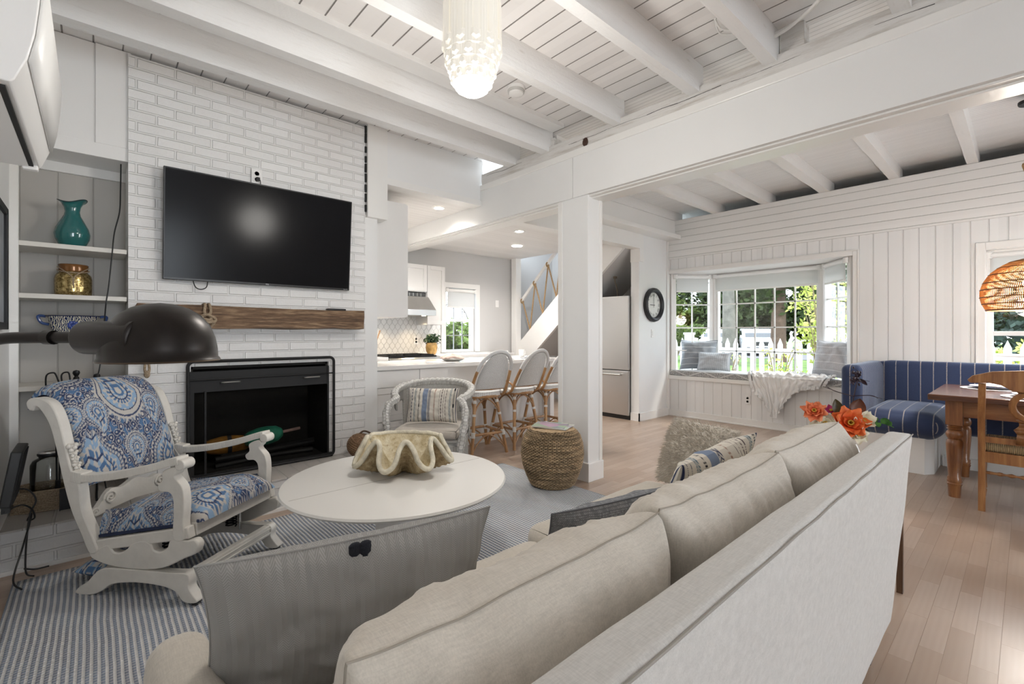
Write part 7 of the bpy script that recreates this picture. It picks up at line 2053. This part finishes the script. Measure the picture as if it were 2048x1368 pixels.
def make_stool(label, loc, rz):
    t = thing('bar_stool', label, 'bar stool', loc, rz, 'rattan bar stools at the peninsula')
    # local +y is the front
    feet = [(-0.205, -0.205), (0.205, -0.205), (0.205, 0.205), (-0.205, 0.205)]
    for fx, fy in feet:
        m = MB(); tx, ty = fx*0.60, fy*0.60; m.tube([(fx, fy, 0.0), (tx, ty, 0.575)], 0.0165, 10); m.build('leg', ratpole.m, t)
        d = (tx-fx, ty-fy, 0.575)
        for z, n in ((0.21, 7), (0.40, 3), (0.53, 4)): wrap(t, (fx + (tx-fx)*z/0.575, fy + (ty-fy)*z/0.575, z), d, 0.018, n)
    m = MB()
    for k in range(4):
        (ax, ay), (bx_, by) = feet[k], feet[(k+1) % 4]
        s = 1-0.4*0.21/0.575
        m.tube([(ax*s, ay*s, 0.21), (bx_*s, by*s, 0.21)], 0.014, 8)
    m.build('foot_rails', ratpole.m, t)
    m = MB()
    for k in range(4):
        (ax, ay), (bx_, by) = feet[k], feet[(k+1) % 4]
        sl, su = 0.88, 0.66
        mx, my = (ax+bx_)/2, (ay+by)/2
        m.tube(curve_pts([(ax*0.97, ay*0.97, 0.04), (ax*0.72 + bx_*.16, ay*0.72 + by*.16, 0.135), (mx*0.86, my*0.86, 0.20), (bx_*0.72 + ax*.16, by*0.72 + ay*.16, 0.135), (bx_*0.97, by*0.97, 0.04)], 5), 0.007, 6)
        m.tube(curve_pts([(ax*0.74, ay*0.74, 0.40), (ax*0.56 + bx_*.10, ay*0.56 + by*.10, 0.50), (mx*0.62, my*0.62, 0.555), (bx_*0.56 + ax*.10, by*0.56 + ay*.10, 0.50), (bx_*0.74, by*0.74, 0.40)], 5), 0.008, 6)
    m.build('arched_braces', ratpole.m, t)
    m = MB(); m.tube([(0.195*math.cos(2*math.pi*k/36), 0.195*math.sin(2*math.pi*k/36), 0.585) for k in range(36)], 0.017, 8, closed=True)
    m.lathe([(0.0, 0.57), (0.18, 0.57), (0.18, 0.60), (0.0, 0.60)], 28, cap=False); m.build('seat_ring', ratpole.m, t)
    m = MB(); m.grid(lambda u, v: (0.208*math.copysign(abs(math.cos(2*math.pi*u))**.85, math.cos(2*math.pi*u))*min(1, v*1.25), 0.20*math.copysign(abs(math.sin(2*math.pi*u))**.85, math.sin(2*math.pi*u))*min(1, v*1.25), 0.632 - 0.004*(v < .8) - (max(0, v-.8)/.2)**2*0.042), 48, 20, cu=False); m.build('woven_seat', mesh_w, t, smooth=75)
    # back hoop leaning back
    hoop = []
    for k in range(25):
        a = math.pi*k/24
        x = 0.205*math.cos(a)*(1.0 + 0.05*math.sin(a)); h = 0.62 + 0.20*min(1.0, 1.9*math.sin(a)) + 0.225*max(0, math.sin(a))**1.3
        hoop.append((x, -0.155 - 0.20*(h-0.60)/0.42 - 0.035*math.sin(a), h))
    hp = curve_pts([(0.20, -0.11, 0.585)] + hoop + [(-0.20, -0.11, 0.585)], 3)
    m = MB(); m.tube(hp, 0.0155, 10); m.build('back_hoop', ratpole.m, t)
    top = [p for p in hp if p.z > 0.83]
    m = MB(); m.tube([p + Vector((0, -0.002, 0)) for p in top], 0.0185, 10); m.build('wrapped_top', m_weave('white_wrapped_cane', (0.62, 0.61, 0.60), (0.78, 0.77, 0.76), 4, 4, 0.0, (0.6, 0.6, 0.6)), t)
    m = MB()
    def panel(u, v):
        x = (2*u-1)
        zt = 0.63 + 0.40*math.sqrt(max(0.0, 1-abs(x)**2.6)) - 0.004
        z = 0.665 + (zt - 0.665)*v
        return (0.178*x, -0.168 - 0.20*(z-0.60)/0.42 - 0.030*(1-x*x) + 0.0, z)
    m.grid(panel, 30, 30); m.build('woven_back', mesh_w, t, smooth=75, solid=0.006)
    m = MB()
    for s in (-1, 1):
        m.tube(curve_pts([(s*0.195, 0.06, 0.60), (s*0.205, 0.05, 0.66), (s*0.20, -0.03, 0.715), (s*0.19, -0.12, 0.70), (s*0.185, -0.17, 0.66)], 6), 0.010, 8)
    m.tube([(-0.178, -0.190, 0.665), (0.0, -0.225, 0.663), (0.178, -0.190, 0.665)], 0.010, 8)
    m.build('bent_arms', ratpole.m, t)
    for s in (-1, 1):
        wrap(t, (s*0.198, -0.13, 0.62), (0, -0.4, 1), 0.018, 4); wrap(t, (s*0.20, 0.055, 0.62), (0, 0, 1), 0.013, 3)
    return t
s0 = make_stool('rattan bar stool with a white woven back nearest the wicker armchair', (2.985, 3.82, 0), R(-8))
dup(s0, (3.46, 3.80, 0), R(2), label='middle one of the three rattan bar stools at the peninsula')
dup(s0, (3.95, 3.80, 0), R(0), label='rattan bar stool half hidden behind the white post')


# ------------------------------------------------------------------ lamps, flowers and small things
# art deco glass pendant
PX, PY, PZ = 1.335, 1.765, 2.355
pend = thing('glass_pendant', 'stepped milk glass art deco pendant lamp hanging over the coffee table', 'pendant lamp', (PX, PY, PZ))
milk = NT('lit_milk_glass'); mlc = milk.coord(); mz = milk.xyz(mlc)
milk.base((0.80, 0.78, 0.73), 0.25); milk.p.inputs['Emission Color'].default_value = (1.0, 0.93, 0.80, 1)
milk.set(milk.p.inputs['Emission Strength'], 0.16)
milk.p.inputs['Subsurface Weight'].default_value = 0.0
prof = [(0.0, 0.0), (0.05, 0.003), (0.078, 0.020), (0.082, 0.040), (0.094, 0.043), (0.097, 0.078), (0.108, 0.082), (0.112, 0.118), (0.122, 0.122), (0.127, 0.168), (0.134, 0.173), (0.1375, 0.205), (0.1375, 0.430), (0.131, 0.443), (0.108, 0.452), (0.082, 0.462), (0.076, 0.485), (0.06, 0.492), (0.0, 0.492)]
NF = 12
def flute(r, z, an):
    k = (an*NF/(2*math.pi)) % 1.0
    c = abs(k-0.5)*2
    return r*(1 - (0.035*c*c if 0.01 < z < 0.45 else 0.01*c*c)) * (1 - 0.006*math.sin(an*NF*5)*(1 if 0.03 < z < 0.44 else 0))
m = MB(); m.lathe(prof, 240, cap=False, wob=flute); m.build('glass_shade', milk.m, pend, smooth=25)
m = MB()
for row, (z, r, n, off, s) in enumerate(((0.205, 0.1375, 12, 0.0, 0.026), (0.148, 0.125, 12, 0.5, 0.024), (0.098, 0.110, 12, 0.0, 0.021), (0.058, 0.096, 12, 0.5, 0.018))):
    for k in range(n):
        a = 2*math.pi*(k+off)/n
        c, q = math.cos(a), math.sin(a)
        i = len(m.v)
        for ring, rr, out in ((0, 1.0, 0.0), (1, 0.55, 0.008)):
            for h in range(6):
                t = math.pi/3*h + math.pi/6
                dx, dz = s*rr*math.cos(t), s*rr*math.sin(t)*1.15
                m.v.append(((r-0.002+out)*c - dx*q, (r-0.002+out)*q + dx*c, z + dz + 0.004))
        for h in range(6): m.f.append((i+h, i+(h+1) % 6, i+6+(h+1) % 6, i+6+h))
        m.f.append(tuple(i+6+h for h in range(6)))
        # pilaster rising above each facet
        if row < 3:
            w = s*0.42; zt = 0.42 if row == 0 else z + 0.055
            i = len(m.v)
            for zz, oo in ((z + s*0.6, 0.006), (zt, 0.0015)):
                for d in (-w, w): m.v.append(((r-0.002+oo)*c - d*q, (r-0.002+oo)*q + d*c, zz))
            m.f.append((i, i+1, i+3, i+2))
m.build('hexagon_facets', milk.m, pend, smooth=0)
m = MB(); m.lathe([(0.0, 0.488), (0.062, 0.488), (0.066, 0.494), (0.052, 0.506), (0.040, 0.510), (0.037, 0.530), (0.026, 0.545), (0.012, 0.552), (0.0, 0.553)], 40, cap=False); m.build('brass_cap', M['brass'], pend, smooth=35)
m = MB()
z = 0.552; k = 0
while z < ZC - PZ - 0.02:
    pts = []
    for q in range(14):
        a = 2*math.pi*q/14; x, zz = 0.0075*math.cos(a), 0.016*math.sin(a)
        pts.append((x if k % 2 == 0 else 0, 0 if k % 2 == 0 else x, z + 0.014 + zz))
    m.tube(pts, 0.0022, 5, closed=True); z += 0.024; k += 1
m.build('brass_chain', M['brass'], pend)
m = MB(); m.lathe([(0.0, ZC-PZ-0.03), (0.05, ZC-PZ-0.028), (0.06, ZC-PZ-0.004), (0.0, ZC-PZ-0.002)], 28, cap=False); m.build('ceiling_rose', M['brass'], pend)
l = bpy.data.lights.new('pendant_bulb', 'POINT'); l.energy = 25; l.color = (1.0, 0.96, 0.90); l.shadow_soft_size = 0.16
o = bpy.data.objects.new('pendant_bulb', l); COL.objects.link(o); o.location = (PX, PY, PZ - 0.22)

# smoke alarm, loose wiring on the ceiling
sd = thing('smoke_alarm', 'round white smoke alarm on the ceiling between the beams', 'smoke alarm', (2.30, 2.51, ZC))
m = MB(); m.lathe([(0.0, -0.058), (0.040, -0.058), (0.052, -0.050), (0.056, -0.036), (0.0, -0.036)], 32, cap=False); m.build('cover', M['plaster'], sd)
m = MB(); m.lathe([(0.0, -0.040), (0.060, -0.040), (0.063, -0.022), (0.0, -0.020)], 32, cap=False); m.build('grille', plain('grey_grille', (0.55, 0.54, 0.52), 0.5), sd)
m = MB(); m.lathe([(0.0, -0.022), (0.066, -0.022), (0.068, -0.001), (0.0, 0.0)], 32, cap=False); m.build('base', M['plaster'], sd)
m = MB(); m.tube(curve_pts([(2.62, 1.19, 3.005), (2.70, 1.19, 2.985), (2.76, 1.13, 2.975), (2.80, 1.075, 2.985), (2.82, 1.06, 3.0)], 6), 0.007, 6); m.tube(curve_pts([(2.62, 1.19, 3.005), (2.73, 1.21, 2.98), (2.80, 1.14, 2.975), (2.84, 1.07, 2.98)], 6), 0.006, 6)
tag(m.build('ceiling_cable', M['beam_clean'], None), 'painted cable looping between two ceiling beams near the header', 'cable')
m = MB(); m.tube(curve_pts([(2.96, 1.00, 2.955), (2.93, 0.88, 2.965), (2.80, 0.70, 2.975), (2.62, 0.60, 2.985), (2.40, 0.50, 2.99)], 6), 0.010, 6); m.tube(curve_pts([(2.965, 1.00, 2.975), (2.94, 0.86, 2.98), (2.82, 0.68, 2.99), (2.64, 0.58, 2.995), (2.42, 0.49, 3.0)], 6), 0.008, 6)
tag(m.build('ceiling_cable', M['beam_clean'], None), 'pair of painted cables along the ceiling by the timber plate', 'cable')

# bronze pharmacy floor lamp reaching in from the left
fl_ = thing('floor_lamp', 'dark bronze swing-arm floor lamp with a dome shade in the near left', 'floor lamp', (-0.165, 1.228, 0.0))
m = MB(); m.lathe([(0.0, 0.0), (0.105, 0.0), (0.105, 0.012), (0.095, 0.022), (0.03, 0.030), (0.0, 0.03)], 40, cap=False); m.build('base', M['bronze'], fl_)
m = MB(); m.tube([(0, 0, 0.02), (0, 0, 1.10)], 0.011, 14); m.build('pole', M['bronze'], fl_)
CA, CB = Vector((0.153, -0.140, 1.213)), Vector((0.224, -0.226, 1.212))          # socket cup, near and far end
ax = (CB-CA).normalized()
m = MB(); m.tube(curve_pts([(0, 0, 1.06), (0.002, -0.002, 1.15), (0.016, -0.014, 1.196), (0.046, -0.041, 1.2105), (0.09, -0.082, 1.213), tuple(CA - ax*0.006)], 8), 0.0098, 14); m.build('arm', M['bronze'], fl_)
p = Vector((0.104, -0.0945, 1.2133)); m = MB(); m.tube([p, p + ax*0.017], 0.0122, 16); m.build('arm_collar', M['bronze'], fl_)
m = MB(); m.tube([CA - ax*0.012, CA + ax*0.008], [0.010, 0.016], 12); m.build('swivel', M['black'], fl_)
m = MB(); m.tube([CA, CA + ax*0.003, CA + ax*0.006, CB - ax*0.008, CB - ax*0.006, CB, CB + ax*0.002], [0.020, 0.0275, 0.0285, 0.0285, 0.031, 0.031, 0.027], 28); m.build('socket_cup', M['bronze'], fl_, smooth=35)
c0 = Vector((0.256, -0.176, 1.213))
dome_p = [(0.0880, -0.0425), (0.0915, -0.0418), (0.0900, -0.039), (0.0870, -0.036), (0.0860, -0.020), (0.0825, 0.0), (0.074, 0.022), (0.060, 0.040), (0.042, 0.052), (0.021, 0.059), (0.0, 0.061)]
m = MB(); m.lathe(dome_p, 64, tuple(c0), cap=False); m.build('dome_shade', M['bronze'], fl_, smooth=50, solid=0.0022)
m = MB(); m.tube([(c0.x + 0.0905*math.cos(2*math.pi*k/64), c0.y + 0.0905*math.sin(2*math.pi*k/64), c0.z - 0.0415) for k in range(64)], 0.0018, 6, closed=True); m.build('shade_rim', plain('rubbed_bronze_edge', (0.16, 0.11, 0.07), 0.35, 0.9), fl_)

# flower arrangement on a hidden side table at the far end of the sofa
sdt = thing('side_table', 'small end table with dark legs at the far end of the sofa under the flowers', 'table', (2.66, 0.60, 0.0))
MB().box(-0.20, 0.19, -0.215, 0.215, 0.555, 0.58).build('tabletop', M['trim'], sdt, smooth=0, bevel=0.004)
for x in (-0.17, 0.165):
    for y in (-0.195, 0.195):
        MB().box(x-0.012, x+0.012, y-0.012, y+0.012, 0.0165 if y > 0 else 0.0, 0.555).build('leg', legm, sdt, smooth=0)
vs = thing('flower_vase', 'low white vase holding the flowers at the far end of the sofa', 'vase', (2.655, 0.59, 0.581))
m = MB(); m.lathe([(0.0, 0.0), (0.045, 0.0), (0.065, 0.03), (0.07, 0.07), (0.055, 0.11), (0.05, 0.12), (0.046, 0.118), (0.05, 0.10), (0.06, 0.07), (0.0, 0.01)], 32, cap=False); m.build('body', M['trim'], vs)


def m_petal(name, c1, c2, c3=None):
    a = NT(name); u = a.xyz(a.coord('UV'))
    st = a.noise(a.comb(a.math('MULTIPLY', u[1], 26.0), a.math('MULTIPLY', u[0], 2.0), 0.0), 1.0, 3)
    g = a.ramp(u[0], [(0.0, c3 or c1), (0.3, c1), (1.0, c2)])
    a.base(a.mix(a.math('MULTIPLY', st, 0.28), g, c2), 0.55)
    a.p.inputs['Subsurface Weight'].default_value = 0.0
    return a.m
orange = m_petal('orange_petal', (0.70, 0.075, 0.012), (0.78, 0.19, 0.045), (0.80, 0.42, 0.03))
coral = m_petal('coral_petal', (0.72, 0.10, 0.03), (0.80, 0.30, 0.14))
ivory = m_petal('ivory_petal', (0.72, 0.68, 0.48), (0.80, 0.78, 0.66), (0.75, 0.58, 0.12))
green = m_leaf('bright_leaf', (0.04, 0.13, 0.03), (0.09, 0.22, 0.05), 20)
burg = plain('burgundy_leaf', (0.055, 0.016, 0.012), 0.4, var=0.4, vscale=25)
berry = plain('dark_plum_berry', (0.020, 0.006, 0.016), 0.35)
gold = plain('golden_stamen', (0.50, 0.30, 0.03), 0.6)


def flower(name, label, c, face, r, rings, mat, seed, stem_to, center=gold, cup=0.5, group=None):
    rng = random.Random(seed)
    t = thing(name, label, 'flower', tuple(c), 0, group)
    n = Vector(face).normalized(); a = n.orthogonal().normalized(); b = n.cross(a)
    m = MB()
    for k, (cnt, rr, up, wd) in enumerate(rings):
        for q in range(cnt):
            th_ = 2*math.pi*(q + 0.5*(k % 2))/cnt + rng.gauss(0, .08)
            d = a*math.cos(th_) + b*math.sin(th_); s = n.cross(d)
            L = r*rr*(0.9+0.2*rng.random()); W = r*wd*(0.9+0.2*rng.random()); u_ = up + rng.gauss(0, .06); ph = rng.random()*6
            def pet(u, v, d=d, s=s, L=L, W=W, u_=u_, ph=ph):
                e = 2*v-1
                w = W*math.sin(math.pi*min(1, 0.16+0.84*u)**0.85)**0.75 if u < 0.999 else W*0.25
                out = L*u*math.cos(u_*u*0.9); h = L*u*math.sin(u_)*0.9 + 0.10*r*math.sin(ph + e*3 + u*4)*u
                return tuple(d*out + s*(w*e) + n*(h + 0.22*w*e*e))
            m.grid(pet, 8, 6)
    m.build('petals', mat, t, smooth=80)
    m = MB()
    for q in range(14):
        th_ = 2*math.pi*q/14; p = (a*math.cos(th_) + b*math.sin(th_))*r*0.13
        m.tube([tuple(p*0.4), tuple(p + n*r*0.28)], 0.0016, 4); m.ball(tuple(p + n*r*0.29), 0.0035, 6, 4)
    m.build('stamens', center, t)
    m = MB(); e = Vector(stem_to) - Vector(c); m.tube(curve_pts([(0, 0, 0), tuple(e*0.5 - n*0.02), tuple(e)], 6), 0.003, 6); m.build('stem', green, t)
    return t
VB = (2.6550, 0.5885, 0.6713)
flower('orange_flower', 'large open orange flower facing forward above the end of the sofa', (2.6152, 0.5575, 0.7996), (-0.80, -0.42, 0.42), 0.0796, ((7, 1.0, 0.35, 0.40), (6, 0.85, 0.75, 0.36), (5, 0.62, 1.15, 0.28)), orange, 3, VB)
flower('coral_flower', 'ruffled coral orange flower at the left of the bouquet', (2.5665, 0.6859, 0.8439), (-0.75, -0.15, 0.62), 0.0584, ((8, 1.0, 0.25, 0.36), (8, 0.85, 0.7, 0.34), (6, 0.62, 1.0, 0.30), (4, 0.4, 1.3, 0.25)), coral, 5, VB)
flower('ivory_flower', 'ivory white flower below the coral one in the bouquet', (2.5709, 0.6416, 0.7908), (-0.8, -0.2, 0.5), 0.0549, ((6, 1.0, 0.2, 0.42), (5, 0.7, 0.9, 0.34)), ivory, 7, VB, group='ivory flowers in the bouquet')
flower('ivory_flower', 'ivory white flower to the right of the large orange one', (2.6462, 0.5089, 0.8173), (-0.7, -0.5, 0.5), 0.0531, ((6, 1.0, 0.35, 0.42), (5, 0.7, 1.0, 0.34)), ivory, 8, VB, group='ivory flowers in the bouquet')
flower('ivory_flower', 'lowest ivory flower tucked behind the orange petals', (2.6417, 0.5310, 0.7510), (-0.7, -0.6, 0.2), 0.0487, ((6, 1.0, 0.3, 0.42), (5, 0.7, 0.9, 0.34)), ivory, 9, VB, group='ivory flowers in the bouquet')
flower('ivory_flower', 'drooping ivory flower at the lower left of the bouquet', (2.5532, 0.6726, 0.7598), (-0.9, 0.1, 0.2), 0.0460, ((6, 1.0, 0.2, 0.42), (5, 0.7, 0.8, 0.34)), ivory, 10, VB, group='ivory flowers in the bouquet')
flower('magenta_flower', 'small magenta flower peeping out behind the ivory ones', (2.6240, 0.6328, 0.8483), (-0.6, -0.2, 0.75), 0.0310, ((6, 1.0, 0.5, 0.40),), plain('magenta_petal', (0.42, 0.02, 0.14), 0.5), 11, VB)


def leaf_blade(m, base, tip, width, nrm, curl=0.0):
    b, t = Vector(base), Vector(tip); d = t-b; s = d.cross(Vector(nrm)).normalized(); n = s.cross(d).normalized()
    m.grid(lambda u, v: tuple(b + d*u + s*(width*(2*v-1)*math.sin(math.pi*min(1, u*0.97+0.015))**0.8) + n*(curl*u*u + 0.25*width*(2*v-1)**2)), 10, 6)
sp = thing('berry_sprig', 'tall dark berry sprig with burgundy leaves rising from the bouquet', 'flower', (0, 0, 0))
m = MB(); st_ = curve_pts([(2.6550, 0.5841, 0.6713), (2.6683, 0.5620, 0.8483), (2.6815, 0.5487, 0.9545), (2.7037, 0.5354, 1.0341)], 8); m.tube(st_, 0.0026, 6)
rng = random.Random(19)
tips = []
for k in range(26):
    b = st_[-1 - rng.randrange(0, 6)]; d = Vector((rng.gauss(0, 1), rng.gauss(0, 1), rng.gauss(.5, .8))).normalized()*rng.uniform(0.012, 0.040)
    m.tube([tuple(b), tuple(b+d)], 0.0012, 4); tips.append(b+d)
m.tube(curve_pts([(2.6727, 0.5575, 0.9235), (2.6550, 0.6195, 0.9412), (2.6417, 0.6505, 0.9589)], 5), 0.002, 5); m.tube(curve_pts([(2.6727, 0.5575, 0.9235), (2.6992, 0.4956, 0.9306), (2.7169, 0.4691, 0.9191)], 5), 0.002, 5)
m.build('stem', berry, sp)
m = MB()
for p in tips: m.ball(tuple(p), rng.uniform(0.004, 0.0065), 8, 6, (1, 1, 1.3))
m.build('berries', berry, sp)
m = MB()
leaf_blade(m, (2.6550, 0.6195, 0.9412), (2.6329, 0.6682, 0.9616), 0.009, (0, 0, 1)); leaf_blade(m, (2.6948, 0.5044, 0.9306), (2.7258, 0.4558, 0.9156), 0.008, (0, 0, 1)); leaf_blade(m, (2.6948, 0.5398, 1.0120), (2.6815, 0.5797, 1.0120), 0.008, (0, 0, 1)); leaf_blade(m, (2.6975, 0.5354, 1.0076), (2.7125, 0.5089, 0.9766), 0.009, (-1, 0, 0)); leaf_blade(m, (2.6904, 0.5310, 1.0032), (2.7081, 0.5000, 0.9943), 0.008, (0, 0, 1))
m.build('small_leaves', berry, sp, smooth=80)
m = MB(); leaf_blade(m, (2.6639, 0.5487, 0.8262), (2.6727, 0.5310, 0.9147), 0.034, (-0.85, -0.5, 0.1)); m.build('round_leaf', plain('rusty_burgundy_leaf', (0.115, 0.032, 0.014), 0.4, var=0.45, vscale=22), sp, smooth=80)
lf_ = thing('leaf_spray', 'pointed bronze-green leaf standing up in the middle of the bouquet', 'leaf', (0, 0, 0))
m = MB(); leaf_blade(m, (2.6152, 0.5885, 0.8173), (2.6240, 0.6195, 0.9058), 0.024, (-0.85, -0.5, 0.1), 0.01); m.build('blade', plain('olive_bronze_leaf', (0.075, 0.055, 0.018), 0.4, var=0.4, vscale=22), lf_, smooth=80)
iv = thing('ivy_sprig', 'green ivy sprig trailing to the right of the bouquet', 'leaf', (0, 0, 0))
m = MB(); m.tube(curve_pts([(2.6550, 0.5310, 0.7863), (2.6727, 0.4868, 0.8085), (2.6948, 0.4425, 0.8058), (2.7169, 0.4115, 0.7908)], 6), 0.0016, 5); m.build('stem', green, iv)
m = MB()
for (b, t_) in (((2.6727, 0.4868, 0.8085), (2.6683, 0.4735, 0.8395)), ((2.6815, 0.4691, 0.8102), (2.6904, 0.4823, 0.8350)), ((2.6904, 0.4514, 0.8076), (2.6860, 0.4336, 0.8350)), ((2.6948, 0.4425, 0.8058), (2.7081, 0.4292, 0.8262)), ((2.6815, 0.4691, 0.8085), (2.6727, 0.4558, 0.7908)), ((2.6992, 0.4336, 0.8023), (2.6992, 0.4159, 0.8173))):
    leaf_blade(m, b, t_, 0.013, (-0.8, -0.4, 0.4))
m.build('leaves', green, iv, smooth=80)
iv = thing('ivy_sprig', 'tiny green leaf sprig between the ivory and orange flowers', 'leaf', (0, 0, 0))
m = MB()
for k in range(7):
    a = k*0.9; leaf_blade(m, (2.5665, 0.6151, 0.7731), (2.557 - 0.01*math.sin(a), 0.615 + 0.02*math.cos(a), 0.773 + 0.02*math.sin(a)), 0.006, (-1, -0.3, 0.2))
m.build('leaves', green, iv, smooth=80)

# black speaker on the hearth edge by the left wall, and its cables
spk = thing('speaker', 'tilted black panel speaker low on the left wall beside the hearth', 'speaker', (-0.30, 3.36, 0.40))
m = MB(); i0 = m.mark(); m.box(-0.03, 0.012, -0.16, 0.10, 0.0, 0.26); m.xf(i0, Matrix.Rotation(R(9), 4, 'Y')); m.build('cabinet', M['blackplastic'], spk, smooth=0, bevel=0.006)
m = MB(); i0 = m.mark(); m.box(0.012, 0.016, -0.145, 0.085, 0.015, 0.245); m.xf(i0, Matrix.Rotation(R(9), 4, 'Y')); m.build('front_grille', plain('black_cloth', (0.022, 0.022, 0.023), 0.9), spk, smooth=0)
MB().box(-0.03, 0.0, -0.06, 0.06, -0.05, 0.03).build('bracket', M['blackplastic'], spk, smooth=0)
m = MB()
m.tube(curve_pts([(-0.30, 3.40, 0.44), (-0.25, 3.43, 0.42), (-0.22, 3.43, 0.36), (-0.24, 3.42, 0.30), (-0.25, 3.41, 0.20), (-0.255, 3.40, 0.10), (-0.25, 3.36, 0.02), (-0.22, 3.30, 0.018)], 6), 0.004, 6)
m.tube(curve_pts([(-0.32, 3.30, 0.36), (-0.27, 3.38, 0.36), (-0.235, 3.42, 0.32), (-0.225, 3.43, 0.27), (-0.25, 3.42, 0.265), (-0.235, 3.43, 0.29), (-0.26, 3.36, 0.16), (-0.285, 3.25, 0.04), (-0.25, 3.16, 0.02)], 6), 0.004, 6)
m.tube(curve_pts([(-0.26, 3.40, 0.03), (-0.22, 3.38, 0.022), (-0.17, 3.39, 0.018)], 6), 0.004, 6)
tag(m.build('speaker_cable', M['blackplastic'], None), 'tangle of black cables hanging down beside the hearth on the left', 'cable')
